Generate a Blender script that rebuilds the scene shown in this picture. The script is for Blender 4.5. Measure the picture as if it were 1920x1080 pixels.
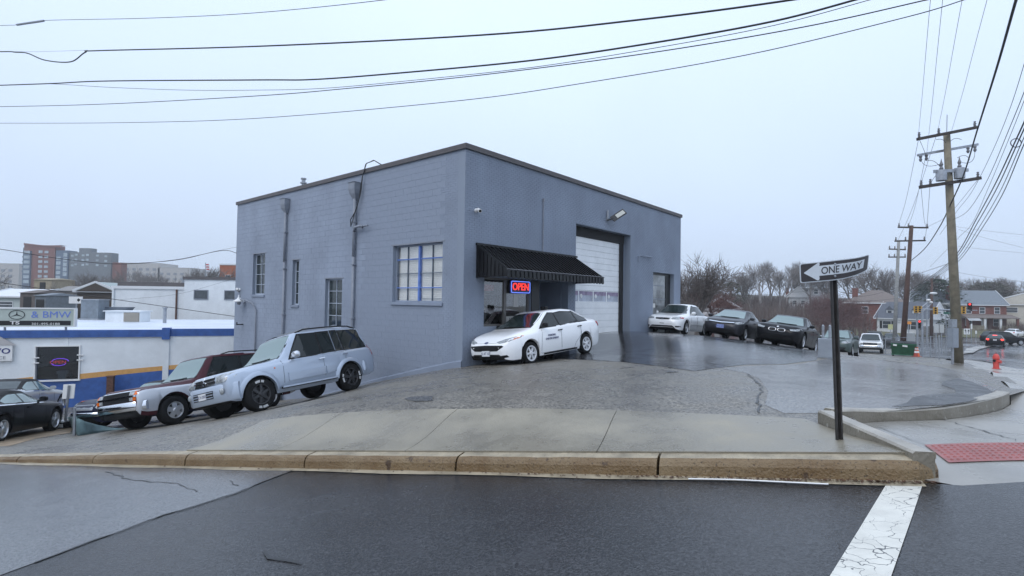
import bpy, bmesh, math, random
import numpy as np
from math import sin, cos, pi, radians, sqrt, atan2, atan
from mathutils import Vector, Matrix
from mathutils.bvhtree import BVHTree
from mathutils.geometry import delaunay_2d_cdt

for o in list(bpy.data.objects): bpy.data.objects.remove(o)
scene = bpy.context.scene
COL = scene.collection
random.seed(7)

# ------------------------------------------------------------------ camera
EYE = 1.65
FPX = 992.0
PITCH = atan(25 / FPX); ROLL = radians(0.85)
cam_d = bpy.data.cameras.new('camera'); cam = bpy.data.objects.new('camera', cam_d); COL.objects.link(cam)
cam_d.sensor_width = 36.0; cam_d.lens = 36.0 * FPX / 1920.0
cam_d.clip_start = 0.1; cam_d.clip_end = 3000
RC = Matrix.Rotation(pi / 2 + PITCH, 4, 'X') @ Matrix.Rotation(ROLL, 4, 'Z')
cam.matrix_world = Matrix.Translation((0, 0, EYE)) @ RC
scene.camera = cam
# ------------------------------------------------------------------ sky: flat rain cloud, brighter overhead
w = bpy.data.worlds.new('World'); scene.world = w; w.use_nodes = True
nt = w.node_tree; bg = nt.nodes['Background']
sky = nt.nodes.new('ShaderNodeTexSky'); sky.sky_type = 'NISHITA'; sky.sun_disc = False
SUN_EL, SUN_AZ = radians(48), radians(215)
sky.sun_elevation = SUN_EL; sky.sun_rotation = SUN_AZ; sky.dust_density = 5.0; sky.air_density = 1.0
tc = nt.nodes.new('ShaderNodeTexCoord'); sep = nt.nodes.new('ShaderNodeSeparateXYZ')
nt.links.new(tc.outputs['Generated'], sep.inputs[0])
rmp = nt.nodes.new('ShaderNodeMapRange'); rmp.inputs[1].default_value = 0; rmp.inputs[2].default_value = 1
rmp.inputs[3].default_value = 0.86; rmp.inputs[4].default_value = 1.50
nt.links.new(sep.outputs[2], rmp.inputs[0])
nz = nt.nodes.new('ShaderNodeTexNoise'); nz.inputs['Scale'].default_value = 1.6; nz.inputs['Detail'].default_value = 3
nt.links.new(tc.outputs['Generated'], nz.inputs[0])
nr = nt.nodes.new('ShaderNodeMapRange'); nr.inputs[3].default_value = 0.9; nr.inputs[4].default_value = 1.1
nt.links.new(nz.outputs[0], nr.inputs[0])
mul = nt.nodes.new('ShaderNodeMath'); mul.operation = 'MULTIPLY'
nt.links.new(rmp.outputs[0], mul.inputs[0]); nt.links.new(nr.outputs[0], mul.inputs[1])
cl = nt.nodes.new('ShaderNodeVectorMath'); cl.operation = 'SCALE'; cl.inputs[0].default_value = (6.65, 7.95, 10.1)
nt.links.new(mul.outputs[0], cl.inputs['Scale'])
mx = nt.nodes.new('ShaderNodeMixRGB'); mx.inputs[0].default_value = 0.88
nt.links.new(sky.outputs[0], mx.inputs[1]); nt.links.new(cl.outputs[0], mx.inputs[2])
nt.links.new(mx.outputs[0], bg.inputs[0]); bg.inputs[1].default_value = 0.1
# ------------------------------------------------------------------ sun through cloud
sd = bpy.data.lights.new('sun', 'SUN'); sd.energy = 0.7; sd.angle = radians(30); sd.color = (1, 0.97, 0.93)
so = bpy.data.objects.new('sun', sd); COL.objects.link(so)
sv = Vector((sin(SUN_AZ) * cos(SUN_EL), cos(SUN_AZ) * cos(SUN_EL), sin(SUN_EL)))
so.rotation_euler = sv.to_track_quat('Z', 'Y').to_euler()
vs = scene.view_settings
vs.view_transform = 'Standard'; vs.look = 'None'; vs.exposure = 0.25; vs.gamma = 1; vs.use_curve_mapping = False

# ------------------------------------------------------------------ helpers
def ray(px, py):
    return RC.to_3x3() @ Vector(((px - 960) / FPX, -(py - 540) / FPX, -1.0))
def at(px, py, Y):
    """the world point seen at a pixel, at depth Y metres"""
    d = ray(px, py); return Vector((0, 0, EYE)) + d * (Y / d.y)

class TPS:
    def __init__(s, pts, reg=0.4):
        p = np.array(pts, float); s.c = p[:, :2]; n = len(p)
        K = s.k(np.linalg.norm(s.c[:, None] - s.c[None], axis=2)) + reg * np.eye(n)
        Q = np.hstack([np.ones((n, 1)), s.c]); A = np.zeros((n + 3, n + 3))
        A[:n, :n] = K; A[:n, n:] = Q; A[n:, :n] = Q.T
        s.w = np.linalg.solve(A, np.concatenate([p[:, 2], [0, 0, 0]]))
    @staticmethod
    def k(r): return np.where(r > 0, r * r * np.log(np.maximum(r, 1e-9)), 0)
    def __call__(s, x, y):
        r = np.hypot(s.c[:, 0] - x, s.c[:, 1] - y)
        return float(s.k(r) @ s.w[:-3] + s.w[-3] + s.w[-2] * x + s.w[-1] * y)

MATS = {}
def mat(name, col, rough=0.6, metal=0.0, nscale=0, namt=0.0, bump=0.0, bscale=60, coat=0.0, emit=None, estr=0.0, spec=0.5, rvar=0.0, ior=1.5, col2=None, detail=6, alpha=1.0, streak=0.0):
    if name in MATS: return MATS[name]
    m = bpy.data.materials.new(name); m.use_nodes = True; t = m.node_tree; b = t.nodes['Principled BSDF']
    b.inputs['Base Color'].default_value = (*col, 1); b.inputs['Roughness'].default_value = rough
    b.inputs['Metallic'].default_value = metal; b.inputs['Specular IOR Level'].default_value = spec
    b.inputs['IOR'].default_value = ior; b.inputs['Alpha'].default_value = alpha
    if coat: b.inputs['Coat Weight'].default_value = coat; b.inputs['Coat Roughness'].default_value = 0.04
    if emit: b.inputs['Emission Color'].default_value = (*emit, 1); b.inputs['Emission Strength'].default_value = estr
    geo = None
    if nscale or bump:
        geo = t.nodes.new('ShaderNodeTexCoord')
    if nscale:
        n = t.nodes.new('ShaderNodeTexNoise'); n.inputs['Scale'].default_value = nscale; n.inputs['Detail'].default_value = detail
        n.inputs['Roughness'].default_value = 0.65
        t.links.new(geo.outputs['Object'], n.inputs['Vector'])
        rp = t.nodes.new('ShaderNodeValToRGB')
        c2 = col2 if col2 else tuple(min(1, c * (1 + namt)) for c in col)
        c1 = tuple(c * (1 - namt) for c in col) if not col2 else col
        rp.color_ramp.elements[0].position = 0.3; rp.color_ramp.elements[1].position = 0.7
        rp.color_ramp.elements[0].color = (*c1, 1); rp.color_ramp.elements[1].color = (*c2, 1)
        t.links.new(n.outputs[0], rp.inputs[0]); t.links.new(rp.outputs[0], b.inputs['Base Color'])
        if streak:
            mp = t.nodes.new('ShaderNodeMapping'); mp.inputs['Scale'].default_value = (0.9, 0.9, 0.25); t.links.new(geo.outputs['Object'], mp.inputs[0])
            n3 = t.nodes.new('ShaderNodeTexNoise'); n3.inputs['Scale'].default_value = 1.0; n3.inputs['Detail'].default_value = 5; t.links.new(mp.outputs[0], n3.inputs['Vector'])
            r3 = t.nodes.new('ShaderNodeMapRange'); r3.inputs[1].default_value = 0.36; r3.inputs[2].default_value = 0.66; r3.inputs[3].default_value = 1 - streak; r3.inputs[4].default_value = 1 + streak * 0.6
            t.links.new(n3.outputs[0], r3.inputs[0]); sv_ = t.nodes.new('ShaderNodeVectorMath'); sv_.operation = 'SCALE'; t.links.new(rp.outputs[0], sv_.inputs[0]); t.links.new(r3.outputs[0], sv_.inputs['Scale']); t.links.new(sv_.outputs[0], b.inputs['Base Color'])
        if rvar:
            mr = t.nodes.new('ShaderNodeMapRange'); mr.inputs[1].default_value = 0.3; mr.inputs[2].default_value = 0.7
            mr.inputs[3].default_value = max(0.02, rough - rvar); mr.inputs[4].default_value = min(1, rough + rvar)
            t.links.new(n.outputs[0], mr.inputs[0]); t.links.new(mr.outputs[0], b.inputs['Roughness'])
    if bump:
        n2 = t.nodes.new('ShaderNodeTexNoise'); n2.inputs['Scale'].default_value = bscale; n2.inputs['Detail'].default_value = 4
        t.links.new(geo.outputs['Object'], n2.inputs['Vector'])
        bp = t.nodes.new('ShaderNodeBump'); bp.inputs['Strength'].default_value = bump; bp.inputs['Distance'].default_value = 0.02
        t.links.new(n2.outputs[0], bp.inputs['Height']); t.links.new(bp.outputs[0], b.inputs['Normal'])
    MATS[name] = m
    return m

def speckle(m, scale, thr, col):
    t = m.node_tree; b = t.nodes['Principled BSDF']; src = b.inputs['Base Color'].links[0].from_socket
    g = t.nodes.new('ShaderNodeTexCoord'); n = t.nodes.new('ShaderNodeTexNoise'); n.inputs['Scale'].default_value = scale; n.inputs['Detail'].default_value = 3; n.inputs['Roughness'].default_value = .7; t.links.new(g.outputs['Object'], n.inputs['Vector'])
    r = t.nodes.new('ShaderNodeMapRange'); r.inputs[1].default_value = thr; r.inputs[2].default_value = thr + .05; t.links.new(n.outputs[0], r.inputs[0])
    x = t.nodes.new('ShaderNodeMixRGB'); x.inputs[2].default_value = (*col, 1); t.links.new(r.outputs[0], x.inputs[0]); t.links.new(src, x.inputs[1]); t.links.new(x.outputs[0], b.inputs['Base Color']); return m
def link(name, me, parent=None, loc=None, rz=None):
    o = bpy.data.objects.new(name, me); COL.objects.link(o)
    if parent: o.parent = parent
    if loc is not None: o.location = loc
    if rz is not None: o.rotation_euler = (0, 0, rz)
    return o
def tag(o, label=None, cat=None, group=None, kind=None):
    if label: o['label'] = label
    if cat: o['category'] = cat
    if group: o['group'] = group
    if kind: o['kind'] = kind
    return o
def thing(name, label, cat, loc=(0, 0, 0), rz=0.0, group=None):
    o = bpy.data.objects.new(name, None); COL.objects.link(o); o.empty_display_size = 0.2
    o.location = loc; o.rotation_euler = (0, 0, rz)
    return tag(o, label, cat, group)
def copy_tree(o, parent=None):
    c = o.copy(); COL.objects.link(c); c.parent = parent
    for ch in list(o.children): copy_tree(ch, c)
    return c

class MB:
    """collects shapes, then links them as one mesh object"""
    def __init__(s): s.v = []; s.f = []; s.m = []; s.mi = 0
    def add(s, vs, fs):
        n = len(s.v); s.v += [tuple(v) for v in vs]; s.f += [tuple(i + n for i in f) for f in fs]; s.m += [s.mi] * len(fs); return s
    def box(s, x0, x1, y0, y1, z0, z1):
        return s.add([(x0, y0, z0), (x1, y0, z0), (x1, y1, z0), (x0, y1, z0), (x0, y0, z1), (x1, y0, z1), (x1, y1, z1), (x0, y1, z1)],
                     [(0, 3, 2, 1), (4, 5, 6, 7), (0, 1, 5, 4), (1, 2, 6, 5), (2, 3, 7, 6), (3, 0, 4, 7)])
    def bar(s, a, b, w, h=None, up=(0, 0, 1)):
        a = Vector(a); b = Vector(b); h = w if h is None else h; d = (b - a).normalized(); u = Vector(up)
        if abs(d.dot(u)) > 0.98: u = Vector((1, 0, 0))
        r = d.cross(u).normalized() * w / 2; u = r.cross(d).normalized() * h / 2
        vs = [p + sx * r + sy * u for p in (a, b) for sx, sy in ((-1, -1), (1, -1), (1, 1), (-1, 1))]
        return s.add(vs, [(0, 1, 2, 3), (7, 6, 5, 4), (0, 4, 5, 1), (1, 5, 6, 2), (2, 6, 7, 3), (3, 7, 4, 0)])
    def tube(s, pts, r, n=6, cap=True):
        pts = [Vector(p) for p in pts]; R = r if isinstance(r, (list, tuple)) else [r] * len(pts); vs = []; fs = []
        pu = None
        for i, p in enumerate(pts):
            d = (pts[min(i + 1, len(pts) - 1)] - pts[max(i - 1, 0)])
            d = d.normalized() if d.length > 1e-9 else Vector((0, 0, 1))
            u = pu if pu is not None else (Vector((0, 0, 1)) if abs(d.z) < 0.9 else Vector((1, 0, 0)))
            rr = d.cross(u)
            if rr.length < 1e-6: rr = d.cross(Vector((0.3, 1, 0.2)))
            rr.normalize(); u = rr.cross(d).normalized(); pu = u
            for k in range(n):
                a = 2 * pi * k / n; vs.append(p + (rr * cos(a) + u * sin(a)) * R[i])
        for i in range(len(pts) - 1):
            for k in range(n):
                a, b = i * n + k, i * n + (k + 1) % n; fs.append((a, b, b + n, a + n))
        if cap: fs += [tuple(range(n - 1, -1, -1)), tuple(range((len(pts) - 1) * n, len(pts) * n))]
        return s.add(vs, fs)
    def lathe(s, prof, n=16, axis='z', o=(0, 0, 0), a0=0, a1=2 * pi):
        vs = []; fs = []; full = abs(a1 - a0 - 2 * pi) < 1e-6; m = n if full else n + 1
        for (r, h) in prof:
            for k in range(m):
                a = a0 + (a1 - a0) * k / n
                p = {'z': (r * cos(a), r * sin(a), h), 'y': (r * cos(a), h, -r * sin(a)), 'x': (h, r * cos(a), r * sin(a))}[axis]
                vs.append((p[0] + o[0], p[1] + o[1], p[2] + o[2]))
        for i in range(len(prof) - 1):
            for k in range(n if full else n):
                a, b = i * m + k, i * m + (k + 1) % m; fs.append((a, b, b + m, a + m))
        return s.add(vs, fs)
    def prism(s, poly, z0, z1, T=None):
        n = len(poly); vs = [(x, y, z0) for x, y in poly] + [(x, y, z1) for x, y in poly]
        if T: vs = [T(Vector(v)) for v in vs]
        return s.add(vs, [tuple(range(n - 1, -1, -1)), tuple(range(n, 2 * n))] + [(i, (i + 1) % n, n + (i + 1) % n, n + i) for i in range(n)])
    def mesh(s, name, mats, smooth=False):
        me = bpy.data.meshes.new(name); me.from_pydata(s.v, [], s.f)
        for m in (mats if isinstance(mats, (list, tuple)) else [mats]): me.materials.append(m)
        if any(s.m): me.polygons.foreach_set('material_index', s.m)
        if smooth:
            me.polygons.foreach_set('use_smooth', [True] * len(me.polygons))
            if smooth is not True:
                try: me.set_sharp_from_angle(angle=radians(smooth))
                except Exception: pass
        me.update(); return me
    def build(s, name, mats, parent=None, smooth=False, loc=None, rz=None):
        return link(name, s.mesh(name, mats, smooth), parent, loc, rz)

def fix_normals(me):
    bm = bmesh.new(); bm.from_mesh(me); bmesh.ops.remove_doubles(bm, verts=bm.verts, dist=1e-4)
    bmesh.ops.recalc_face_normals(bm, faces=bm.faces); bm.to_mesh(me); bm.free()

def fill(poly, step):
    """triangulate a 2-D polygon with inner points every step metres"""
    n = len(poly); pts = []; P = [Vector(p) for p in poly]
    edges = []
    for i in range(n):
        a, b = P[i], P[(i + 1) % n]; k = max(1, int((b - a).length / step)); 
        for j in range(k): pts.append(a + (b - a) * j / k)
    m = len(pts); edges = [(i, (i + 1) % m) for i in range(m)]
    xs = [p.x for p in P]; ys = [p.y for p in P]
    def inside(x, y):
        c = False; j = n - 1
        for i in range(n):
            if ((P[i].y > y) != (P[j].y > y)) and (x < (P[j].x - P[i].x) * (y - P[i].y) / (P[j].y - P[i].y) + P[i].x): c = not c
            j = i
        return c
    x = min(xs) + step * 0.5
    while x < max(xs):
        y = min(ys) + step * 0.5
        while y < max(ys):
            if inside(x, y): pts.append(Vector((x + step * 0.07 * sin(y * 3.1 / step), y + step * 0.07 * sin(x * 2.3 / step))))
            y += step
        x += step
    r = delaunay_2d_cdt(pts, edges, [tuple(range(m))], 1, 1e-6)
    return r[0], r[2]
def sheet(name, poly, step, hf, m, dz=0.0, parent=None, thick=0.0):
    vs, fs = fill(poly, step)
    mb = MB(); mb.add([(v.x, v.y, hf(v.x, v.y) + dz) for v in vs], fs)
    me = mb.mesh(name, m, True)
    if me.polygons and sum(p.normal.z for p in me.polygons) < 0: me.flip_normals()
    return link(name, me, parent)

def text_mesh(name, s, size, m, parent, M, extrude=0.002, align='CENTER', sx=1.0, bold=0.0):
    c = bpy.data.curves.new(name, 'FONT'); c.body = s; c.size = size; c.extrude = extrude; c.align_x = align; c.align_y = 'CENTER'
    c.resolution_u = 3; c.offset = bold
    o = bpy.data.objects.new(name, c); COL.objects.link(o)
    dg = bpy.context.evaluated_depsgraph_get()
    me = bpy.data.meshes.new_from_object(o.evaluated_get(dg)); bpy.data.objects.remove(o)
    me.transform(M @ Matrix.Diagonal((sx, 1, 1, 1))); me.materials.clear(); me.materials.append(m)
    me.name = name
    return link(name, me, parent)
def frame(o, xa, ya):
    """matrix that maps local x to xa, y to ya, at o"""
    xa = Vector(xa).normalized(); ya = Vector(ya).normalized(); za = xa.cross(ya)
    return Matrix(((xa.x, ya.x, za.x, o[0]), (xa.y, ya.y, za.y, o[1]), (xa.z, ya.z, za.z, o[2]), (0, 0, 0, 1)))

# ------------------------------------------------------------------ lie of the land
ANG = radians(49.64)
AX = Vector((cos(ANG), sin(ANG), 0)); AY = Vector((-sin(ANG), cos(ANG), 0))
C0 = Vector((-1.394, 15.2, -0.2485))                   # foot of the garage corner
G0 = Vector((1.37, 4.93)); KD = Vector((-0.92, 0.39)).normalized(); KN = Vector((-KD.y, KD.x)) * -1
if KN.y < 0: KN = -KN
def kerb_pt(t, w=0.0): return G0 + KD * t + KN * w
def road_h(x, y): return 0.045 - 0.12 * max(-3.4, (Vector((x, y)) - G0).dot(KD))
def wall_uv(u, v, z=0.0): return C0 + AX * u + AY * v + Vector((0, 0, z))
LOT = [(-.76, 7.42, .12), (1.45, 6.9, .245), (3.5, 6.0, .33), (-4.0, 8.6, -.3), (-6, 8.05, -.82), (-9.7, 9.6, -1.39), (-17, 12.7, -2.3), (-30, 18, -4.0),
  (-1.39, 15.2, -.25), (-3.93, 17.35, -.96), (-4.52, 17.86, -1.12), (-7.1, 20, -2.0), (-13.2, 25.2, -3.3), (3.43, 20.9, .40), (4.68, 22.35, .46), (6.06, 23.97, .34), (8.6, 26.9, .1),
  (.86, 16.24, -.13), (8, 25.4, .18), (10.3, 24.5, .03), (12.1, 23.3, -.21), (14.2, 24, -.6), (20.5, 33.1, -1.47), (34.6, 50.9, -2.76), (-5.86, 14.2, -1.2), (-8.93, 15.7, -1.94),
  (23.6, 28, -1.24), (24.1, 26.4, -1.36), (8.36, 8.9, .2), (5.6, 6.9, .36), (28.9, 39, -1.95), (-13, 13.5, -2.10), (-13.8, 16, -2.45), (-18.6, 20, -2.88), (-20, 27, -3.9), (52.9, 58, -2.8), (85, 95, -3.1), (95, 100, -2.7),
  (0, 45, -1.5), (15, 45, -2.2), (-25, 50, -4.2), (-60, 60, -5.5), (-60, 120, -5.5), (-160, 220, -4), (0, 90, -3.0), (45, 90, -2.6), (60, 130, -0.5), (120, 135, -1.5), (20, 140, 0.0), (-40, 180, -3), (100, 200, 4), (0, 220, 4), (180, 180, 1), (200, 300, 6), (-100, 350, 2), (100, 400, 8), (-300, 400, 2), (300, 150, -1), (300, 400, 6), (150, 80, -3.4), (60, 40, -2.6), (-100, 30, -6), (-40, 10, -5)]
ground_h = TPS(LOT)
FOOT = [(3.2, 3.9, .28), (3.3, 4.1, .285), (4.0, 4.05, .345), (4.2, 3.8, .36), (4.3, 6.0, .27), (5.55, 6.85, .18), (8.36, 8.9, .04), (9.2, 8.0, .02), (5.4, 4.3, .37), (12, 12.5, -.32), (13.0, 12.0, -.34), (24.1, 26.4, -1.36), (25, 26, -1.4), (23.6, 28, -1.26), (30, 34, -1.75)]
FOOT += [(x, y, ground_h(x, y) - .012) for x, y in ((9.5, 10.1), (10.8, 11.6), (12, 13.2), (14.4, 16), (16.8, 18.7), (19.6, 22), (22.4, 25.4))]
foot_h = TPS(FOOT, 0.05)
def KH(t): return 0.165 - 0.085 * max(0, min(1, (t - 7) / 5))
def lot_h(x, y):
    p = Vector((x, y)) - G0; t = p.dot(KD); w_ = p.dot(KN); g = ground_h(x, y)
    if w_ > 1.7 or t < -4: return g
    a = kerb_pt(t, 0.2); k = road_h(a.x, a.y) + KH(t); f = max(0, min(1, (w_ - 0.2) / 1.5)); f = f * f * (3 - 2 * f)
    return k + (g - k) * f
def pix_ground(px, py, hf=None, y0=3.0, y1=200.0):
    """where the line of sight through a pixel meets the ground"""
    hf = hf or ground_h; d = ray(px, py); d = d / d.y; lo = y0; Y = y0
    while Y < y1:
        p = Vector((0, 0, EYE)) + d * Y
        if p.z < hf(p.x, p.y): break
        lo = Y; Y *= 1.03
    hi = Y
    for _ in range(30):
        mid = (lo + hi) / 2; p = Vector((0, 0, EYE)) + d * mid
        if p.z < hf(p.x, p.y): hi = mid
        else: lo = mid
    return Vector((0, 0, EYE)) + d * hi
# ================================================================== GROUND
def asphalt(name, dark, light, rough, rvar, spk=0.5, scale=0.25, bump=0.6, grain=38):
    m = bpy.data.materials.new(name); m.use_nodes = True; t = m.node_tree; b = t.nodes['Principled BSDF']
    g = t.nodes.new('ShaderNodeTexCoord')
    def noise(sc, det, rg=0.6):
        n = t.nodes.new('ShaderNodeTexNoise'); n.inputs['Scale'].default_value = sc; n.inputs['Detail'].default_value = det; n.inputs['Roughness'].default_value = rg
        t.links.new(g.outputs['Object'], n.inputs['Vector']); return n
    n1 = noise(scale, 6); n2 = noise(grain, 3, 0.8); n3 = noise(2.2, 5)
    v = t.nodes.new('ShaderNodeTexVoronoi'); v.inputs['Scale'].default_value = 70; t.links.new(g.outputs['Object'], v.inputs['Vector'])
    mixf = t.nodes.new('ShaderNodeMath'); mixf.operation = 'MULTIPLY_ADD'; mixf.inputs[1].default_value = 0.45; t.links.new(n3.outputs[0], mixf.inputs[0]); 
    m2 = t.nodes.new('ShaderNodeMath'); m2.operation = 'MULTIPLY'; m2.inputs[1].default_value = 0.55; t.links.new(n1.outputs[0], m2.inputs[0]); t.links.new(m2.outputs[0], mixf.inputs[2])
    rp = t.nodes.new('ShaderNodeValToRGB'); rp.color_ramp.elements[0].position = 0.35; rp.color_ramp.elements[1].position = 0.66
    rp.color_ramp.elements[0].color = (*dark, 1); rp.color_ramp.elements[1].color = (*light, 1)
    t.links.new(mixf.outputs[0], rp.inputs[0])
    sp = t.nodes.new('ShaderNodeMapRange'); sp.inputs[1].default_value = 0.38; sp.inputs[2].default_value = 0.64
    sp.inputs[3].default_value = 1 - spk; sp.inputs[4].default_value = 1 + spk * 1.4
    t.links.new(n2.outputs[0], sp.inputs[0])
    sc = t.nodes.new('ShaderNodeVectorMath'); sc.operation = 'SCALE'; t.links.new(rp.outputs[0], sc.inputs[0]); t.links.new(sp.outputs[0], sc.inputs['Scale'])
    t.links.new(sc.outputs[0], b.inputs['Base Color'])
    mr = t.nodes.new('ShaderNodeMapRange'); mr.inputs[1].default_value = 0.43; mr.inputs[2].default_value = 0.57
    mr.inputs[3].default_value = rough - rvar; mr.inputs[4].default_value = rough + rvar
    t.links.new(mixf.outputs[0], mr.inputs[0]); t.links.new(mr.outputs[0], b.inputs['Roughness'])
    bp = t.nodes.new('ShaderNodeBump'); bp.inputs['Strength'].default_value = bump; bp.inputs['Distance'].default_value = 0.006
    ad = t.nodes.new('ShaderNodeMath'); ad.operation = 'ADD'; t.links.new(v.outputs[0], ad.inputs[0]); t.links.new(n2.outputs[0], ad.inputs[1])
    t.links.new(ad.outputs[0], bp.inputs['Height']); t.links.new(bp.outputs[0], b.inputs['Normal'])
    b.inputs['Specular IOR Level'].default_value = 0.5; b.inputs['IOR'].default_value = 1.4
    return m
M_road = asphalt('wet_road_asphalt', (.021, .0215, .023), (.040, .0405, .043), 0.18, 0.10, 0.6, 0.5, 0.35, 42)
M_old = asphalt('old_road_asphalt', (.10, .104, .11), (.145, .15, .156), 0.15, 0.07, 0.3, 0.5, 0.15, 45)
M_lot = asphalt('worn_lot_asphalt', (.105, .094, .078), (.20, .182, .152), 0.36, 0.12, 0.7, 0.22, 0.5, 26)
M_lot2 = asphalt('smooth_lot_asphalt', (.115, .108, .098), (.185, .176, .162), 0.15, 0.09, 0.5, 0.3, 0.2, 26)
M_new = asphalt('new_lot_asphalt', (.020, .020, .022), (.034, .034, .036), 0.13, 0.07, 0.4, 0.35, 0.1)
M_patch = asphalt('patch_asphalt', (.05, .05, .052), (.075, .075, .076), 0.35, 0.12, 0.4, 0.6, 0.3)
M_oil = asphalt('damp_stain', (.06, .057, .053), (.10, .096, .09), 0.25, 0.1, 0.6, 2.0, 0.5, 19)
M_conc = mat('wet_concrete', (.245, .218, .165), 0.33, nscale=0.9, namt=0.32, bump=0.25, bscale=45, rvar=0.2)
M_conc2 = mat('pale_wet_concrete', (.30, .285, .255), 0.30, nscale=0.6, namt=0.25, bump=0.1, bscale=30, rvar=0.16)
M_kerb = mat('stained_kerb_concrete', (.225, .16, .085), 0.5, nscale=2.4, bump=0.7, bscale=45, col2=(.13, .072, .024))
M_kerbtop = mat('kerb_top_concrete', (.33, .275, .19), 0.5, nscale=5, namt=0.35, bump=0.4, bscale=60)
speckle(M_kerb, 55, .60, (.035, .022, .012)); speckle(M_kerb, 7, .62, (.06, .032, .014)); speckle(M_kerbtop, 60, .61, (.10, .075, .045)); speckle(M_conc, 90, .63, (.12, .11, .085))
M_soil = mat('wet_tan_soil', (.26, .19, .12), 0.6, nscale=3, namt=0.35, bump=0.5, bscale=25)
M_grass = mat('winter_grass', (.11, .105, .05), 0.9, nscale=1.5, namt=0.4, bump=0.5, bscale=20)
def worn_paint():
    m = mat('white_road_paint', (.66, .64, .57), 0.4, nscale=5, namt=0.12, bump=0.2, bscale=40); t = m.node_tree; b = t.nodes['Principled BSDF']; src = b.inputs['Base Color'].links[0].from_socket
    g = t.nodes.new('ShaderNodeTexCoord'); n1 = t.nodes.new('ShaderNodeTexNoise'); n1.inputs['Scale'].default_value = 9; t.links.new(g.outputs['Object'], n1.inputs['Vector'])
    mv = t.nodes.new('ShaderNodeVectorMath'); mv.operation = 'MULTIPLY_ADD'; mv.inputs[1].default_value = (.16, .16, .16); t.links.new(n1.outputs['Color'], mv.inputs[0]); t.links.new(g.outputs['Object'], mv.inputs[2])
    v = t.nodes.new('ShaderNodeTexVoronoi'); v.feature = 'DISTANCE_TO_EDGE'; v.inputs['Scale'].default_value = 8; t.links.new(mv.outputs[0], v.inputs['Vector'])
    n2 = t.nodes.new('ShaderNodeTexNoise'); n2.inputs['Scale'].default_value = 3.0; t.links.new(g.outputs['Object'], n2.inputs['Vector'])
    th = t.nodes.new('ShaderNodeMapRange'); th.inputs[1].default_value = .42; th.inputs[2].default_value = .6; th.inputs[3].default_value = .002; th.inputs[4].default_value = .028; t.links.new(n2.outputs[0], th.inputs[0])
    lt = t.nodes.new('ShaderNodeMath'); lt.operation = 'LESS_THAN'; t.links.new(v.outputs[0], lt.inputs[0]); t.links.new(th.outputs[0], lt.inputs[1])
    mx_ = t.nodes.new('ShaderNodeMixRGB'); mx_.inputs[2].default_value = (.10, .10, .10, 1); t.links.new(lt.outputs[0], mx_.inputs[0]); t.links.new(src, mx_.inputs[1]); t.links.new(mx_.outputs[0], b.inputs['Base Color']); return m
M_white = worn_paint()
M_crack = mat('tar_crack', (.018, .018, .018), 0.4)

def ln(poly, hf, m, w, name, dz, parent=None, label=None):
    """an uneven line laid on the ground (crack, joint)"""
    mb = MB(); pts = []
    for i in range(len(poly) - 1):
        a, b = Vector(poly[i][:2]), Vector(poly[i + 1][:2]); k = max(2, int((b - a).length / 0.12))
        for j in range(k): 
            q = a + (b - a) * j / k; n = Vector((-(b - a).y, (b - a).x)).normalized(); pts.append((q + n * random.gauss(0, w * 0.7), n))
    vs = []; fs = []
    for i, (q, n) in enumerate(pts):
        ww = w * (0.35 + random.random() * 0.9) * 0.5
        for s in (-1, 1): r = q + n * ww * s; vs.append((r.x, r.y, hf(r.x, r.y) + dz))
        if i: fs.append((2 * i - 2, 2 * i, 2 * i + 1, 2 * i - 1))
    mb.add(vs, fs); o = mb.build(name, m, parent)
    return o

# the far land, out to the horizon
vs = []; fs = []
xs = [-440, -360, -280] + list(range(-200, 260, 12)) + [300, 370, 440]; ys = [-60, -20, 0, 8, 14, 20] + list(range(26, 300, 9)) + [340, 390, 440]
for y in ys:
    for x in xs:
        X = max(-300, min(300, x)); Yc = max(8, min(400, y)); h = ground_h(X, Yc)
        near = (y < 90 and -45 < x < 110)
        vs.append((x, y, h - (0.9 if y < 30 and -40 < x < 40 else 0.12) if near or y < 30 else h))
n = len(xs)
for j in range(len(ys) - 1):
    for i in range(n - 1): fs.append((j * n + i, j * n + i + 1, (j + 1) * n + i + 1, (j + 1) * n + i))
tag(MB().add(vs, fs).build('ground', mat('far_ground', (.075, .07, .05), 0.95, nscale=0.05, namt=0.4), smooth=True), kind='structure')

# near street
gut = [kerb_pt(t) for t in (40, 20, 14, 9, 6, 4, 2, 0, -1.2, -2.0)]
road_poly = [(g.x, g.y) for g in gut] + [(3.42, 4.02), (4.1, 3.95), (5.5, 4.3), (14, 6), (14, -12), (-50, -12), (-50, 24)]
street = sheet('street', road_poly, 0.8, road_h, M_road); tag(street, kind='structure')
def on_road(px, py): 
    return pix_ground(px, py, road_h, 1.2)
old = [on_road(*p) for p in ((0, 866), (300, 872), (552, 881), (440, 925), (280, 975), (150, 1025), (20, 1072))]
old = [(p.x, p.y) for p in old]
tail = on_road(-260, 1180)
old += [(tail.x, tail.y), (-24, 3.5), (-30, 17.2)]
op = sheet('pavement_patch', old, 0.8, road_h, M_old, 0.004); tag(op, kind='structure')
def crack(pts, w, on=on_road, hf=road_h, dz=0.008):
    q = [on(*p) for p in pts]
    o = ln([(a.x, a.y) for a in q], hf, M_crack, w, 'crack', dz); return tag(o, kind='structure')
crack([(552, 881), (440, 926), (280, 976), (150, 1026), (20, 1073)], 0.03)
crack([(200, 885), (245, 900), (330, 908), (380, 925)], 0.02)
crack([(430, 902), (450, 915)], 0.015)
crack([(490, 1036), (540, 1052), (580, 1070)], 0.03)
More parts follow.
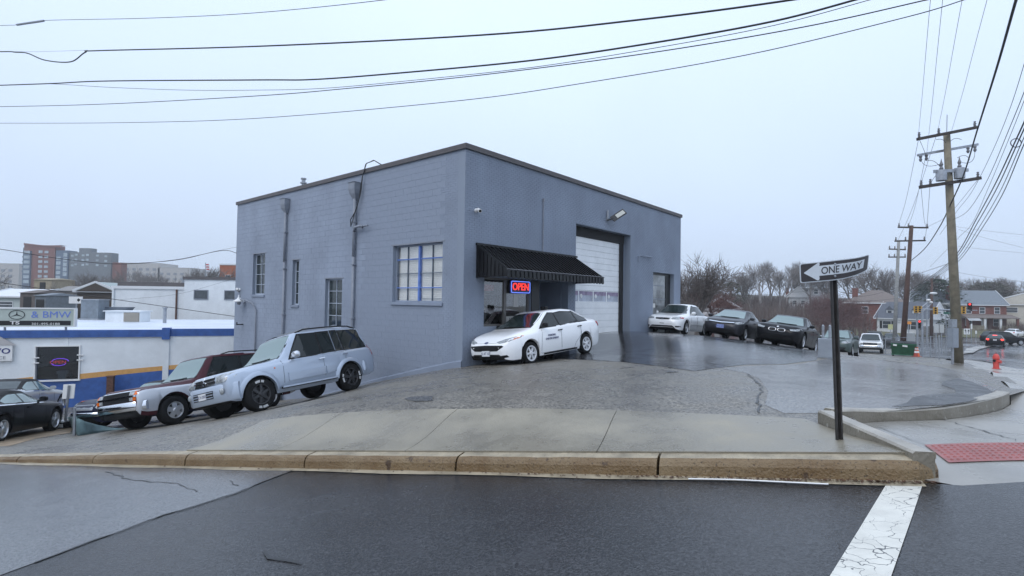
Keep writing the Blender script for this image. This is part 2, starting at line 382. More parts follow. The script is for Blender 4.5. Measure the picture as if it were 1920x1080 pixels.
zb = [on_road(*p) for p in ((1662, 909), (1729, 913), (1712, 965), (1671, 1082), (1655, 1130), (1525, 1135), (1557, 1080), (1610, 995))]
zl = sheet('crosswalk_line', [(p.x, p.y) for p in zb], 0.12, road_h, M_white, 0.006); tag(zl, 'cracked white crosswalk bar painted on the street', 'road marking', kind='structure')

# kerb along the street: gutter strip with stones
kr = MB()
for i in range(-4, 60):
    t0, t1 = i * 0.5, i * 0.5 + 0.5
    q = []
    for t, w_ in ((t0, -0.09), (t1, -0.09), (t1, 0.02), (t0, 0.02)):
        p = kerb_pt(t, w_ - (0.02 * sin(t * 2.7) if w_ < 0 else 0)); q.append((p.x, p.y, road_h(p.x, p.y) + (0.007 if w_ < 0 else 0.014)))
    kr.add(q, [(0, 1, 2, 3)])
kerb = kr.build('kerb', mat('gutter_concrete', (.33, .28, .20), 0.4, nscale=3, namt=0.4)); tag(kerb, kind='structure')
joints = [-2.16, 0.0, 2.12, 4.24, 6.4, 8.5, 10.6, 12.8, 15, 17.2, 19.4, 24, 30]
for a, b in zip(joints, joints[1:]):
    mb = MB(); N = max(4, int((b - a) / 0.15)); prof = None
    for i in range(N + 1):
        t = a + 0.012 + (b - a - 0.024) * i / N; h = KH(t); j = random.gauss(0, 0.004); e_ = max(0, (-1.85 - t) / .31); j += .16 * e_ * e_; h *= 1 - .45 * e_ * e_
        pr = [(0.0 + j, -0.05), (0.012 + j, h * 0.6), (0.03 + j, h - 0.03 + random.gauss(0, .003)), (0.06 + j, h - 0.004 + random.gauss(0, .002)), (max(0.10, .065 + j), h), (max(0.2, .09 + j), h + 0.006), (max(0.2, .09 + j), -0.05)]
        for w_, z in pr:
            p = kerb_pt(t, w_); mb.v.append((p.x, p.y, road_h(p.x, p.y) + z))
    for i in range(N):
        for k in range(6):
            mb.mi = 1 if k >= 3 else 0
            mb.f.append((i * 7 + k, i * 7 + k + 1, i * 7 + k + 8, i * 7 + k + 7)); mb.m.append(mb.mi)
    mb.mi = 0; mb.f += [tuple(range(7)), tuple(range(N * 7 + 6, N * 7 - 1, -1))]; mb.m += [0, 0]
    o = mb.build('kerb_stone', [M_kerb, M_kerbtop], kerb); fix_normals(o.data)

# concrete apron: cast slabs between kerb and lot
def slab_h(x, y): return lot_h(x, y) + 0.022
walk = sheet('sidewalk', [(p.x, p.y) for p in (kerb_pt(6.6, .2), kerb_pt(-2.0, .2), kerb_pt(-1.35, 1.86), kerb_pt(.75, 1.78), kerb_pt(2.9, 1.48), kerb_pt(4.85, 1.36), kerb_pt(6.33, 1.26))], 0.2, lot_h, mat('slab_bed', (.07, .064, .05), 0.8), 0.012)
tag(walk, kind='structure')
sj = [(-2.15, -1.40), (0.62, 0.75), (2.90, 2.93), (4.95, 4.85), (6.65, 6.35)]
sw = [1.90, 1.80, 1.50, 1.38, 1.28]
for i in range(4):
    (k0, b0), (k1, b1) = sj[i], sj[i + 1]; g = 0.004
    corners = [kerb_pt(k1 - g, .202), kerb_pt(k0 + g, .202), kerb_pt(b0 + g, sw[i]), kerb_pt(b1 - g, sw[i + 1])]
    vs2, fs2 = fill([(p.x, p.y) for p in corners], .2); n_ = len(vs2); mb = MB(); mb.add([(v.x, v.y, lot_h(v.x, v.y) + .022) for v in vs2], fs2); mb.v += [(v.x, v.y, lot_h(v.x, v.y) - .03) for v in vs2]; ec = {}
    for f in fs2:
        for q in range(len(f)):
            e = (f[q], f[(q + 1) % len(f)]); k = tuple(sorted(e)); ec[k] = None if k in ec else e
    for e in ec.values():
        if e: mb.f.append((e[1], e[0], e[0] + n_, e[1] + n_)); mb.m.append(0)
    o = mb.build('slab', M_conc, walk, 40); fix_normals(o.data)

# the lot behind it
wall_path_px = [(1572, 769), (1600, 768), (1660, 770), (1715, 768), (1768, 764), (1815, 757), (1850, 749), (1878, 741), (1893, 735)]
wall_Y = [6.15, 6.3, 6.55, 6.75, 7.0, 7.45, 7.9, 8.4, 8.9]
wp = [at(x, y, Y) for (x, y), Y in zip(wall_path_px, wall_Y)]
lot_poly = [(p.x, p.y) for p in (kerb_pt(40, .2), kerb_pt(20, .2), kerb_pt(9, .2), kerb_pt(6.66, .2), kerb_pt(2, .2), kerb_pt(-2.0, .2), kerb_pt(-1.9, 1.2))]
lot_poly += [(p.x, p.y) for p in wp[1:]]
lot_poly += [(9.6, 9.9), (12.2, 13.0), (17, 18.5), (22.6, 25.2), (24.2, 28.0), (27, 33), (40, 48), (44, 56), (20, 60), (-2, 48), (-12, 28.6), (-14.3, 27.2), (-32, 27.2), (-40, 22)]
lot = sheet('parking_lot', lot_poly, 0.45, lot_h, M_lot, 0.0); tag(lot, kind='structure')
def px_patch(name, pts, m, dz, hf=None, kind='structure', step=0.5):
    hf = hf or ground_h; q = [pix_ground(x, y, hf) for x, y in pts]
    o = sheet(name, [(a.x, a.y) for a in q], step, hf, m, dz); return tag(o, kind=kind)
px_patch('lot_resurfacing', [(1345, 690), (1400, 700), (1425, 712), (1440, 735), (1435, 760), (1470, 775), (1560, 775), (1680, 766), (1850, 742), (1870, 730), (1800, 700), (1770, 690), (1720, 679), (1640, 676), (1560, 672), (1500, 683)], M_lot2, 0.003)
np_ = [pix_ground(x, y) for x, y in ((1030, 672), (1100, 675), (1180, 680), (1240, 687), (1302, 696), (1345, 690), (1400, 684), (1470, 683), (1530, 676))]
f0 = C0 + AX * 1.8 - AY * 0.0; f1 = C0 + AX * 17
new_poly = [(a.x, a.y) for a in np_] + [(17, 28), (12.5, 31), (f1.x, f1.y), (f0.x, f0.y)]
nl = sheet('asphalt_patch', new_poly, 0.6, ground_h, M_new, 0.006); tag(nl, kind='structure')
px_patch('asphalt_patch', [(1672, 763), (1700, 756), (1712, 745), (1740, 741), (1792, 738), (1790, 730), (1765, 722), (1768, 716), (1795, 709), (1822, 716), (1850, 728), (1862, 735), (1845, 745), (1820, 753), (1770, 760)], M_patch, 0.006)
for cx, cy, rx, ry in ((790, 748, 26, 6), (1258, 697, 12, 2)):
    px_patch('oil_stain', [(cx + rx * cos(a) * (1 + .25 * sin(3 * a + cx)), cy + ry * sin(a) * (1 + .25 * cos(2 * a + cy))) for a in [2 * pi * k / 14 for k in range(14)]], M_oil, 0.007, step=0.3)
def on_lot(px, py): return pix_ground(px, py)
crack([(1425, 775), (1420, 750), (1430, 725), (1415, 712), (1400, 700)], 0.03, on_lot, ground_h, 0.009)
def kline(pts, w):
    return tag(ln([tuple(kerb_pt(t, q)) for t, q in pts], lot_h, M_crack, w, 'crack', 0.012), kind='structure')
kline([(6.68, .2), (6.38, 1.29), (4.87, 1.395), (2.95, 1.515), (.75, 1.815)], 0.014); kline([(.75, 1.815), (-1.35, 1.91)], 0.008)
crack([(1302, 696), (1180, 680), (1100, 675)], 0.02, on_lot, ground_h, 0.010)
px_patch('soil_strip', [(-80, 858), (0, 822), (60, 805), (120, 790), (140, 797), (130, 812), (70, 822), (0, 842), (-60, 870)], M_soil, 0.008)

# footway on the right street, lower than the lot
foot_poly = [(3.36, 4.1), (3.45, 3.97), (4.15, 3.88), (5.55, 4.2), (9.6, 8.2), (13.5, 12.3), (25.4, 25.6), (31, 33), (29, 35), (24.0, 28.4), (22.4, 25.4), (16.8, 18.7), (12, 13.2), (9.5, 10.1)] + [(p.x, p.y - 0.02) for p in reversed(wp)] + [(3.62, 5.75), (3.05, 4.45)]
footway = sheet('footway', foot_poly, 0.4, foot_h, M_conc2, 0.01); tag(footway, kind='structure')
def on_foot(px, py): return pix_ground(px, py, foot_h)
crack([(1768, 788), (1830, 806), (1920, 833)], 0.02, on_foot, foot_h, 0.016)
crack([(1735, 836), (1690, 820), (1640, 800)], 0.012, on_foot, foot_h, 0.016)
# red tactile paving with raised domes
M_tac = speckle(mat('red_tactile', (.31, .085, .075), 0.4, nscale=3, namt=0.3), 14, .6, (.20, .10, .08))
tq = [on_foot(x, y) for x, y in ((1733, 837), (1925, 833), (1990, 866), (1779, 871))]
tp = sheet('tactile_paving', [(a.x, a.y) for a in tq], 0.25, foot_h, M_tac, 0.018)
tag(tp, 'red domed tactile paving pad on the corner ramp', 'tactile paving')
mb = MB(); dome = []
for i in range(1, 17):
    for j in range(1, 8):
        u, v = i / 17, j / 8
        q = (tq[0] * (1 - u) + tq[1] * u) * (1 - v) + (tq[3] * (1 - u) + tq[2] * u) * v
        mb.lathe([(.0145, 0), (.011, .006), (.0, .008)], 8, 'z', (q.x, q.y, foot_h(q.x, q.y) + 0.018))
tag(mb.build('dome', M_tac, tp, True), kind='stuff')

# low concrete kerb wall edging the lot
M_kw = mat('old_kerb_wall', (.27, .245, .20), 0.5, nscale=2.0, bump=0.5, bscale=30, col2=(.15, .13, .095))
M_kt = mat('kerb_wall_top', (.36, .33, .28), 0.42, nscale=3.0, namt=0.25, bump=0.3, bscale=40)
speckle(M_kw, 7, .64, (.44, .41, .35)); speckle(M_kw, 60, .62, (.07, .06, .045)); speckle(M_kt, 60, .62, (.16, .14, .11))
kw = thing('kerb_wall', 'low curved concrete kerb wall edging the parking lot above the ramp', 'kerb wall', (0, 0, 0))
def wall_seg(pts, tops, foots, th, name):
    mb = MB(); n = len(pts)
    for i, p in enumerate(pts):
        a = pts[max(0, i - 1)]; b = pts[min(n - 1, i + 1)]; d = (b - a); nr = Vector((-d.y, d.x)).normalized() * th
        fr = p; bk = p + nr
        zb = foots[i]; zt = tops[i]
        for q, z in ((fr, zb), (fr, zt - .02), (fr + nr * .1, zt), (fr + nr * .9, zt), (bk, zt - .02), (bk, zb)): mb.v.append((q.x, q.y, z))
    for i in range(n - 1):
        for k in range(5):
            mb.f.append((i * 6 + k, i * 6 + 6 + k, i * 6 + 7 + k, i * 6 + k + 1)); mb.m.append(1 if k in (1, 2, 3) else 0)
    mb.f += [tuple(range(6)), tuple(range(n * 6 - 1, n * 6 - 7, -1))]; mb.m += [0, 0]
    o = mb.build(name, [M_kw, M_kt], kw); fix_normals(o.data); return o
dense = []; dt = []; df = []
P2 = [Vector((p.x, p.y)) for p in wp]
for i in range(len(P2) - 1):
    for j in range(3):
        q = P2[i].lerp(P2[i + 1], j / 3); dense.append(q); dt.append(wp[i].z + (wp[i + 1].z - wp[i].z) * j / 3); df.append(foot_h(q.x, q.y) - .05)
dense.append(P2[-1]); dt.append(wp[-1].z); df.append(foot_h(*P2[-1]) - .05)
wall_seg(dense, dt, df, 0.17, 'coping')
A_ = at(1562, 770, 6.0); kq = kerb_pt(-2.12, .13); B_ = Vector((kq.x, kq.y, road_h(kq.x, kq.y) + .205))
n = 10; pts = [Vector((A_.x, A_.y)).lerp(Vector((B_.x, B_.y)), i / n) for i in range(n + 1)]
wall_seg(list(reversed(pts)), [B_.z + (A_.z - B_.z) * i / n for i in range(n + 1)], [min(slab_h(q.x, q.y), foot_h(q.x, q.y)) - .15 for q in reversed(pts)], 0.16, 'ramp_kerb')
# asphalt of the right street and the crossing beyond
sl0 = Vector((5.5, 4.3)); sld = (Vector((25.4, 25.6)) - sl0); sll = sld.length; sld.normalize()
def side_h(x, y):
    k = max(0, (Vector((x, y)) - sl0).dot(sld)); q = sl0 + sld * min(k, sll); a = foot_h(q.x, q.y) - .03; b = ground_h(x, y); f = max(0, min(1, (k - sll + 2) / 8)); return a + (b - a) * f
st = sheet('side_street', [(24.9, 26.2), (30.0, 33.6), (28.9, 36), (30, 44), (46, 60), (56, 72), (90, 86), (140, 92), (150, 60), (70, 20), (40, 6), (20, -10), (13, -12), (12, 1.5), (5.2, 3.6), (5.0, 4.6), (8.8, 8.8), (12.7, 13.0)], 1.5, side_h, asphalt('street_asphalt_far', (.05, .052, .056), (.09, .092, .096), 0.2, 0.1, 0.2, 0.1, 0.1), 0.012)
tag(st, kind='structure')
cs = sheet('cross_street', [(10, 60), (20, 60.5), (44, 57), (50, 66), (90, 86.2), (88, 89), (40, 78), (5, 74)], 3.0, ground_h, M_old, 0.03); tag(cs, kind='structure')
lw = sheet('lawn', [(5, 75), (40, 79), (88, 89.5), (140, 94), (150, 130), (0, 120)], 4.0, ground_h, M_grass, 0.06); tag(lw, kind='structure')
isl = px_patch('traffic_island', [(1805, 665), (1812, 655), (1850, 648), (1862, 650), (1835, 657), (1825, 663)], M_conc2, 0.10)
# wet leaves and grit caught in the gutter
R = random.Random(21); mb = MB(); fc = []
for k in range(420):
    t = -2.1 + abs(R.gauss(0, 1.0)) * (1.2 if k < 300 else 4.0); w_ = -.02 - abs(R.gauss(0, .035)); p = kerb_pt(t, w_); z = road_h(p.x, p.y) + .016; a = R.uniform(0, 6.28); s_ = R.uniform(.006, .022)
    mb.add([(p.x + s_ * cos(a + q) * (1 if j % 2 else .6), p.y + s_ * sin(a + q) * (1 if j % 2 else .6), z + R.uniform(0, .012)) for j, q in enumerate((0, 1.57, 3.14, 4.71))], [(0, 1, 2, 3)])
tag(mb.build('leaf_litter', mat('wet_leaves', (.07, .032, .015), .5, nscale=20, namt=.6)), 'brown wet leaf litter along the gutter', 'leaves', kind='stuff')
# ================================================================== THE GREY GARAGE
M_paint = mat('grey_blue_paint', (.245, .284, .357), 0.6, nscale=0.55, namt=0.15, bump=0.3, bscale=28, streak=.07)
M_paint2 = mat('grey_blue_paint_block', (.26, .299, .372), 0.6, nscale=0.5, namt=0.14, bump=0.35, bscale=22, streak=.07)
M_pdark = mat('grey_blue_paint_mortar', (.23, .268, .33), 0.65)
M_coping = mat('dark_brown_coping', (.085, .075, .075), 0.5, nscale=3, namt=0.2)
M_black = mat('black_paint', (.012, .012, .013), 0.35)
M_void = mat('dark_interior', (.02, .02, .021), 0.8)
M_trim = mat('grey_metal_trim', (.22, .24, .28), 0.45, nscale=5, namt=0.15)
M_blue = mat('blue_window_paint', (.11, .20, .52), 0.45, nscale=8, namt=0.2)
M_frame = mat('pale_window_paint', (.42, .47, .55), 0.5, nscale=9, namt=0.2)
M_blind = mat('white_blind', (.86, .85, .80), 0.6)
M_glassd = mat('dark_window_glass', (.03, .04, .042), 0.05, ior=1.6, nscale=1.1, namt=0.7)
M_panel = mat('white_door_panel', (.88, .89, .89), 0.45, nscale=1.5, namt=0.08)
M_galv = mat('galvanised_steel', (.34, .36, .39), 0.4, metal=0.5, nscale=8, namt=0.2)
M_plastic = mat('white_plastic', (.75, .75, .74), 0.4)
M_paper = mat('paper', (.65, .64, .60), 0.8)
def clear_glass(name, tint=(.85, .92, .92), refl=0.12):
    m = bpy.data.materials.new(name); m.use_nodes = True; t = m.node_tree; t.nodes.remove(t.nodes['Principled BSDF'])
    tr = t.nodes.new('ShaderNodeBsdfTransparent'); tr.inputs[0].default_value = (*tint, 1); gl = t.nodes.new('ShaderNodeBsdfGlossy'); gl.inputs['Roughness'].default_value = 0.02
    fr = t.nodes.new('ShaderNodeLayerWeight'); fr.inputs[0].default_value = 0.35
    ad = t.nodes.new('ShaderNodeMath'); ad.operation = 'MULTIPLY_ADD'; ad.inputs[1].default_value = 0.5; ad.inputs[2].default_value = refl; t.links.new(fr.outputs['Facing'], ad.inputs[0])
    mx_ = t.nodes.new('ShaderNodeMixShader'); t.links.new(ad.outputs[0], mx_.inputs[0]); t.links.new(tr.outputs[0], mx_.inputs[1]); t.links.new(gl.outputs[0], mx_.inputs[2])
    t.links.new(mx_.outputs[0], t.nodes['Material Output'].inputs[0]); return m
M_glass = clear_glass('window_glass', (1, 1, 1), .03)
CW = 0.2032
garage = thing('garage_building', 'tall blue-grey painted brick and block garage with black awning', 'building', C0, ANG)
H = 6.32
LO = [(0.92, 3.32, 9 * CW, 18 * CW), (12.47, 13.65, 10 * CW, 19 * CW), (9.45, 10.0, 8 * CW, 17 * CW), (6.30, 7.45, 4 * CW, 13 * CW)]   # left wall openings v0 v1 z0 z1
RO = [(0.87, 3.12, 1.12, 2.62), (3.14, 5.31, -0.6, 2.62), (5.79, 10.05, 0.60, 4.83), (12.27, 14.61, 0.25, 3.36)]
def pieces(L, z0, z1, ops):
    cuts = sorted({0, L} | {o[0] for o in ops} | {o[1] for o in ops}); out = []
    for a, b in zip(cuts, cuts[1:]):
        mid = (a + b) / 2; zz = z0
        for o in sorted((o for o in ops if o[0] < mid < o[1]), key=lambda o: o[2]):
            if o[2] > zz: out.append((a, b, zz, o[2]))
            zz = o[3]
        if zz < z1: out.append((a, b, zz, z1))
    return out
LU, LV = 15.4, 15.5
mb = MB()
for a, b, z0, z1 in pieces(LU, -1.2, H, RO): mb.box(a, b, 0.009, 0.30, z0, z1)
wall_r = mb.build('wall', M_pdark, garage); tag(wall_r, 'painted brick front wall with garage door')
mb = MB()
for a, b, z0, z1 in pieces(LV, -4.2, H, LO): mb.box(0.0055, 0.30, max(a, 0.30), b, z0, z1)
wall_l = mb.build('wall', M_pdark, garage); tag(wall_l, 'painted concrete block side wall with four windows')
MB().box(0.3, LU, LV - 0.3, LV, -4.2, H).box(LU - 0.3, LU, 0.3, LV - 0.3, -4.2, H).build('wall', M_paint, garage)
MB().box(0.3, LU - 0.3, 0.3, LV - 0.3, 5.9, 6.1).build('roof', mat('roof_felt', (.08, .08, .085), 0.9), garage)
# every brick of the front wall and of the corner return
def rest(row, ops, z0, z1):
    """intervals of a course left free by openings"""
    iv = [row]
    for o in ops:
        if o[2] < z1 - 0.012 and o[3] > z0 + 0.012:
            nx = []
            for a, b in iv:
                if o[0] > a: nx.append((a, min(b, o[0])))
                if o[1] < b: nx.append((max(a, o[1]), b))
            iv = [(a, b) for a, b in nx if b - a > 0.02]
    return iv
rnd = random.Random(3)
BH = CW / 3; BLn = 0.2032
mb = MB(); nb = int((H + 0.9) / BH)
for k in range(nb):
    z0 = -0.9 + k * BH + 0.003; z1 = -0.9 + (k + 1) * BH - 0.003
    for a, b in rest((0.0, LU), RO, z0, z1):
        x = a - ((k % 2) * BLn / 2 if a == 0 else 0) 
        x = math.floor(a / BLn) * BLn - (k % 2) * BLn / 2
        while x < b:
            p, q = max(x + 0.002, a), min(x + BLn - 0.002, b); x += BLn
            if q - p < 0.03: continue
            d = rnd.uniform(0, 0.0028); e = 0.003
            mb.add([(p, .016, z0), (q, .016, z0), (q, .016, z1), (p, .016, z1), (p + e, d, z0 + e), (q - e, d, z0 + e), (q - e, d, z1 - e), (p + e, d, z1 - e)],
                   [(4, 5, 6, 7), (0, 1, 5, 4), (1, 2, 6, 5), (2, 3, 7, 6), (3, 0, 4, 7)])
o = mb.build('brick', M_paint, wall_r); tag(o, kind='stuff')
mb = MB()
def quoin_end(k): return 1.03 if (k // 3) % 2 else 0.83
for k in range(nb):
    z0 = -0.9 + k * BH + 0.003; z1 = -0.9 + (k + 1) * BH - 0.003; z = z0
    x = 0.0 - ((k + 1) % 2) * BLn / 2
    for a, b in rest((0.0, quoin_end(int((z + 8.128) / BH))), LO, z0, z1):
        while x < b:
            p, q = max(x + 0.004, 0.0), min(x + BLn - 0.004, b); x += BLn
            if q - p < 0.03: continue
            d = rnd.uniform(0, 0.0028); e = 0.003
            mb.add([(.016, p, z0), (.016, q, z0), (.016, q, z1), (.016, p, z1), (d, p + e, z0 + e), (d, q - e, z0 + e), (d, q - e, z1 - e), (d, p + e, z1 - e)],
                   [(7, 6, 5, 4), (4, 5, 1, 0), (5, 6, 2, 1), (6, 7, 3, 2), (7, 4, 0, 3)])
o = mb.build('brick', M_paint, wall_l); tag(o, kind='stuff')
# concrete blocks of the side wall: the nearest three hundred as single blocks, the rest joined
BL = 0.4064
def blk(mb, y0, y1, z0, z1, d):
    e = 0.0025
    mb.add([(.016, y0, z0), (.016, y1, z0), (.016, y1, z1), (.016, y0, z1), (d, y0 + e, z0 + e), (d, y1 - e, z0 + e), (d, y1 - e, z1 - e), (d, y0 + e, z1 - e)],
           [(7, 6, 5, 4), (4, 5, 1, 0), (5, 6, 2, 1), (6, 7, 3, 2), (7, 4, 0, 3)])
cells = []
for c in range(-18, 31):
    z0 = c * CW + 0.003; z1 = (c + 1) * CW - 0.003
    if c == 30: z1 = 6.30
    start = quoin_end(int((z0 + 8.128) / BH)) if z0 > -0.9 else 0.0
    for a, b in rest((start, LV), LO, z0, z1):
        x = math.floor(a / BL) * BL - (c % 2) * BL / 2
        while x < b:
            p, q = max(x + 0.0006, a + 0.0006), min(x + BL - 0.0006, b); x += BL
            if q - p > 0.04 and z0 > -0.24 * p - 0.5: cells.append((p, q, z0, z1))
cells.sort(key=lambda c: c[0])
shared = {}
single = [c for c in cells if c[2] > -0.19 * c[0] - 0.2][:300]; ss = set(single)
for p, q, z0, z1 in single:
    key = (round(q - p, 2), round(z1 - z0, 2), rnd.randrange(3))
    if key not in shared:
        m_ = MB(); blk(m_, 0, q - p, 0, z1 - z0, [0, .0006, .0014][key[2]]); shared[key] = m_.mesh('block', M_paint2)
    link('block', shared[key], wall_l, (0, p, z0))
mb = MB()
for c in cells:
    if c not in ss: blk(mb, *c, rnd.choice([0, .0006, .0014]))
tag(mb.build('block', M_paint2, wall_l), kind='stuff')
# coping
MB().box(-.05, LU + .05, -.05, .32, H, H + .02).box(-.05, LU + .05, -.06, -.035, H - .02, H + .13).box(-.05, LU + .05, -.035, .32, H + .09, H + .13).box(-.06, -.035, -.05, LV + .05, H - .02, H + .128).box(-.035, .32, .32, LV + .05, H + .09, H + .128).box(LU + .03, LU + .055, -.05, LV, H - .02, H + .127).build('coping', M_coping, garage)
for k in range(1, 6): MB().box(k * 2.6 - .04, k * 2.6 + .04, -.064, -.06, H - .022, H + .133).build('coping_joint', M_coping, garage)
# parged foot of the side wall
mb = MB()
for i in range(16):
    v0, v1 = i * 0.5, i * 0.5 + .5
    q = []
    for v in (v0, v1):
        w_ = wall_uv(-0.06, v); q.append(ground_h(w_.x, w_.y) - C0.z)
    t = [q[0] + (.20 if v0 < 1 else .20 - .02 * v0), q[1] + (.20 if v1 < 1 else .20 - .02 * v1)]
    mb.add([(-.05, v0, q[0] - .3), (-.05, v1, q[1] - .3), (-.05, v1, t[1] - .03), (-.05, v0, t[0] - .03), (-.001, v1, t[1]), (-.001, v0, t[0])], [(3, 2, 1, 0), (5, 4, 2, 3)])
mb.build('plinth', M_paint, garage)
# side windows ----------------------------------------------------
def grid_window(v0, v1, z0, z1, nx, nz, fm, barm, gm, blind=False, midblue=False, rec=0.16):
    mb = MB(); xo = rec; f = 0.05
    mb.box(xo - .03, xo + .04, v0, v0 + f, z0, z1).box(xo - .03, xo + .04, v1 - f, v1, z0, z1).box(xo - .03, xo + .04, v0 + f, v1 - f, z0, z0 + f).box(xo - .03, xo + .04, v0 + f, v1 - f, z1 - f, z1)
    wn = mb.build('window', fm, garage)
    for i in range(1, nx):
        y = v0 + (v1 - v0) * i / nx; big = midblue and i == nx // 2; h = 0.036 if big else 0.011
        MB().box(xo - .025 - (.03 if big else 0), xo + .03, y - h, y + h, z0 + f, z1 - f).build('mullion', M_blue if big else barm, wn)
    for k in range(1, nz):
        z = z0 + (z1 - z0) * k / nz; h = 0.016 if (midblue and k in (1, 3)) else 0.011
        MB().box(xo - .027, xo + .028, v0 + f, v1 - f, z - h, z + h).build('glazing_bar', M_blue if h > .015 else barm, wn)
    for i in range(nx):
        for k in range(nz):
            a, b = v0 + (v1 - v0) * i / nx, v0 + (v1 - v0) * (i + 1) / nx; c, d = z0 + (z1 - z0) * k / nz, z0 + (z1 - z0) * (k + 1) / nz
            MB().box(xo, xo + .006, a + .012, b - .012, c + .012, d - .012).build('pane', gm, wn)
    MB().box(-.055, xo - .02, v0 - .06, v1 + .06, z0 - .095, z0 - .006).build('sill', M_paint, wn)
    MB().box(-.004, .03, v0 - .1, v1 + .1, z1 + .002, z1 + .045).build('lintel', M_trim, wn)
    if blind:
        mb = MB()
        for hlf in (0, 1):
            a = v0 + .06 + hlf * (v1 - v0) / 2; b = a + (v1 - v0) / 2 - .12
            z = z0 + .06
            while z < z1 - .05:
                t_ = 0.5 if hlf else 0.28
                if hlf == 0 and z < z0 + .16: z += .055; continue
                dx = .02 * cos(t_); dz = .024
                mb.add([(xo + .07 - dx, a, z - dz), (xo + .07 - dx, b, z - dz), (xo + .07 + dx, b, z + dz), (xo + .07 + dx, a, z + dz)], [(0, 1, 2, 3)]); z += .055
        mb.build('blind', M_blind, wn)
        MB().box(xo + .13, xo + .15, v0 - .1, v1 + .1, z0 - .1, z1 + .1).build('window_backing', M_blind, wn)  # white panel added behind the slats to make the blinds look brighter
    else:
        MB().box(xo + .03, xo + .25, v0, v1, z0, z1).build('window_backing', M_void, wn)
    return wn
M_bar = mat('dark_glazing_bar', (.10, .13, .17), 0.5)
tag(grid_window(*LO[0], 4, 4, M_paint, M_bar, M_glass, True, True), 'wide window with white blinds and blue frame')
grid_window(*LO[1], 2, 4, M_frame, M_frame, M_glassd); grid_window(*LO[2], 2, 4, M_frame, M_frame, M_glassd); grid_window(*LO[3], 2, 4, M_frame, M_frame, M_glassd)
# downspouts with hopper heads
for v in (5.47, 10.53):
    w_ = wall_uv(-0.1, v); zg = ground_h(w_.x, w_.y) - C0.z
    ds = MB().tube([(-.085, v, 5.45), (-.085, v, 3.4)], .06, 8).tube([(-.085, v, 3.4), (-.085, v, zg - .1)], .055, 8).build('downspout', M_trim, garage, True)
    mb = MB()
    for (s0, z0), (s1, z1) in zip(((.07, 5.42), (.16, 5.62), (.19, 5.78), (.19, 6.0)), ((.16, 5.62), (.19, 5.78), (.19, 6.0), (.21, 6.02))):
        a = [(-.01, v - s0, z0), (-.01 - s0 * 1.2, v - s0, z0), (-.01 - s0 * 1.2, v + s0, z0), (-.01, v + s0, z0)]; b = [(-.01, v - s1, z1), (-.01 - s1 * 1.2, v - s1, z1), (-.01 - s1 * 1.2, v + s1, z1), (-.01, v + s1, z1)]
        mb.add(a + b, [(0, 1, 5, 4), (1, 2, 6, 5), (2, 3, 7, 6), (4, 5, 6, 7)])
    mb.build('hopper_head', M_trim, ds)
    for z in (1.2, 3.1, 4.6): MB().box(-.16, -.004, v - .075, v + .075, z, z + .03).build('bracket', M_trim, ds)
MB().tube([(.7, 10.6, 6.0), (.7, 10.6, 7.0)], .08, 8).tube([(.7, 10.6, 6.82), (.7, 10.6, 6.87)], .14, 8).tube([(.7, 10.6, 7.0), (.7, 10.6, 7.05)], .12, 8).build('roof_vent', M_galv, garage)
# shop front under the awning ------------------------------------------------
u0, u1, z0, z1 = RO[0]
mb = MB().box(u0, u1, .08, .14, z0, z0 + .07).box(u0, u1, .08, .14, z1 - .06, z1).box(u0, u0 + .05, .08, .14, z0 + .07, z1 - .06).box(u1 - .07, u1, .08, .14, z0 + .07, z1 - .06).box(1.85, 1.97, .07, .15, z0 + .07, z1 - .06)
shop = mb.build('shop_window', mat('bronze_frame', (.16, .15, .14), 0.4), garage)
for a, b in ((u0 + .05, 1.85), (1.97, u1 - .07)): MB().box(a, b, .105, .111, z0 + .07, z1 - .06).build('pane', M_glass, shop)
rm = MB().box(u0 + .1, u1 - .05, 2.4, 2.45, .3, z1).box(u0, u0 + .05, .3, 2.4, .3, z1).box(u1 - .02, u1 + .01, .3, 2.4, .3, z1).box(u0, u1, .3, 2.4, z1, z1 + .04).box(u0, u1, .3, 2.4, .3, .35)
rm.build('room', mat('room_wall', (.22, .20, .18), 0.8), shop)
MB().box(u0 + .1, 1.9, .9, 1.3, .35, 1.55).box(1.2, 1.7, 1.6, 2.0, 1.4, 2.0).box(2.5, 3.0, 1.3, 1.9, .35, 2.1).build('furniture', M_black, shop)
MB().box(.95, 1.84, .5, .52, 2.22, 2.42).build('red_banner', mat('red_banner', (.32, .03, .03), .6), shop)
MB().box(2.35, 2.6, .098, .102, 1.72, 2.12).build('notice', M_paper, shop)
MB().box(2.0, 2.5, .098, .102, 1.22, 1.42).build('notice', M_paper, shop)
text_mesh('lettering', 'ASE', .15, M_black, shop, frame((2.25, .0955, 1.32), (1, 0, 0), (0, 0, 1)))
# entry recess with door
en = MB().box(3.12, 3.16, .3, 1.25, -.6, 2.62).box(5.29, 5.33, .3, 1.25, -.6, 2.62).box(3.12, 5.33, 1.25, 1.32, -.6, 2.7).box(3.12, 5.33, .3, 1.25, 2.62, 2.68).build('entry', M_paint, garage)
MB().box(3.2, 3.62, .02, .09, .2, 2.6).build('dark_gap_board', M_black, en)  # black board stands in for the dark gap of the door recess
dr = MB().box(4.02, 5.02, 1.19, 1.245, .3, 2.45).build('door', mat('door_blue_grey', (.16, .19, .25), .5, nscale=3, namt=.15), garage)
MB().box(3.95, 4.02, 1.17, 1.25, .3, 2.52).box(5.02, 5.09, 1.17, 1.25, .3, 2.52).box(4.02, 5.02, 1.17, 1.25, 2.45, 2.52).build('door_frame', M_black, dr)
MB().box(4.25, 4.62, 1.180, 1.188, 1.55, 2.2).build('pane', M_glassd, dr); MB().box(4.28, 4.48, 1.172, 1.178, 1.55, 1.85).build('notice', M_paper, dr)
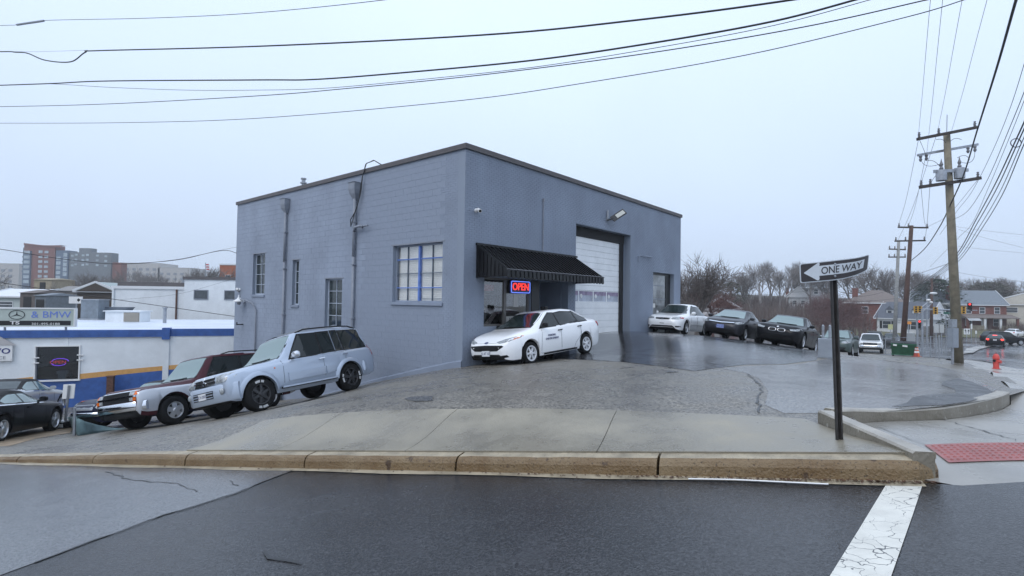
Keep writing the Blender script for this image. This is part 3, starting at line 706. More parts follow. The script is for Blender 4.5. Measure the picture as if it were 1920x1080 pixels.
MB().box(4.93, 4.96, 1.13, 1.188, 1.2, 1.45).build('handle', M_galv, dr)
# roller door ------------------------------------------------------------------
g0, g1, gz0, gz1 = RO[2]; gd_y = .36
MB().box(g0, g1, .30, .75, 4.46, gz1 + .2).box(g1 - .34, g1 - .02, .34, .8, gz0, 4.5).build('header_shadow_and_jamb', M_void, garage)  # near-black box stands in for the header shadow; second box is the dark jamb
MB().box(g1 - .02, g1 + .02, .3, .8, gz0, gz1).box(g0 - .02, g0 + .02, .3, .8, gz0, gz1).build('door_reveal', M_paint, garage)
gd = MB().box(g0 + .02, g1 - .36, gd_y + .05, gd_y + .09, gz0, 4.47).build('garage_door', mat('door_core', (.25, .27, .29), .6), garage)
tag(gd, 'white sectional garage door with a row of four panes')
z = gz0 + .02; row = 0
rows = [.27, .27, .27, .24, .24] + ['win'] + [.2, .22, .22, .24, .24, .24, .24, .24, .24]
for hgt in rows:
    if hgt == 'win':
        hgt = 0.46
        px_ = [5.81, 6.55, 7.62, 8.66, 9.68]
        for a, b in zip(px_, px_[1:]):
            MB().box(a + .03, b - .03, gd_y + .014, gd_y + .02, z + .03, z + hgt - .03).build('pane', mat('door_pane', (.42, .45, .52), .08, ior=1.7, nscale=2.5, namt=.3), gd)
            MB().box(a + .03, b - .03, gd_y + .008, gd_y + .0135, z + .27, z + hgt - .03).build('pane_banner', mat('pane_print', (.30, .24, .34), .4, nscale=5, namt=.35), gd)
            MB().box(a, b, gd_y, gd_y + .045, z, z + .03).box(a, b, gd_y, gd_y + .045, z + hgt - .03, z + hgt - .004).box(a, a + .03, gd_y, gd_y + .045, z + .03, z + hgt - .03).box(b - .03, b - .002, gd_y, gd_y + .045, z + .03, z + hgt - .03).build('pane_frame', M_panel, gd)
            MB().lathe([(.085, 0), (.08, -.006), (0, -.007)], 16, 'y', (a + .2, gd_y + .007, z + .24)).build('pane_emblem', M_plastic, gd)
    else:
        if z + hgt > 4.46: hgt = 4.46 - z
        if hgt > 0.05: MB().box(g0 + .02, g1 - .36, gd_y, gd_y + .045, z + .008, z + hgt - .008).box(g0 + .02, g1 - .36, gd_y + .012, gd_y + .04, z + hgt - .008, z + hgt).build('panel', M_panel, gd)
    z += hgt
MB().box(g0 - .1, g1 + .1, -.06, .34, gz0 - .12, gz0 + .012).build('threshold', M_conc, garage)
MB().box(9.66, 9.69, .3, .34, gz0, 4.5).build('door_track', M_black, garage)
# small glazed door at the far end ----------------------------------------------
s0, s1, q0, q1 = RO[3]
sdr = MB().box(s0 + .02, s1 - .5, .24, .29, q0, q1 - .1).build('glazed_door', mat('reflection_mottled_glass', (.24, .25, .25), .12, ior=1.8, nscale=1.2, namt=.75, detail=3), garage)  # grey mottled base colour stands in for reflections on the glass
MB().box(s1 - .5, s1 - .02, .20, .5, q0, q1).box(s0, s1 - .5, .2, .5, q1 - .1, q1).build('door_frame', M_black, sdr)
MB().box(s0 + .4, s0 + .7, .225, .232, 1.7, 1.9).build('notice', M_paper, sdr)
for zz in (1.25, 2.1, 2.75): MB().box(s0 + .02, s1 - .5, .225, .238, zz, zz + .03).build('glazing_bar', M_trim, sdr)
# conduit and pipe stubs
MB().tube([(3.72, -.03, 3.5), (3.72, -.03, 5.35)], .022, 6).box(3.69, 3.75, -.07, -.002, 5.33, 5.43).build('conduit', M_trim, garage)
MB().tube([(10.73, -.05, 3.72), (10.73, -.05, 3.95), (10.85, -.05, 4.0), (12.0, -.05, 4.03)], .022, 6).build('conduit', M_pdark, garage)
MB().tube([(-.12, 5.42, 4.3), (-.16, 5.3, 4.42), (-.16, 4.95, 4.44), (-.16, 4.85, 4.40)], .05, 8).tube([(-.16, 4.8, 4.42), (-.16, 4.55, 4.42)], .03, 6).tube([(-.1, 5.1, 4.42), (0, 5.1, 4.42)], .02, 6).build('pipe_stub', M_trim, garage, True)
MB().tube([(-.02, 4.6, -.4), (-.02, 4.6, -.05), (-.02, 5.5, -1.0)], .02, 5).build('conduit', M_pdark, garage)
MB().box(-.3, -.0, 14.5, 14.55, .62, .67).box(-.3, -.26, 14.5, 14.55, .67, .75).build('hook', M_black, garage)

# awning: its own thing, with each metal pan
aw = thing('awning', 'black ribbed metal awning over the shop window and entry', 'awning', wall_uv(.5, -.002, 0), ANG)
M_awn = mat('black_awning_metal', (.006, .006, .007), 0.28, nscale=2, namt=.4, spec=.3)
zt, zb_, prj, LA = 3.55, 2.80, 1.2, 5.28; nP = 27; pw = LA / nP
def pan(mb, x0, x1):
    th = .02
    a = [(x0, 0, zt), (x1, 0, zt), (x1, -prj, zb_), (x0, -prj, zb_)]; b = [(x, y, z - th) for x, y, z in a]
    mb.add(a + b, [(0, 3, 2, 1), (4, 5, 6, 7), (0, 1, 5, 4), (1, 2, 6, 5), (2, 3, 7, 6), (3, 0, 4, 7)])
    mb.bar((x0 + .012, -.002, zt + .018), (x0 + .012, -prj, zb_ + .018), .024, .04)
mb = MB(); pan(mb, .003, pw - .003); pm = mb.mesh('pan', M_awn)
mb = MB(); mb.add([(.002, -prj, zb_ - .025), (pw - .002, -prj, zb_ - .025), (pw - .002, -prj - .012, zb_ - .22), (pw * .75, -prj - .012, zb_ - .245), (pw * .5, -prj - .012, zb_ - .25), (pw * .25, -prj - .012, zb_ - .245), (.002, -prj - .012, zb_ - .22)], [(0, 6, 5, 4, 3, 2, 1)])
mb.bar((.01, -prj - .012, zb_ - .03), (.01, -prj - .02, zb_ - .22), .02, .02); vm = mb.mesh('valance', M_awn)
for k in range(nP):
    link('pan', pm, aw, (k * pw, 0, 0)); link('valance', vm, aw, (k * pw, 0, 0))
MB().box(-.03, LA + .03, -.06, .0, zt - .005, zt + .06).build('flashing', M_awn, aw)
MB().tube([(0, -prj - .01, zb_ + .005), (LA, -prj - .01, zb_ + .005)], .016, 6).build('front_rail', mat('wet_rail', (.12, .12, .13), .2), aw)
for x in (0, LA - .02):
    mb = MB(); mb.add([(x, 0, zt), (x, -prj, zb_), (x, -prj, zb_ - .2), (x, 0, zb_ - .22), (x + .02, 0, zt), (x + .02, -prj, zb_), (x + .02, -prj, zb_ - .2), (x + .02, 0, zb_ - .22)], [(0, 1, 2, 3), (7, 6, 5, 4), (0, 4, 5, 1), (2, 6, 7, 3)])
    for j in range(1, 8):
        y = -prj * j / 8; zz = zt + (zb_ - zt) * j / 8; mb.bar((x - .004, y, zz - .02), (x - .004, y, zb_ - .2), .012, .03)
    mb.build('side_panel', M_awn, aw)
for x in (.3, 3.0, LA - .3): MB().tube([(x, -.02, 2.65), (x, -prj + .05, zb_ - .03)], .015, 5).build('brace', M_black, aw)
# neon sign
ng = mat('neon_red', (.6, .02, .02), .4, emit=(1, .06, .05), estr=1.0); nb_ = mat('neon_blue', (.1, .15, .8), .4, emit=(.16, .28, 1), estr=1.0)
os_ = thing('open_sign', 'lit red and blue neon sign reading OPEN in the shop window', 'neon sign', wall_uv(2.52, -.035, 2.36), ANG)
MB().box(-.5, .5, 0, .03, -.21, .21).build('backboard', mat('neon_board', (.02, .03, .12), .3), os_)
rr = []
for cx, cz, a0 in ((.42, .13, 0), (-.42, .13, 90), (-.42, -.13, 180), (.42, -.13, 270)):
    for k in range(5): a = radians(a0 + k * 22.5); rr.append((cx + .05 * cos(a), -.03, cz + .05 * sin(a)))
MB().tube(rr + rr[:1], .013, 6).build('border_tube', nb_, os_, True)
text_mesh('letters', 'OPEN', .33, ng, os_, frame((0, -.03, 0), (1, 0, 0), (0, 0, 1)), .008, sx=.98, bold=.004)
# security cameras
def sec_cam(loc, rz, tilt, label):
    c = thing('security_camera', label, 'camera', loc, rz)
    MB().lathe([(0, 0), (.06, 0), (.06, .03), (.03, .05), (0, .05)], 12, 'x').tube([(.04, 0, 0), (.12, 0, .0)], .02, 6).build('mount', M_plastic, c, 40)
    d = Vector((sin(tilt[0]) * 1, -cos(tilt[0]), -tilt[1])).normalized(); b = Vector((.12, 0, 0))
    MB().tube([b - d * .1, b + d * .2], .055, 10).build('body', M_plastic, c, 40); MB().tube([b + d * .2, b + d * .206], .042, 10).build('lens', M_black, c)
    return c
sec_cam(wall_uv(.45, 0, 4.56), ANG - pi / 2, (1.0, .3), 'white security camera high on the brick corner above the awning')
sec_cam(wall_uv(0, 14.96, 2.26), ANG + pi, (-.6, .35), 'white security camera at the far end of the block side wall')
# flood light on a stub pole
fl = thing('flood_light', 'slim grey flood light on a bracket above the garage door', 'light', wall_uv(7.97, 0, 5.2), ANG)
MB().tube([(0, -.06, .1), (0, -.06, .42)], .035, 8).box(-.05, .05, -.06, 0, .0, .12).build('bracket', M_galv, fl)
MB().bar((.0, -.06, .02), (.18, -.25, .1), .06).build('arm', M_black, fl)
fn = Vector((-.75, -.55, .38)); MB().bar((.12, -.2, .06), (.55, -.52, .42), .26, .05, fn).build('head', M_black, fl)
MB().bar((.25 - .02, -.30 - .02, .17), (.52 - .02, -.50 - .02, .395), .17, .03, fn).build('lens', mat('lamp_lens', (.5, .5, .45), .2), fl)
# goose-neck lamp
w_ = wall_uv(-.06, 13.1); zg = ground_h(w_.x, w_.y)
gl_ = thing('gooseneck_lamp', 'old wall lamp with white shade on a curved pipe', 'lamp', (w_.x, w_.y, zg), ANG)
top = C0.z + 1.35 - zg
MB().tube([(0, 0, 0), (0, 0, top), (-.05, .25, top + .28), (-.15, .7, top + .42), (-.2, 1.2, top + .45)], .03, 7).build('pipe', M_trim, gl_, True)
MB().lathe([(.06, .12), (.1, .05), (.22, -.02), (.26, -.08), (.24, -.08), (.1, -.02)], 14, 'z', (-.2, 1.3, top + .42)).build('shade', M_plastic, gl_, True)
MB().lathe([(0, .25), (.05, .24), (.06, .12), (.1, .05)], 10, 'z', (-.2, 1.3, top + .42)).lathe([(0, -.22), (.07, -.2), (.09, -.1), (.08, -.02)], 10, 'z', (-.2, 1.3, top + .42)).build('bulb_housing', M_galv, gl_, True)
# slack black cable over the parapet
cb = thing('cable', 'slack black cable hanging from the parapet beside the downspout', 'cable', C0, ANG)
MB().tube([(.3, 4.3, 6.5), (.05, 4.55, 6.7), (-.06, 4.85, 6.62), (-.1, 5.0, 6.2), (-.1, 5.1, 5.6), (-.12, 5.35, 5.0), (-.2, 5.53, 4.7), (-.2, 5.5, 4.45)], .018, 5).tube([(.3, 4.32, 6.5), (.05, 4.6, 6.72), (-.06, 4.9, 6.6), (-.1, 5.05, 6.1), (-.1, 5.2, 5.4), (-.14, 5.4, 4.9), (-.2, 5.5, 4.45)], .012, 5).build('strand', M_black, cb, True)
# ================================================================== CARS
def pchip(pts):
    X = [p[0] for p in pts]; Y = [p[1] for p in pts]; n = len(X); h = [X[i + 1] - X[i] for i in range(n - 1)]; dl = [(Y[i + 1] - Y[i]) / h[i] for i in range(n - 1)]
    m = [dl[0]] + [0] * (n - 2) + [dl[-1]]
    for i in range(1, n - 1):
        if dl[i - 1] * dl[i] > 0:
            a, b = 2 * h[i] + h[i - 1], h[i] + 2 * h[i - 1]; m[i] = (a + b) / (a / dl[i - 1] + b / dl[i])
    def f(x):
        if x <= X[0]: return Y[0]
        if x >= X[-1]: return Y[-1]
        i = 0
        while x > X[i + 1]: i += 1
        t = (x - X[i]) / h[i]
        return (1 + 2 * t) * (1 - t) ** 2 * Y[i] + t * (1 - t) ** 2 * h[i] * m[i] + t * t * (3 - 2 * t) * Y[i + 1] + t * t * (t - 1) * h[i] * m[i + 1]
    return f
def paint(name, col, metal=0.0, rough=0.3): return mat('car_paint_' + name, col, rough, metal=metal, coat=1.0 if max(col) > .1 else .3, nscale=40, namt=0.03, spec=.5 if max(col) > .1 else .05)
M_tyre = mat('tyre_rubber', (.009, .009, .0095), 0.75, spec=.2); M_rimd = mat('rim_dark', (.02, .02, .022), .4)
M_alloy = mat('alloy', (.55, .56, .58), .28, metal=.7); M_chrome = mat('chrome', (.75, .77, .8), .1, metal=1.0)
M_plas = mat('black_plastic', (.010, .010, .011), .5, spec=.25); M_lamp = mat('headlamp_glass', (.30, .32, .33), .06, ior=1.7, nscale=11, namt=.75)
M_amber = mat('amber_lens', (.75, .16, .02), .15); M_red = mat('red_lens', (.42, .012, .016), .12)
M_cglass = mat('car_side_glass', (.012, .017, .017), .03, ior=1.5); M_shield = mat('car_windshield', (.02, .032, .032), .13, ior=1.6)
M_shield2 = mat('sky_pale_windshield', (.12, .19, .18), .03, ior=2.2); M_plate = mat('licence_plate', (.72, .73, .74), .4); M_ink = mat('plate_ink', (.05, .06, .16), .5)  # second windshield: base colour made pale to stand in for reflected sky
M_under = mat('underbody', (.006, .006, .007), .8); M_brake = mat('lit_brake_lamp', (.6, .02, .02), .3, emit=(1, .04, .02), estr=3.5)

def spec(L, W, H, WB, foh, r, hood, cowl, wt, rt, rb, tail, nose, belt, clear=.2, gh=.64, tw=.2, kind='sedan', arch=.055, top=None, hwf=None):
    """key points as (distance from front bumper, height)"""
    (cd, cz), (rbd, rbz) = cowl, rb; S = dict(L=L, W=W, H=H, WB=WB, foh=foh, r=r, tw=tw, kind=kind, cd=cd, cz=cz, wt=wt, rt=rt, rbd=rbd, rbz=rbz, arch=arch, b0=belt[0], b1=belt[1], gh=gh)
    wz = H - .07
    S['top'] = top or [(0, nose - .10), (.03, nose - .02), (.10, nose + .03), (.25, hood), (cd * .6, hood + (cz - hood) * .62), (cd - .05, cz), (cd + .06, cz + .03), (cd + .06 + (wt - cd) * .5, cz + (wz - cz) * .54), (wt, wz), (wt + .22, H - .018), ((wt + rt) / 2 + .1, H), (rt - .22, H - .03), (rt, H - .075), (rt + (rbd - rt) * .5, (H - .075 + rbz) / 2), (rbd, rbz)] + ([(L - .14, tail), (L - .04, tail - .07), (L, tail - .22)] if L - rbd > .25 else [(L - .02, tail), (L, tail - .25)])
    if kind in ('suv', 'pickup'): S['top'][:5] = [(0, hood - .10), (.015, hood - .035), (.07, hood), (.25, hood + .015), (cd * .6, hood + (cz - hood) * .62)]; nose = hood - .04
    S['sh'] = [(0, nose - .14), (.06, nose - .06), (.25, hood - .07), (cd, belt[0] - .05), (cd + .5, belt[0]), (rt, belt[1]), (L - .2, belt[1] - .02), (L - .05, min(belt[1], tail) - .12), (L, tail - .3)]
    S['bot'] = [(0, clear + .18), (.08, clear + .05), (.3, clear), (L - .5, clear + .02), (L - .1, clear + .1), (L, clear + .25)]
    f = hwf or [(0, .58), (.04, .70), (.13, .81), (.32, .91), (.7, .975), (1.3, 1.0), (L - 1.4, 1.0), (L - .6, .96), (L - .2, .89), (L - .05, .80), (L, .70)]
    S['hw'] = [(d, v * W / 2) for d, v in f]
    S['rw'] = [(0, .40 * W / 2), (.1, .62 * W / 2), (.4, .78 * W / 2), (cd, .84 * W / 2), (wt, gh * W / 2), ((wt + rt) / 2, gh * 1.02 * W / 2), (rt, gh * .97 * W / 2), (rbd, .78 * W / 2 if L - rbd > .25 else gh * 1.12 * W / 2), (L - .05, .66 * W / 2), (L, .5 * W / 2)]
    return S

class Car:
    def __init__(s, name, label, S, pm, group=None, matfn=None, extra=None):
        s.S = S; s.root = thing(name, label, 'car', (0, 0, 0), 0, group); s.xf = S['WB'] / 2 + S['foh']; s.pm = pm
        F = {k: pchip(S[k]) for k in ('top', 'sh', 'bot', 'hw', 'rw')}; s.F = F; L = S['L']; R = S['r'] + S['arch']
        st = set([0, .015, .04, .08, .13, .2, .28, .38, .5] + [L - q for q in (0, .015, .04, .09, .15, .24, .36)])
        st |= {.5 + (L - .86) * i / 44 for i in range(45)}
        wd = (S['foh'], S['foh'] + S['WB'])
        for c in wd: st |= {c + R * cos(pi * k / 16) for k in range(17)} | {c - R - .004, c + R + .004}
        st = sorted(q for q in st if 0 <= q <= L); mb = MB(); N = 0; rows = []
        last = -1
        for d in st:
            if d - last < .003 and d not in (0, L): continue
            last = d; x = s.xf - d; w_ = F['hw'](d); b = F['bot'](d); sh = F['sh'](d); t = F['top'](d); rw = min(F['rw'](d), w_ * .93)
            sh = min(sh, t - .005); bs = b
            for c in wd:
                if abs(d - c) < R: bs = max(bs, S['r'] + sqrt(R * R - (d - c) ** 2))
            bs = min(bs, sh - .07)
            zt = t - min(.055, max(.012, (t - sh) * .3)); mid = max(b + (sh - b) * .52, bs + .03); k = (t - sh)
            lo = max(bs + .02, b + .10) if bs == b else bs + .02
            ring = [(0, b), (w_ * .6, b), (w_ * .6, bs), (w_ * .93, bs), (w_ * .975, lo), (w_ * 1.0, max(mid, lo + .01)), (w_ * .992, max(sh - .07, mid + .02, lo + .015)), (w_ * .955, sh), (w_ * .915, sh + min(.02, k * .2))]
            y0, z0 = ring[-1]
            for q in (.35, .7, 1.0): ring.append((y0 + (rw - y0) * (q if q < 1 else 1), z0 + (zt - z0) * q))
            ring += [(rw * .94, t - (t - zt) * .42), (rw * .75, t - (t - zt) * .16), (rw * .4, t - (t - zt) * .04), (0, t)]
            rows.append([(x, y, z) for y, z in ring]); N = len(ring)
        for rw_ in rows: mb.v += rw_ + [(x, -y, z) for x, y, z in rw_]
        for i in range(len(rows) - 1):
            a = i * 2 * N; b = (i + 1) * 2 * N
            for k in range(N - 1):
                for q in (0, N):
                    f = (a + q + k, b + q + k, b + q + k + 1, a + q + k + 1)
                    mb.f.append(f if q else f[::-1]); mb.m.append(1 if k < 3 else 0)
        for i in (0, len(rows) - 1):
            a = i * 2 * N; mb.f.append(tuple([a + k for k in range(N)] + [a + N + k for k in range(N - 1, -1, -1)])); mb.m.append(0)
        mats = [pm, M_under] + (extra or [])
        me = mb.mesh('body', mats); fix_normals(me)
        if matfn:
            for p in me.polygons:
                if p.material_index == 0:
                    c = p.center; p.material_index = matfn(s.xf - c.x, abs(c.y), c.z, p.normal)
        me.polygons.foreach_set('use_smooth', [True] * len(me.polygons)); me.set_sharp_from_angle(angle=radians(38))
        s.body = link('body', me, s.root)
        s.bvh = BVHTree.FromPolygons([v.co.copy() for v in me.vertices], [tuple(p.vertices) for p in me.polygons])
        s.d2x = lambda d: s.xf - d
    def hit(s, o, d):
        h = s.bvh.ray_cast(Vector(o), Vector(d).normalized())
        return h[0] if h[0] is not None else s.bvh.find_nearest(Vector(o) + Vector(d).normalized() * 2)[0]
    def view(s, view, a, b):
        """a 2-D point on the car -> ray"""
        if view == 'L': return (s.xf - a, 4, b), (0, -1, 0)
        if view == 'R': return (s.xf - a, -4, b), (0, 1, 0)
        if view == 'F': return (6, a, b), (-1, 0, 0)
        if view == 'B': return (-6, a, b), (1, 0, 0)
        if view == 'T': return (s.xf - a, b, 4), (0, 0, -1)
        (d0, z0), (d1, z1) = view; t = Vector((-(d1 - d0), 0, z1 - z0)); nrm = Vector((t.z, 0, -t.x)).normalized()
        if nrm.z < 0: nrm = -nrm
        p = Vector((s.xf - d0, a, z0)) + t * b + nrm * 1.5; return p, -nrm
    def decal(s, name, poly, view, m, off=.004, step=.07, both=False, parent=None, lab=None, thick=.012):
        out = []
        views = [(view, 1)]
        if both: views = [('L', 1), ('R', 1)] if view in ('L', 'R') else [(view, 1), (view, -1)]
        for vw, sg in views:
            pl = [(p[0] * (sg if vw in ('F', 'B') or not isinstance(vw, str) else 1), p[1] * (sg if vw == 'T' else 1)) for p in poly]
            vs, fs = fill(pl, step); mb = MB(); tv = []; bv = []
            for v in vs:
                o, d = s.view(vw, v.x, v.y); h = s.hit(o, d); d = Vector(d).normalized(); tv.append(h - d * off); bv.append(h + d * thick)
            n = len(tv); mb.add(tv, fs)
            ec = {}
            for f in fs:
                for i in range(len(f)):
                    e = (f[i], f[(i + 1) % len(f)]); k = tuple(sorted(e)); ec[k] = None if k in ec else e
            mb.v += [tuple(v) for v in bv]
            for e in ec.values():
                if e: mb.f.append((e[1], e[0], e[0] + n, e[1] + n)); mb.m.append(0)
            me = mb.mesh(name, m)
            nn = sum((p.normal.dot(-Vector(s.view(vw, 0, 0)[1]).normalized()) for p in me.polygons[:max(1, len(fs))]), 0)
            if nn < 0: me.flip_normals()
            me.polygons.foreach_set('use_smooth', [True] * len(me.polygons)); me.set_sharp_from_angle(angle=radians(50))
            o = link(name, me, parent or s.root); out.append(o)
            if lab: tag(o, lab)
        return out
    def seam(s, pts, view='L', m=None, w=.010, name='panel_gap'):
        sides = ('L', 'R') if view == 'L' else (view,)
        for vw in sides:
            mb = MB(); q = []
            for i in range(len(pts) - 1):
                k = max(1, int(Vector((pts[i + 1][0] - pts[i][0], pts[i + 1][1] - pts[i][1])).length / .08))
                for j in range(k + (i == len(pts) - 2)): q.append((pts[i][0] + (pts[i + 1][0] - pts[i][0]) * j / k, pts[i][1] + (pts[i + 1][1] - pts[i][1]) * j / k))
            hs = []
            for a, b in q: o, d = s.view(vw, a, b); hs.append(s.hit(o, d) - Vector(d) * .0005)
            mb.tube(hs, w * .5, 4); mb.build(name, m or M_plas, s.root)
    def windows(s, panes, shield=None, rear=True, trim=True, trimm=None, gm=None):
        S = s.S
        for dlo in panes:
            pass
        if trim:
            al = [p for q in panes for p in q]
        for q in panes:
            c = Vector((sum(p[0] for p in q) / len(q), sum(p[1] for p in q) / len(q)))
            if trim: s.decal('window_surround', [tuple(c + (Vector(p) - c) * 1.0 + (Vector(p) - c).normalized() * .045) for p in q], 'L', trimm or M_plas, .002, .09, True)
            s.decal('side_window', q, 'L', gm or M_cglass, .006, .08, True)
        ln_ = ((S['cd'] + .03, S['cz'] + .02), (S['wt'], S['H'] - .075)); wb, wt_ = s.F['rw'](S['cd']) * .93, s.F['rw'](S['wt']) * .93
        s.decal('windshield_seal', [(-wb - .02, .0), (0, -.03), (wb + .02, .0), (wt_ + .015, .99), (-wt_ - .015, .99)], ln_, M_plas, .002, .15)
        s.decal('windshield', [(-wb + .02, .05), (0, .02), (wb - .02, .05), (wt_ - .02, .93), (0, .96), (-wt_ + .02, .93)], ln_, shield or M_shield, .007, .12)
        for sg in (-1, 1):
            mb = MB(); pts = []
            for k in range(5):
                o, d = s.view(ln_, -wb * .35 * sg + k * .16 * sg + .05, .03 + .012 * k); pts.append(s.hit(o, d) - Vector(d) * .018)
            mb.tube(pts, .01, 4).build('wiper', M_plas, s.root)
        if rear:
            lr = ((S['rbd'], S['rbz']), (S['rt'], S['H'] - .08)); wb, wt_ = s.F['rw'](S['rbd']) * .88, s.F['rw'](S['rt']) * .9
            s.decal('rear_window', [(-wb, .1), (wb, .1), (wt_, .92), (-wt_, .92)], lr, M_shield, .006, .15)
    def mirrors(s, d=None, z=None, m=None, sz=1.0):
        S = s.S; d = d or S['cd'] + .42; z = z or S['b0'] + .10
        for sg in (1, -1):
            y = s.hit((s.xf - d, 4 * sg, z - .06), (0, -sg, 0)).y; mb = MB(); n = 10
            prof = [(0, -.055), (.6, -.05), (.95, -.01), (1, .02), (.92, .05)]
            for rr, h in prof:
                for k in range(n): a = 2 * pi * k / n; mb.v.append((s.xf - d - h * 1.2, y + sg * (.13 * sz + .10 * sz * rr * (abs(cos(a)) ** .7) * (1 if cos(a) > 0 else -1)), z + .01 + .072 * sz * rr * (abs(sin(a)) ** .7) * (1 if sin(a) > 0 else -1)))
            for i in range(4):
                for k in range(n): mb.f.append((i * n + k, i * n + (k + 1) % n, i * n + n + (k + 1) % n, i * n + n + k)); mb.m.append(0)
            mb.f.append(tuple(range(4 * n, 5 * n))); mb.m.append(0); mb.bar((s.xf - d, y - sg * .02, z - .05), (s.xf - d, y + sg * .1, z - .02), .05, .04)
            me = mb.mesh('mirror', m or s.pm, 40); fix_normals(me); link('mirror', me, s.root)
    def handles(s, ds, z, m=None):
        for sg in (1, -1):
            for d, zz in [(q, z) if not isinstance(q, tuple) else q for q in ds]:
                h = s.hit((s.xf - d, 4 * sg, zz), (0, -sg, 0)); MB().bar((s.xf - d + .09, h.y + sg * .022, zz), (s.xf - d - .09, h.y + sg * .022, zz + .008), .022, .03).bar((s.xf - d + .085, h.y - sg * .01, zz), (s.xf - d + .085, h.y + sg * .02, zz), .02, .025).bar((s.xf - d - .085, h.y - sg * .01, zz), (s.xf - d - .085, h.y + sg * .02, zz), .02, .025).build('door_handle', m or s.pm, s.root)
    def wheels(s, style='five', m=None, letters=False, rr=.66):
        S = s.S; R = S['r']; tw = S['tw']; m = m or M_alloy; y = S['W'] / 2 - tw / 2 - .035; rm = R * rr
        ty = MB().lathe([(rm, -tw / 2), (rm + .02, -tw / 2 - .004), (R - .05, -tw / 2 - .008), (R - .012, -tw / 2 + .012), (R, -tw / 2 + .04), (R, tw / 2 - .04), (R - .012, tw / 2 - .012), (R - .05, tw / 2 + .008), (rm + .02, tw / 2 + .004), (rm, tw / 2)], 30, 'y').mesh('tyre', M_tyre, 40)
        mb = MB(); mb.lathe([(rm + .004, tw / 2), (rm + .006, tw / 2 + .008), (rm - .012, tw / 2 + .006), (rm - .03, tw / 2 - .03), (rm - .04, 0)], 28, 'y')
        f = tw / 2 - .012
        def spoke(a, w0, w1, r0, r1, d0=0, d1=0.012):
            ca, sa = cos(a), sin(a); T = lambda r, t: (r * ca - t * sa, r * sa + t * ca)
            v = []
            for yy in (f + d1, f - .03): 
                for r_, t in ((r0, -w0), (r1, -w1), (r1, w1), (r0, w0)): p = T(r_, t); v.append((p[0], yy if yy < f else f + (d0 if r_ == r1 else d1), p[1]))
            mb.add(v, [(3, 2, 1, 0), (0, 1, 5, 4), (1, 2, 6, 5), (2, 3, 7, 6), (3, 0, 4, 7)])
        if style == 'five':
            for k in range(5): spoke(2 * pi * k / 5 + .3, .045, .055, .04, rm - .015)
        elif style == 'ten':
            for k in range(5):
                for e in (-.12, .12): spoke(2 * pi * k / 5 + .3 + e, .016, .016, .04, rm - .015)
        elif style == 'cap':
            for k in range(6):
                spoke(2 * pi * k / 6 + .2, .022, .036, .05, rm - .02)
            mb.lathe([(rm - .003, f + .012), (rm - .028, f + .015)], 28, 'y')
        elif style == 'slot':
            mb.lathe([(.12, f + .012), (.05, f + .014)], 20, 'y')
            for k in range(5): spoke(2 * pi * k / 5 + .3, .055, .07, .08, rm - .02)
        elif style == 'six':
            for k in range(6): spoke(2 * pi * k / 6, .035, .03, .04, rm - .015)
        mb.lathe([(.065, f - .02), (.06, f + .016), (.045, f + .03), (0, f + .032)], 14, 'y')
        rim = mb.mesh('rim', m, 35); fix_normals(rim)
        hub = MB().lathe([(rm - .02, f - .06), (.0, f - .055)], 20, 'y').lathe([(rm - .02, -tw / 2 + .01), (0, -tw / 2 + .02)], 20, 'y').mesh('wheel', M_rimd)
        if letters:
            r0, r1 = R - .115, R - .06; yy = tw / 2 + .011; lms = []
            for c, n_ in ((.9, 9), (.9 + pi, 9)):
                lm = MB()
                for k in range(n_):
                    a = c + (k - n_ / 2) * .085; b = a + .055
                    if k == 5: continue
                    lm.add([(r0 * cos(a), yy, r0 * sin(a)), (r1 * cos(a), yy, r1 * sin(a)), (r1 * cos(b), yy, r1 * sin(b)), (r0 * cos(b), yy, r0 * sin(b))], [(0, 1, 2, 3)])
                lms.append(lm.mesh('tyre_lettering', M_plastic))
        for x in (S['WB'] / 2, -S['WB'] / 2):
            for sg in (1, -1):
                w_ = link('wheel', hub, s.root, (x, sg * y, R)); w_.rotation_euler = (0, random.uniform(0, 6), 0 if sg > 0 else pi)
                link('tyre', ty, w_); link('rim', rim, w_)
                for l_ in (lms if letters else []): tag(link('tyre_lettering', l_, w_), kind='stuff')
    def flares(s, m, w=.1, off=.03):
        R = s.S['r'] + s.S['arch']
        for xc in (s.S['WB'] / 2, -s.S['WB'] / 2):
            for sg in (1, -1):
                mb = MB(); n = 20
                for k in range(n + 1):
                    a = radians(2) + radians(176) * k / n
                    for rr_, o in ((R - .005, -.05), (R - .005, off), (R + w * .5, off), (R + w, .0), (R + w, -.05)):
                        x = xc + rr_ * cos(a); z = s.S['r'] + rr_ * sin(a); y = s.hit((xc + (R + w * .9) * cos(a), 4 * sg, max(.35, s.S['r'] + (R + w * .9) * sin(a))), (0, -sg, 0)).y
                        mb.v.append((x, y + sg * o, z))
                for k in range(n):
                    for q in range(4): mb.f.append((k * 5 + q, k * 5 + q + 1, k * 5 + q + 6, k * 5 + q + 5)); mb.m.append(0)
                me = mb.mesh('wheel_arch_flare', m, 40); fix_normals(me); link('wheel_arch_flare', me, s.root)
    def plate(s, z, txt, view='F', y=0, m=None):
        o, d = s.view(view, y, z); h = s.hit(o, d); sg = 1 if view == 'F' else -1
        p = MB().box(h.x + sg * .012 - .006, h.x + sg * .012 + .006, y - .15, y + .15, z - .075, z + .075).build('licence_plate', m or M_plate, s.root)
        text_mesh('plate_text', txt, .11, M_ink, p, frame((h.x + sg * .021, y, z - .005), (0, sg, 0), (0, 0, 1)), .001)
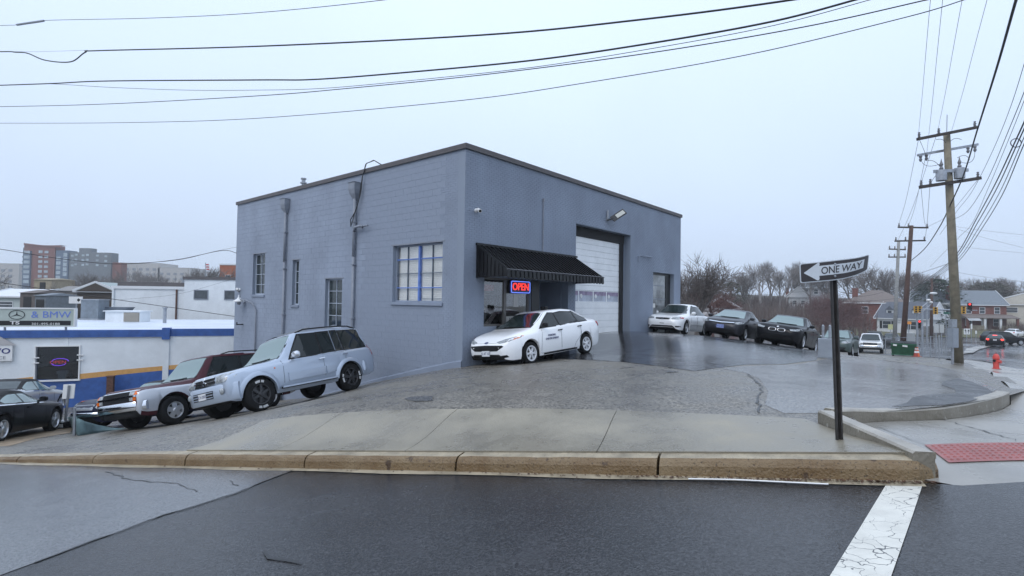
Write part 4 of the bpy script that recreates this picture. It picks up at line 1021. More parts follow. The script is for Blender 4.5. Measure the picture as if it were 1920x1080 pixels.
    def place(s, x, y, yaw, dz=0.0):
        M = Matrix.Rotation(radians(yaw), 3, 'Z'); b = s.S['WB'] / 2; t = s.S['W'] / 2 - .15
        P = {}
        for i, (a, c) in {'fl': (b, t), 'fr': (b, -t), 'rl': (-b, t), 'rr': (-b, -t)}.items():
            q = M @ Vector((a, c, 0)); P[i] = ground_h(x + q.x, y + q.y)
        fr = (P['fl'] + P['fr']) / 2; re = (P['rl'] + P['rr']) / 2; le = (P['fl'] + P['rl']) / 2; ri = (P['fr'] + P['rr']) / 2
        s.root.location = (x, y, (fr + re) / 2 + .004 + dz - .85 * abs(P['fl'] - P['fr'] - P['rl'] + P['rr']) / 4); s.root.rotation_euler = (atan2(le - ri, 2 * t), -atan2(fr - re, 2 * b), radians(yaw))
        s.root['category'] = s.root['category']
    def side_panes(s, splits, zlo=.03, rear_d=None, front_d=None, slant=.30, ztop=.13):
        S = s.S; b = lambda d: S['b0'] + (S['b1'] - S['b0']) * max(0, min(1, (d - S['cd'] - .5) / (S['rt'] - S['cd'] - .5)))
        fd = front_d or S['cd'] + .34; rd = rear_d or S['rbd'] - .35; zt = S['H'] - ztop; at_ = S['wt'] + .14; rt_ = min(S['rt'] - .12, rd - .05)
        ed = [fd] + splits + [rd]; out = []
        def topz(d):
            if d < at_: return b(fd) + zlo + (zt - b(fd) - zlo) * (d - fd) / (at_ - fd)
            if d > rt_: return zt + (b(rd) + zlo - zt) * ((d - rt_) / max(.01, rd - rt_)) * (1 - slant)
            return zt + .012 * sin(pi * (d - at_) / (rt_ - at_))
        for i, (a, c) in enumerate(zip(ed, ed[1:])):
            g = .03; a0 = a + (g if i else 0); c0 = c - (g if i < len(ed) - 2 else 0); poly = []
            ks = sorted({a0, c0} | {q for q in (at_, (at_ + rt_) / 2, rt_) if a0 < q < c0})
            tops = [(d, topz(d)) for d in ks]; bots = [(a0, b(a0) + zlo), (c0, b(c0) + zlo)]
            poly = [bots[0], bots[1]] + [p for p in reversed(tops) if p[1] > b(p[0]) + zlo + .03]
            out.append(poly)
        return out
def mirror_y(poly): return poly + [(-y, z) for y, z in reversed(poly)]

# --- white sedan by the awning
P_white = paint('white', (.87, .875, .88)); P_silver = paint('silver', (.40, .46, .55), .35, .34); P_black = paint('black', (.006, .006, .008)); P_grey = paint('charcoal', (.035, .036, .042), .3)
P_navy = paint('navy', (.012, .014, .035)); P_maroon = paint('maroon', (.06, .014, .02)); P_green = paint('green_grey', (.075, .10, .095), .2)
S = spec(4.54, 1.82, 1.49, 2.648, .90, .318, .845, (1.06, 1.0), 1.92, 3.42, (4.02, 1.10), 1.07, .70, (.94, 1.02), .20, .63)
c = Car('sedan', 'white sedan parked nose down beside the awning with a small black box on its roof', S, P_white)
c.windows(c.side_panes([2.30, 3.22], rear_d=3.72)); c.mirrors(m=M_plas); c.handles([(2.22, .86), (3.2, .90)], .86, M_plas)
c.wheels('cap', mat('wheel_cap', (.62, .63, .65), .35)); c.place(.86, 16.24, -132.8, -.025)
c.decal('grille', mirror_y([(0, .635), (.60, .62), (.64, .585), (.44, .475), (0, .465)]), 'F', M_plas, .008, .09)
c.decal('headlight', [(.38, .71), (.60, .775), (.84, .84), (.90, .81), (.74, .705), (.5, .67)], 'F', M_lamp, .01, .05, True)
c.decal('indicator', [(.78, .81), (.84, .84), (.90, .81), (.80, .745)], 'F', M_amber, .013, .05, True)
c.decal('fog_recess', [(.44, .335), (.70, .36), (.73, .30), (.56, .265)], 'F', M_plas, .012, .05, True)
c.decal('air_dam', mirror_y([(0, .30), (.62, .285), (.52, .225), (0, .225)]), 'F', M_plas, .008, .09)
c.decal('badge', [(.07 * cos(a), .70 + .026 * sin(a)) for a in [k * pi / 6 for k in range(12)]], 'F', mat('badge_blue', (.08, .1, .2), .3), .012, .03)
c.plate(.41, '1L4T 07'); c.decal('tail_light', [(.58, 1.0), (.80, 1.0), (.86, .86), (.74, .80), (.6, .88)], 'B', M_red, .012, .06, True); c.decal('tail_light', [(4.20, 1.0), (4.42, .96), (4.44, .84), (4.36, .84)], 'L', M_red, .012, .05, True)
c.seam([(1.33, .28), (1.36, .6), (1.42, .93)]); c.seam([(2.27, .28), (2.28, .93)]); c.seam([(3.25, .97), (3.30, .65), (2.98, .42), (2.9, .28)]); c.seam([(1.33, .27), (2.95, .27)])
c.seam([(-.66, .70), (-.3, .685), (.3, .685), (.66, .70)], 'F', w=.008)
h = c.hit((c.xf - 1.85, 4, .72), (0, -1, 0))
for i, t_ in enumerate(('PARKING', 'ENFORCEMENT')):
    text_mesh('door_lettering', t_, .085, M_ink, c.root, frame((c.xf - 1.82, h.y + .016, .745 - i * .095), (-1, 0, 0), (0, .05, 1)), .003)
MB().box(c.xf - 2.62, c.xf - 2.50, .0, .20, 1.46, 1.59).box(c.xf - 2.495, c.xf - 2.49, .05, .13, 1.52, 1.55).build('roof_box', M_plas, c.root)
sill = c.decal('sill', [(1.25, .26), (3.25, .27), (3.25, .215), (1.25, .215)], 'L', M_plas, .004, .2, True)
def bumper(c, z0, z1, m, off=.05, wf=.97, name='bumper', view='F', wrap=.5, n=18):
    """a bar wrapped round the nose or tail"""
    mb = MB(); W = c.S['W'] / 2 * wf; sg = 1 if view == 'F' else -1; rows = []
    xe = c.hit((6 * sg, 0, (z0 + z1) / 2), (-sg, 0, 0)).x
    for k in range(n + 1):
        a = -1 + 2 * k / n; y = W * (abs(a) ** .75) * (1 if a > 0 else -1); x = xe + sg * off - sg * wrap * abs(a) ** 5 - sg * .10 * a * a
        rows.append([(x, y, z0), (x + sg * .02, y, z0 + .03), (x + sg * .025, y, (z0 + z1) / 2), (x + sg * .02, y, z1 - .03), (x, y, z1), (x - sg * .07, y * .96, z1), (x - sg * .07, y * .96, z0)])
    for r in rows: mb.v += r
    for i in range(n):
        for q in range(7): mb.f.append((i * 7 + q, i * 7 + (q + 1) % 7, i * 7 + 7 + (q + 1) % 7, i * 7 + 7 + q)); mb.m.append(0)
    mb.f += [tuple(range(7)), tuple(range(n * 7 + 6, n * 7 - 1, -1))]; mb.m += [0, 0]
    me = mb.mesh(name, m, 35); fix_normals(me); return link(name, me, c.root)
def rails(c, d0, d1, m):
    for sg in (1, -1):
        y = sg * c.S['W'] / 2 * c.S['gh'] * .93; pts = []
        for k in range(9):
            d = d0 + (d1 - d0) * k / 8; h = c.hit((c.xf - d, y, 4), (0, 0, -1)); pts.append((h.x, y, h.z + (.055 if 0 < k < 8 else .0)))
        MB().tube(pts, .02, 6).build('roof_rail', m, c.root, True)

# --- silver off-roader
S = spec(4.62, 1.88, 1.86, 2.78, .76, .39, 1.04, (1.36, 1.17), 2.02, 4.30, (4.52, 1.16), 1.10, .93, (1.10, 1.16), .33, .70, .26, 'suv', .055,
  hwf=[(0, .74), (.02, .82), (.08, .88), (.3, .935), (.7, .965), (1.3, .98), (3.4, .98), (4.2, .95), (4.5, .90), (4.58, .86), (4.62, .80)])
c = Car('off_roader', 'silver off-road wagon with black wheels and white-lettered tyres parked beside the block wall', S, P_silver)
c.windows(c.side_panes([2.72, 3.18, 3.46], rear_d=4.36, slant=.05), M_shield2); c.mirrors(m=mat('chrome_mirror', (.62, .64, .68), .2, metal=.6), sz=1.25); c.handles([(2.62, 1.02), (3.42, 1.05)], 1.02, M_chrome)
c.wheels('six', M_rimd, True, .60); c.flares(P_silver, .10, .035)
bumper(c, .38, .78, P_silver, .07, .96, wrap=.22); bumper(c, .50, .78, P_silver, .05, .98, view='B')
c.decal('grille', mirror_y([(0, 1.0), (.40, .985), (.42, .81), (0, .80)]), 'F', M_plas, .012, .09)
for z in (.82, .90, .98): c.decal('grille_bar', mirror_y([(0, z + .018), (.42, z + .014), (.42, z - .012), (0, z - .012)]), 'F', M_chrome, .024, .12)
for k in range(3):
    a = pi / 2 + k * 2 * pi / 3; p = Vector((0, .90)); d_ = Vector((cos(a), sin(a))); t_ = Vector((-d_.y, d_.x))
    c.decal('badge', [tuple(p), tuple(p + d_ * .06 + t_ * .035), tuple(p + d_ * .12), tuple(p + d_ * .06 - t_ * .035)], 'F', M_chrome, .04, .06)
c.decal('headlight', [(.46, .82), (.46, .98), (.60, 1.01), (.84, 1.01), (.86, .88), (.76, .82)], 'F', M_lamp, .014, .06, True)
x0 = c.xf + .09
MB().box(x0 - .04, x0 + .005, -.40, .40, .50, .68).build('lower_grille', M_plas, c.root)
for z in (.53, .59, .65): MB().box(x0, x0 + .012, -.40, .40, z - .01, z + .012).build('grille_slat', P_silver, c.root)
for sg in (1, -1): MB().lathe([(0, .03), (.07, .028), (.075, 0)], 14, 'x', (x0 - .075, sg * .66, .62)).build('fog_light', M_lamp, c.root, True)
pl = MB().box(x0 + .014, x0 + .026, -.15, .15, .51, .66).build('licence_plate', M_plate, c.root); text_mesh('plate_text', '5CH 2031', .09, M_ink, pl, frame((x0 + .029, 0, .585), (0, 1, 0), (0, 0, 1)), .001)
c.seam([(1.42, .55), (1.45, 1.12)]); c.seam([(2.68, .55), (2.68, 1.14)]); c.seam([(3.5, 1.14), (3.42, .85), (3.02, .62)])
c.decal('side_moulding', [(1.55, .78), (2.66, .80), (2.66, .60), (1.55, .58)], 'L', P_silver, .03, .2, True); c.decal('side_moulding', [(2.72, .80), (3.06, .80), (2.98, .62), (2.72, .60)], 'L', P_silver, .03, .2, True)
for sg in (1, -1): MB().bar((c.xf - 1.32, sg * .93, .44), (c.xf - 2.98, sg * .93, .44), .16, .05).build('side_step', M_plas, c.root); MB().bar((c.xf - 1.30, sg * 1.0, .455), (c.xf - 3.0, sg * 1.0, .455), .03, .04).build('step_trim', P_silver, c.root)
c.decal('tail_light', [(4.42, 1.24), (4.56, 1.22), (4.60, .92), (4.52, .92)], 'L', M_red, .012, .05, True)
rails(c, 2.15, 4.2, M_plas)
for d in (2.55, 3.45): MB().bar((c.xf - d, -.62, 1.915), (c.xf - d - .05, .62, 1.915), .08, .045).build('roof_bar', M_galv, c.root)
h = c.hit((c.xf - 1.2, 4, .95), (0, -1, 0)); MB().lathe([(0, .012), (.018, .01), (.02, 0)], 8, 'y', (c.xf - 1.2, h.y, .95)).build('fender_lamp', M_amber, c.root)
c.place(-5.86, 14.2, -120.4)

# --- two-tone full-size wagon
P_sil2 = paint('pale_silver', (.50, .52, .56), .25)
S = spec(5.0, 1.96, 1.83, 2.98, .90, .375, 1.06, (1.50, 1.15), 2.10, 4.72, (4.94, 1.1), 1.05, .95, (1.07, 1.08), .33, .70, .26, 'suv', .07,
  hwf=[(0, .90), (.03, .94), (.1, .96), (.3, .975), (.7, .985), (1.3, 1.0), (4.2, 1.0), (4.8, .97), (4.96, .92), (5.0, .86)])
c = Car('wagon', 'maroon and silver two-tone wagon with chrome bumper beside the silver off-roader', S, P_maroon, matfn=lambda d, y, z, n: 2 if (y > .80 and .42 < z < 1.0 and abs(n.z) < .5) or z > 1.79 else 0, extra=[P_sil2])
c.windows(c.side_panes([3.0], rear_d=4.6, slant=.05), M_shield2); c.mirrors(m=M_plas, sz=1.35); c.handles([(2.9, .98)], .98, M_plas); c.wheels('slot', None, False, .56)
c.decal('grille', mirror_y([(0, .985), (.60, .985), (.60, .74), (0, .74)]), 'F', M_plas, .01, .12)
c.decal('grille_bar', mirror_y([(0, .885), (.86, .885), (.86, .84), (0, .84)]), 'F', M_chrome, .03, .12)
c.decal('grille_surround', mirror_y([(0, 1.012), (.86, 1.012), (.86, .985), (0, .985)]), 'F', M_chrome, .022, .12)
c.decal('headlight', [(.60, .89), (.60, .98), (.78, .98), (.78, .89)], 'F', M_lamp, .02, .08, True); c.decal('headlight', [(.60, .75), (.60, .835), (.74, .835), (.74, .75)], 'F', M_lamp, .02, .08, True)
c.decal('indicator', [(.79, .89), (.79, .98), (.88, .98), (.88, .89)], 'F', M_amber, .02, .06, True); c.decal('indicator', [(.75, .75), (.75, .835), (.86, .835), (.86, .75)], 'F', M_amber, .02, .06, True)
bumper(c, .50, .72, M_chrome, .12, 1.0, wrap=.2); bumper(c, .56, .62, M_plas, .135, .99, 'bumper_strip', wrap=.2); bumper(c, .34, .50, M_plas, .07, .93, 'valance', wrap=.4)
bumper(c, .5, .7, M_chrome, .1, .98, view='B', wrap=.3)
c.seam([(1.55, .5), (1.58, 1.1)]); c.seam([(2.96, .5), (2.96, 1.1)]); c.decal('lower_trim', [(1.4, .46), (3.45, .46), (3.45, .41), (1.4, .41)], 'L', M_chrome, .012, .2, True); rails(c, 2.5, 4.6, M_plas)
c.place(-8.93, 15.7, -116)

# --- three saloons across the lot
S = spec(4.53, 1.70, 1.475, 2.60, .90, .31, .79, (1.12, .95), 1.95, 3.35, (3.95, 1.06), 1.04, .66, (.90, .97), .19, .64)
c = Car('compact_sedan', 'white compact sedan with spoiler lip parked by the glazed end door', S, P_white)
c.windows(c.side_panes([2.30], rear_d=3.75), M_shield); c.mirrors(sz=1.0); c.handles([2.2, 3.1], .84); c.wheels('five')
c.decal('grille', mirror_y([(0, .72), (.34, .715), (.30, .64), (0, .625)]), 'F', M_plas, .01, .08); c.decal('badge', [(.05 * cos(a), .67 + .03 * sin(a)) for a in [k * pi / 6 for k in range(12)]], 'F', M_chrome, .02, .03)
c.decal('headlight', [(.40, .66), (.42, .73), (.66, .79), (.80, .78), (.80, .70), (.66, .645)], 'F', M_lamp, .012, .05, True); c.decal('indicator', [(.70, .785), (.80, .78), (.80, .70), (.71, .69)], 'F', M_red, .016, .05, True)
c.decal('air_intake', mirror_y([(0, .36), (.52, .35), (.46, .26), (0, .25)]), 'F', M_plas, .01, .1); c.decal('fog_recess', [(.58, .36), (.76, .37), (.76, .31), (.6, .30)], 'F', M_plas, .012, .06, True)
c.decal('air_intake_bar', mirror_y([(0, .31), (.5, .305), (.5, .29), (0, .29)]), 'F', P_white, .02, .1); c.decal('badge', [(-.1, .47), (.1, .47), (.1, .45), (-.1, .45)], 'F', M_plas, .01, .05); c.decal('side_moulding', [(1.4, .52), (3.2, .54), (3.2, .49), (1.4, .47)], 'L', P_white, .015, .2, True)
c.seam([(1.36, .26), (1.40, .92)]); c.seam([(2.27, .26), (2.28, .94)]); c.place(8.01, 25.38, -127.1)
S = spec(4.50, 1.75, 1.435, 2.70, .86, .315, .80, (.98, .94), 2.0, 3.35, (3.98, 1.06), 1.04, .66, (.90, .98), .19, .63)
c = Car('compact_sedan', 'charcoal grey compact sedan with blue licence plate between the white and black sedans', S, P_grey)
c.windows(c.side_panes([2.25], rear_d=3.75), M_shield2); c.mirrors(); c.handles([2.15, 3.1], .84); c.wheels('five')
c.decal('grille', mirror_y([(0, .70), (.52, .72), (.48, .655), (0, .63)]), 'F', M_plas, .01, .08); c.decal('grille_bar', mirror_y([(0, .705), (.54, .735), (.52, .70), (0, .67)]), 'F', M_chrome, .02, .08)
c.decal('headlight', [(.54, .66), (.56, .73), (.76, .79), (.86, .80), (.84, .72), (.70, .655)], 'F', M_lamp, .014, .05, True)
c.decal('air_intake', mirror_y([(0, .40), (.6, .39), (.52, .27), (0, .26)]), 'F', M_plas, .01, .1); c.plate(.50, 'A 4 J 5TM', m=mat('blue_plate', (.22, .28, .55), .4)); c.seam([(1.34, .26), (1.38, .92)]); c.place(10.27, 24.53, -127.7)
S = spec(4.84, 1.85, 1.47, 2.89, .80, .335, .84, (1.30, .96), 2.10, 3.55, (4.15, 1.08), 1.07, .70, (.92, 1.0), .19, .63, .24)
c = Car('saloon', 'black saloon with twin oval chrome grille', S, P_black)
c.windows(c.side_panes([2.5], rear_d=4.0), M_shield2); c.mirrors(); c.handles([2.4, 3.3], .86); c.wheels('ten')
for sg in (1, -1):
    ov = lambda k_: [(sg * (.17 + .145 * k_ * (abs(cos(a)) ** .7) * (1 if cos(a) > 0 else -1)), .63 + .075 * k_ * (abs(sin(a)) ** .7) * (1 if sin(a) > 0 else -1)) for a in [2 * pi * k / 16 for k in range(16)]]
    c.decal('grille_surround', ov(1.0), 'F', M_alloy, .012, .06); c.decal('grille', ov(.84), 'F', M_plas, .018, .06)
c.decal('headlight', [(.46, .70), (.50, .64), (.74, .66), (.86, .74), (.88, .80), (.70, .745)], 'F', M_lamp, .012, .05, True)
c.decal('air_intake', mirror_y([(0, .40), (.44, .39), (.40, .28), (0, .27)]), 'F', M_plas, .01, .1); c.decal('badge', [(.04 * cos(a), .765 + .03 * sin(a)) for a in [k * pi / 6 for k in range(12)]], 'F', M_plate, .02, .03)
c.seam([(1.5, .26), (1.55, .94)]); c.seam([(2.47, .26), (2.48, .95)]); c.place(12.1, 23.32, -128.6)

# --- further back
S = spec(4.78, 1.82, 1.64, 2.74, .95, .345, .95, (1.25, 1.06), 2.0, 4.30, (4.66, 1.1), 1.05, .80, (1.02, 1.05), .24, .66, .22)
c = Car('estate_car', 'grey-green estate car behind the bent sign post and the metal cabinet', S, P_green)
c.windows(c.side_panes([2.4, 3.4], rear_d=4.4, slant=.1), M_shield2); c.mirrors(sz=1.2); c.wheels('five')
c.decal('grille', mirror_y([(0, .86), (.36, .86), (.30, .72), (0, .71)]), 'F', M_plas, .01, .08); c.decal('headlight', [(.42, .74), (.42, .84), (.66, .92), (.86, .92), (.84, .78), (.66, .73)], 'F', M_lamp, .014, .06, True)
c.decal('air_intake', mirror_y([(0, .50), (.66, .50), (.55, .34), (0, .33)]), 'F', M_plas, .01, .1); c.plate(.58, '3AV 62', m=M_plate); rails(c, 2.2, 4.2, M_plas); c.place(20.46, 33.09, -128.9)
S = spec(5.7, 1.99, 1.84, 3.64, .95, .385, 1.08, (1.45, 1.18), 2.05, 3.55, (3.85, 1.18), 1.16, .98, (1.12, 1.14), .40, .70, .26, 'pickup', .085,
  hwf=[(0, .92), (.03, .95), (.1, .965), (.3, .975), (.7, .985), (1.3, 1.0), (4.8, 1.0), (5.5, .98), (5.66, .94), (5.7, .9)])
c = Car('pickup_truck', 'white pickup truck parked beside the green dumpster', S, P_white)
c.windows(c.side_panes([2.9], rear_d=3.62, slant=.1), M_shield); c.mirrors(m=M_plas, sz=1.3); c.wheels('slot')
c.decal('grille', mirror_y([(0, 1.0), (.58, 1.0), (.56, .78), (0, .78)]), 'F', M_plas, .01, .12); c.decal('grille_bar', mirror_y([(0, .925), (.88, .925), (.88, .885), (0, .885)]), 'F', M_chrome, .025, .12)
c.decal('headlight', [(.60, .93), (.60, 1.0), (.88, 1.0), (.88, .93)], 'F', M_lamp, .02, .08, True); c.decal('headlight', [(.60, .80), (.60, .88), (.86, .88), (.86, .80)], 'F', M_lamp, .02, .08, True)
bumper(c, .52, .76, M_chrome, .1, 1.0, wrap=.3); bumper(c, .36, .54, M_plas, .05, .95, 'valance', wrap=.4); c.place(34.56, 50.9, -125.5)

# --- the two convertibles and the old coupe at the lower garage
M_soft = mat('black_soft_top', (.014, .014, .015), .8, nscale=8, namt=.3)
def convertible(name, label, pm, yaw, x, y, H=1.38, L=4.4):
    S = spec(L, 1.80, H, 2.60, .86, .325, .82, (1.30, .94), 1.98, 2.95, (3.62, 1.02), .98, .68, (.88, .93), .18, .62, .22)
    c = Car(name, label, S, pm, matfn=lambda d, y, z, n: 2 if z > .99 and d > 1.9 and d < 3.7 and y < .8 else 0, extra=[M_soft])
    c.windows(c.side_panes([2.55], rear_d=3.35), M_shield2, gm=M_shield2, trimm=M_soft); c.mirrors(); c.handles([2.4], .80); c.wheels('five', rr=.70)
    c.decal('belt_strip', [(1.5, .90), (4.0, .95), (4.0, .925), (1.5, .875)], 'L', M_chrome, .012, .2, True)
    c.decal('headlight', [(.42, .70), (.60, .765), (.84, .80), (.86, .74), (.62, .665)], 'F', M_lamp, .012, .06, True); c.decal('grille', mirror_y([(0, .62), (.4, .62), (.34, .46), (0, .45)]), 'F', M_plas, .01, .1)
    c.decal('tail_light', [(.5, .86), (.8, .88), (.82, .74), (.52, .74)], 'B', M_red, .012, .08, True); c.seam([(1.5, .26), (1.52, .88)]); c.seam([(2.62, .26), (2.62, .90)]); c.place(x, y, yaw); return c
convertible('convertible', 'black convertible with soft top parked on the tan soil strip', P_black, 107.5, -14.1, 14.5, H=1.30)
convertible('convertible', 'silver convertible with black soft top below the dark neon window', paint('light_silver', (.42, .43, .45), .4), 107.5, -18.6, 20.0)
S = spec(4.5, 1.76, 1.32, 2.62, .90, .33, .86, (1.55, .92), 1.98, 2.9, (3.7, .98), .94, .72, (.88, .92), .2, .62)
c = Car('old_coupe', 'navy blue old coupe with round lamps half hidden behind the two-tone wagon', S, P_navy, matfn=lambda d, y, z, n: 2 if z > .98 and d > 1.95 and d < 3.8 else 0, extra=[M_soft])
c.windows(c.side_panes([2.7], rear_d=3.4), M_shield2, trimm=M_chrome); c.mirrors(m=M_chrome); c.wheels('slot')
c.decal('headlight', [(.70 + .1 * cos(a), .70 + .1 * sin(a)) for a in [k * pi / 7 for k in range(14)]], 'F', M_lamp, .03, .06, True); c.decal('indicator', [(.42, .86), (.56, .88), (.56, .84), (.44, .83)], 'F', M_amber, .02, .05, True)
c.decal('grille', mirror_y([(0, .74), (.5, .74), (.5, .58), (0, .58)]), 'F', M_galv, .01, .12); bumper(c, .40, .52, M_chrome, .08, .95, wrap=.3); c.place(-11.5, 17.5, -116)

# --- traffic and parked cars far off
def far_car(name, label, px, py, yaw, pm, suv=False, rear_lit=False, group=None):
    if suv: S = spec(4.7, 1.86, 1.72, 2.75, .9, .36, 1.0, (1.2, 1.1), 1.95, 4.25, (4.6, 1.12), 1.08, .86, (1.06, 1.1), .28, .68, .23)
    else: S = spec(4.6, 1.80, 1.45, 2.7, .88, .32, .80, (1.15, .95), 1.98, 3.4, (4.0, 1.07), 1.05, .66, (.90, .99), .2, .63)
    c = Car(name, label, S, pm, group); c.windows(c.side_panes([2.4], rear_d=4.35 if suv else 3.8, slant=.1 if suv else .3)); c.mirrors(); c.wheels('five')
    c.decal('headlight', [(.5, .68), (.52, .76), (.84, .8), (.84, .72)] if not suv else [(.5, .8), (.52, .92), (.86, .95), (.86, .82)], 'F', M_lamp, .012, .08, True)
    c.decal('tail_light', [(.5, .98), (.85, 1.0), (.86, .84), (.55, .82)], 'B', M_brake if rear_lit else M_red, .012, .1, True)
    if rear_lit: c.decal('tail_light', [(-.2, 1.40), (.2, 1.40), (.2, 1.36), (-.2, 1.36)], 'B', M_brake, .02, .1); c.plate(.86, 'MD', 'B')
    p = pix_ground(px, py); c.place(p.x, p.y, yaw); return c
far_car('sedan', 'dark sedan with lit brake lamps waiting on the wet side street', 1866, 650, 47, P_black, False, True)
far_car('suv', 'black suv turning in front of the brick house', 1882, 646, -8, P_black, True)
far_car('sedan', 'white sedan parked in the driveway beside the brick house', 1902, 632, 30, P_white)
far_car('suv', 'dark suv parked behind the white pickup truck', 1640, 650, -125, P_black, True)
far_car('sedan', 'dark grey sedan parked past the dark suv', 1672, 648, -125, P_grey)
far_car('sedan', 'white sedan half hidden behind the metal cabinet', 1538, 655, -125, P_white)
far_car('sedan', 'charcoal sedan parked behind the grey-green estate car', 1598, 655, -125, P_grey)
# ================================================================== BUILDINGS AROUND
M_wpaint = mat('white_wall_paint', (.72, .75, .77), .6, nscale=.8, namt=.10, bump=.3, bscale=12, streak=.05); M_wroof = mat('white_roof_membrane', (.62, .66, .72), .45, nscale=.35, namt=.14)
M_dblue = mat('blue_trim_paint', (.035, .10, .32), .45, nscale=3, namt=.25); M_orange = mat('orange_stripe_paint', (.60, .32, .10), .55, nscale=4, namt=.12)
M_brick = mat('red_brick_far', (.17, .065, .05), .8, nscale=3, namt=.3); M_shing = mat('grey_shingles', (.17, .19, .21), .8, nscale=6, namt=.25); M_brnroof = mat('brown_shingles', (.17, .14, .125), .85, nscale=6, namt=.25)
M_cream = mat('cream_siding', (.55, .52, .45), .7, nscale=2, namt=.08); M_wsid = mat('white_siding', (.62, .63, .64), .6, nscale=2, namt=.08); M_hw = mat('house_trim_white', (.66, .67, .68), .5)
M_hglass = mat('house_window_glass', (.05, .06, .07), .08, ior=1.6, nscale=1.5, namt=.5); M_dark = mat('dark_brown_wood', (.06, .045, .035), .7); M_rust = mat('rusty_steel', (.10, .045, .03), .7, nscale=9, namt=.5)
def plane_hit(px, py, o, dirx):
    d = ray(px, py); n_ = Vector((-dirx.y, dirx.x, 0)); t = (Vector((o[0], o[1], 0)) - Vector((0, 0, EYE))).dot(n_) / d.dot(n_); q = Vector((0, 0, EYE)) + d * t
    return (q - Vector((o[0], o[1], 0))).dot(dirx), q.z
# --- lower white workshop
WO = Vector((-24.5, 25.5, -4.2)); wa = radians(20.6); wdx = Vector((cos(wa), sin(wa), 0))
def wpx(px, py): x, z = plane_hit(px, py, WO, wdx); return x, z - WO.z
ws = thing('white_workshop', 'low white painted workshop with blue fascia and orange stripe', 'building', WO, wa)
win = (wpx(68, 652)[0], wpx(149, 650)[0], wpx(100, 712)[1], wpx(100, 650)[1]); x_end = 12.6; rz_ = wpx(150, 619)[1]
mb = MB()
for a, b, z0, z1 in pieces(40, 0 - .8, rz_ - .05, [(win[0] + 20, win[1] + 20, win[2], win[3])]):
    if a < 20 + x_end: mb.box(a - 20, min(b - 20, x_end), 0, .25, z0, z1)
wl = mb.build('wall', M_wpaint, ws)
MB().box(-20, x_end, .25, 16, rz_ - .35, rz_ - .06).build('roof', M_wroof, ws)
xp = wpx(305, 625)[0]
MB().box(-20, xp, -.10, .3, rz_ - .36, rz_).build('fascia', M_dblue, ws); MB().box(xp + .35, x_end, -.03, .3, rz_ - .34, rz_ + .04).build('fascia', M_dblue, ws)
MB().box(xp, xp + .35, -.16, .3, rz_ - .50, rz_ + .10).build('fascia_end', M_dblue, ws); MB().box(xp + .05, xp + .32, -.06, .0, -.8, rz_ - .5).build('pilaster', M_wpaint, ws)
x1 = wpx(126, 650)[0]; MB().box(x1 - .05, x1 + .05, -.03, 0, win[3] + .05, rz_ - .36).build('conduit', M_wpaint, ws)
def band(pts_top, pts_bot, m, name, off):
    mb = MB(); T = [wpx(*p) for p in pts_top]; B = [wpx(*p) for p in pts_bot]; n = len(T)
    for x, z in T + B: mb.v.append((x, -off, z))
    for x, z in T + B: mb.v.append((x, .01, z))
    for i in range(n - 1):
        for f in ((i, n + i, n + i + 1, i + 1), (i, i + 1, 2 * n + i + 1, 2 * n + i)): mb.f.append(f); mb.m.append(0)
    return mb.build(name, m, ws)
band([(-90, 722), (0, 713), (66, 706)], [(-90, 727), (0, 717), (66, 710)], M_orange, 'stripe', .012)
band([(150, 701), (240, 692), (330, 684), (445, 672)], [(150, 711), (240, 701), (330, 692), (445, 680)], M_orange, 'stripe', .012)
band([(-90, 727), (0, 717), (66, 710)], [(-90, 790), (0, 790), (66, 790)], M_dblue, 'dado', .02)
band([(66, 712), (108, 712), (150, 711), (240, 701), (330, 692), (445, 680)], [(66, 790), (108, 790), (150, 790), (240, 790), (330, 780), (445, 770)], M_dblue, 'dado', .02)
mb = MB(); a, b, z0, z1 = win
mb.box(a - .06, a, -.05, .1, z0, z1 + .06).box(b, b + .06, -.05, .1, z0, z1 + .06).box(a, b, -.05, .1, z1, z1 + .06).box(a - .1, b + .1, -.12, .1, z0 - .07, z0)
wn = mb.build('window', M_plastic, ws); MB().box(a, b, .12, .13, z0, z1).build('pane', clear_glass('shop_glass', (.55, .6, .62), .04), wn); MB().box(a - .4, b + .4, 1.3, 1.35, z0 - .5, z1 + .3).box(a - .4, b + .4, .25, 1.3, z0 - .5, z0 - .03).build('window_backing', M_void, wn)
for x, z in ((a - .1, z1 - .55), (a - .1, z1 - .8), (b - .06, z1 - .45), (b - .06, z1 - .7)): MB().box(x, x + .26, -.1, -.052, z, z + .05).build('shutter_hinge', M_plastic, wn)
MB().box(a + .75, a + 1.05, .4, .6, z0, z0 + .22).box(a + .7, a + 1.1, .38, .62, z0 + .22, z0 + .38).box(a + 1.25, b - .5, .5, .7, z0, z0 + .25).build('parcel', mat('parcel_grey', (.25, .28, .3), .7), wn)
nx = (a + b) / 2 - .05; nzc = wpx(108, 680)[1]
n2 = thing('neon_sign', 'red neon sign with purple rings in the dark workshop window', 'neon sign', WO + wdx * nx + Vector((0, 0, nzc)) + Vector((-wdx.y, wdx.x, 0)) * .2, wa)
n2.scale = (.8, 1, .8)
text_mesh('letters', 'OPEN', .26, ng, n2, frame((0, -.02, 0), (1, 0, 0), (0, 0, 1)), .006, sx=1.25)
pur = mat('neon_purple', (.2, .05, .7), .4, emit=(.28, .06, 1), estr=2.0)
MB().tube([(.42 * cos(t) + .1, 0, .18 * sin(t) + .05) for t in [k * pi / 8 for k in range(0, 9)]], .02, 6).build('ring', pur, n2, True); MB().tube([(.36 * cos(t) + .03, 0, .16 * sin(t) - .05) for t in [pi + k * pi / 8 for k in range(0, 9)]], .02, 6).build('ring', pur, n2, True)
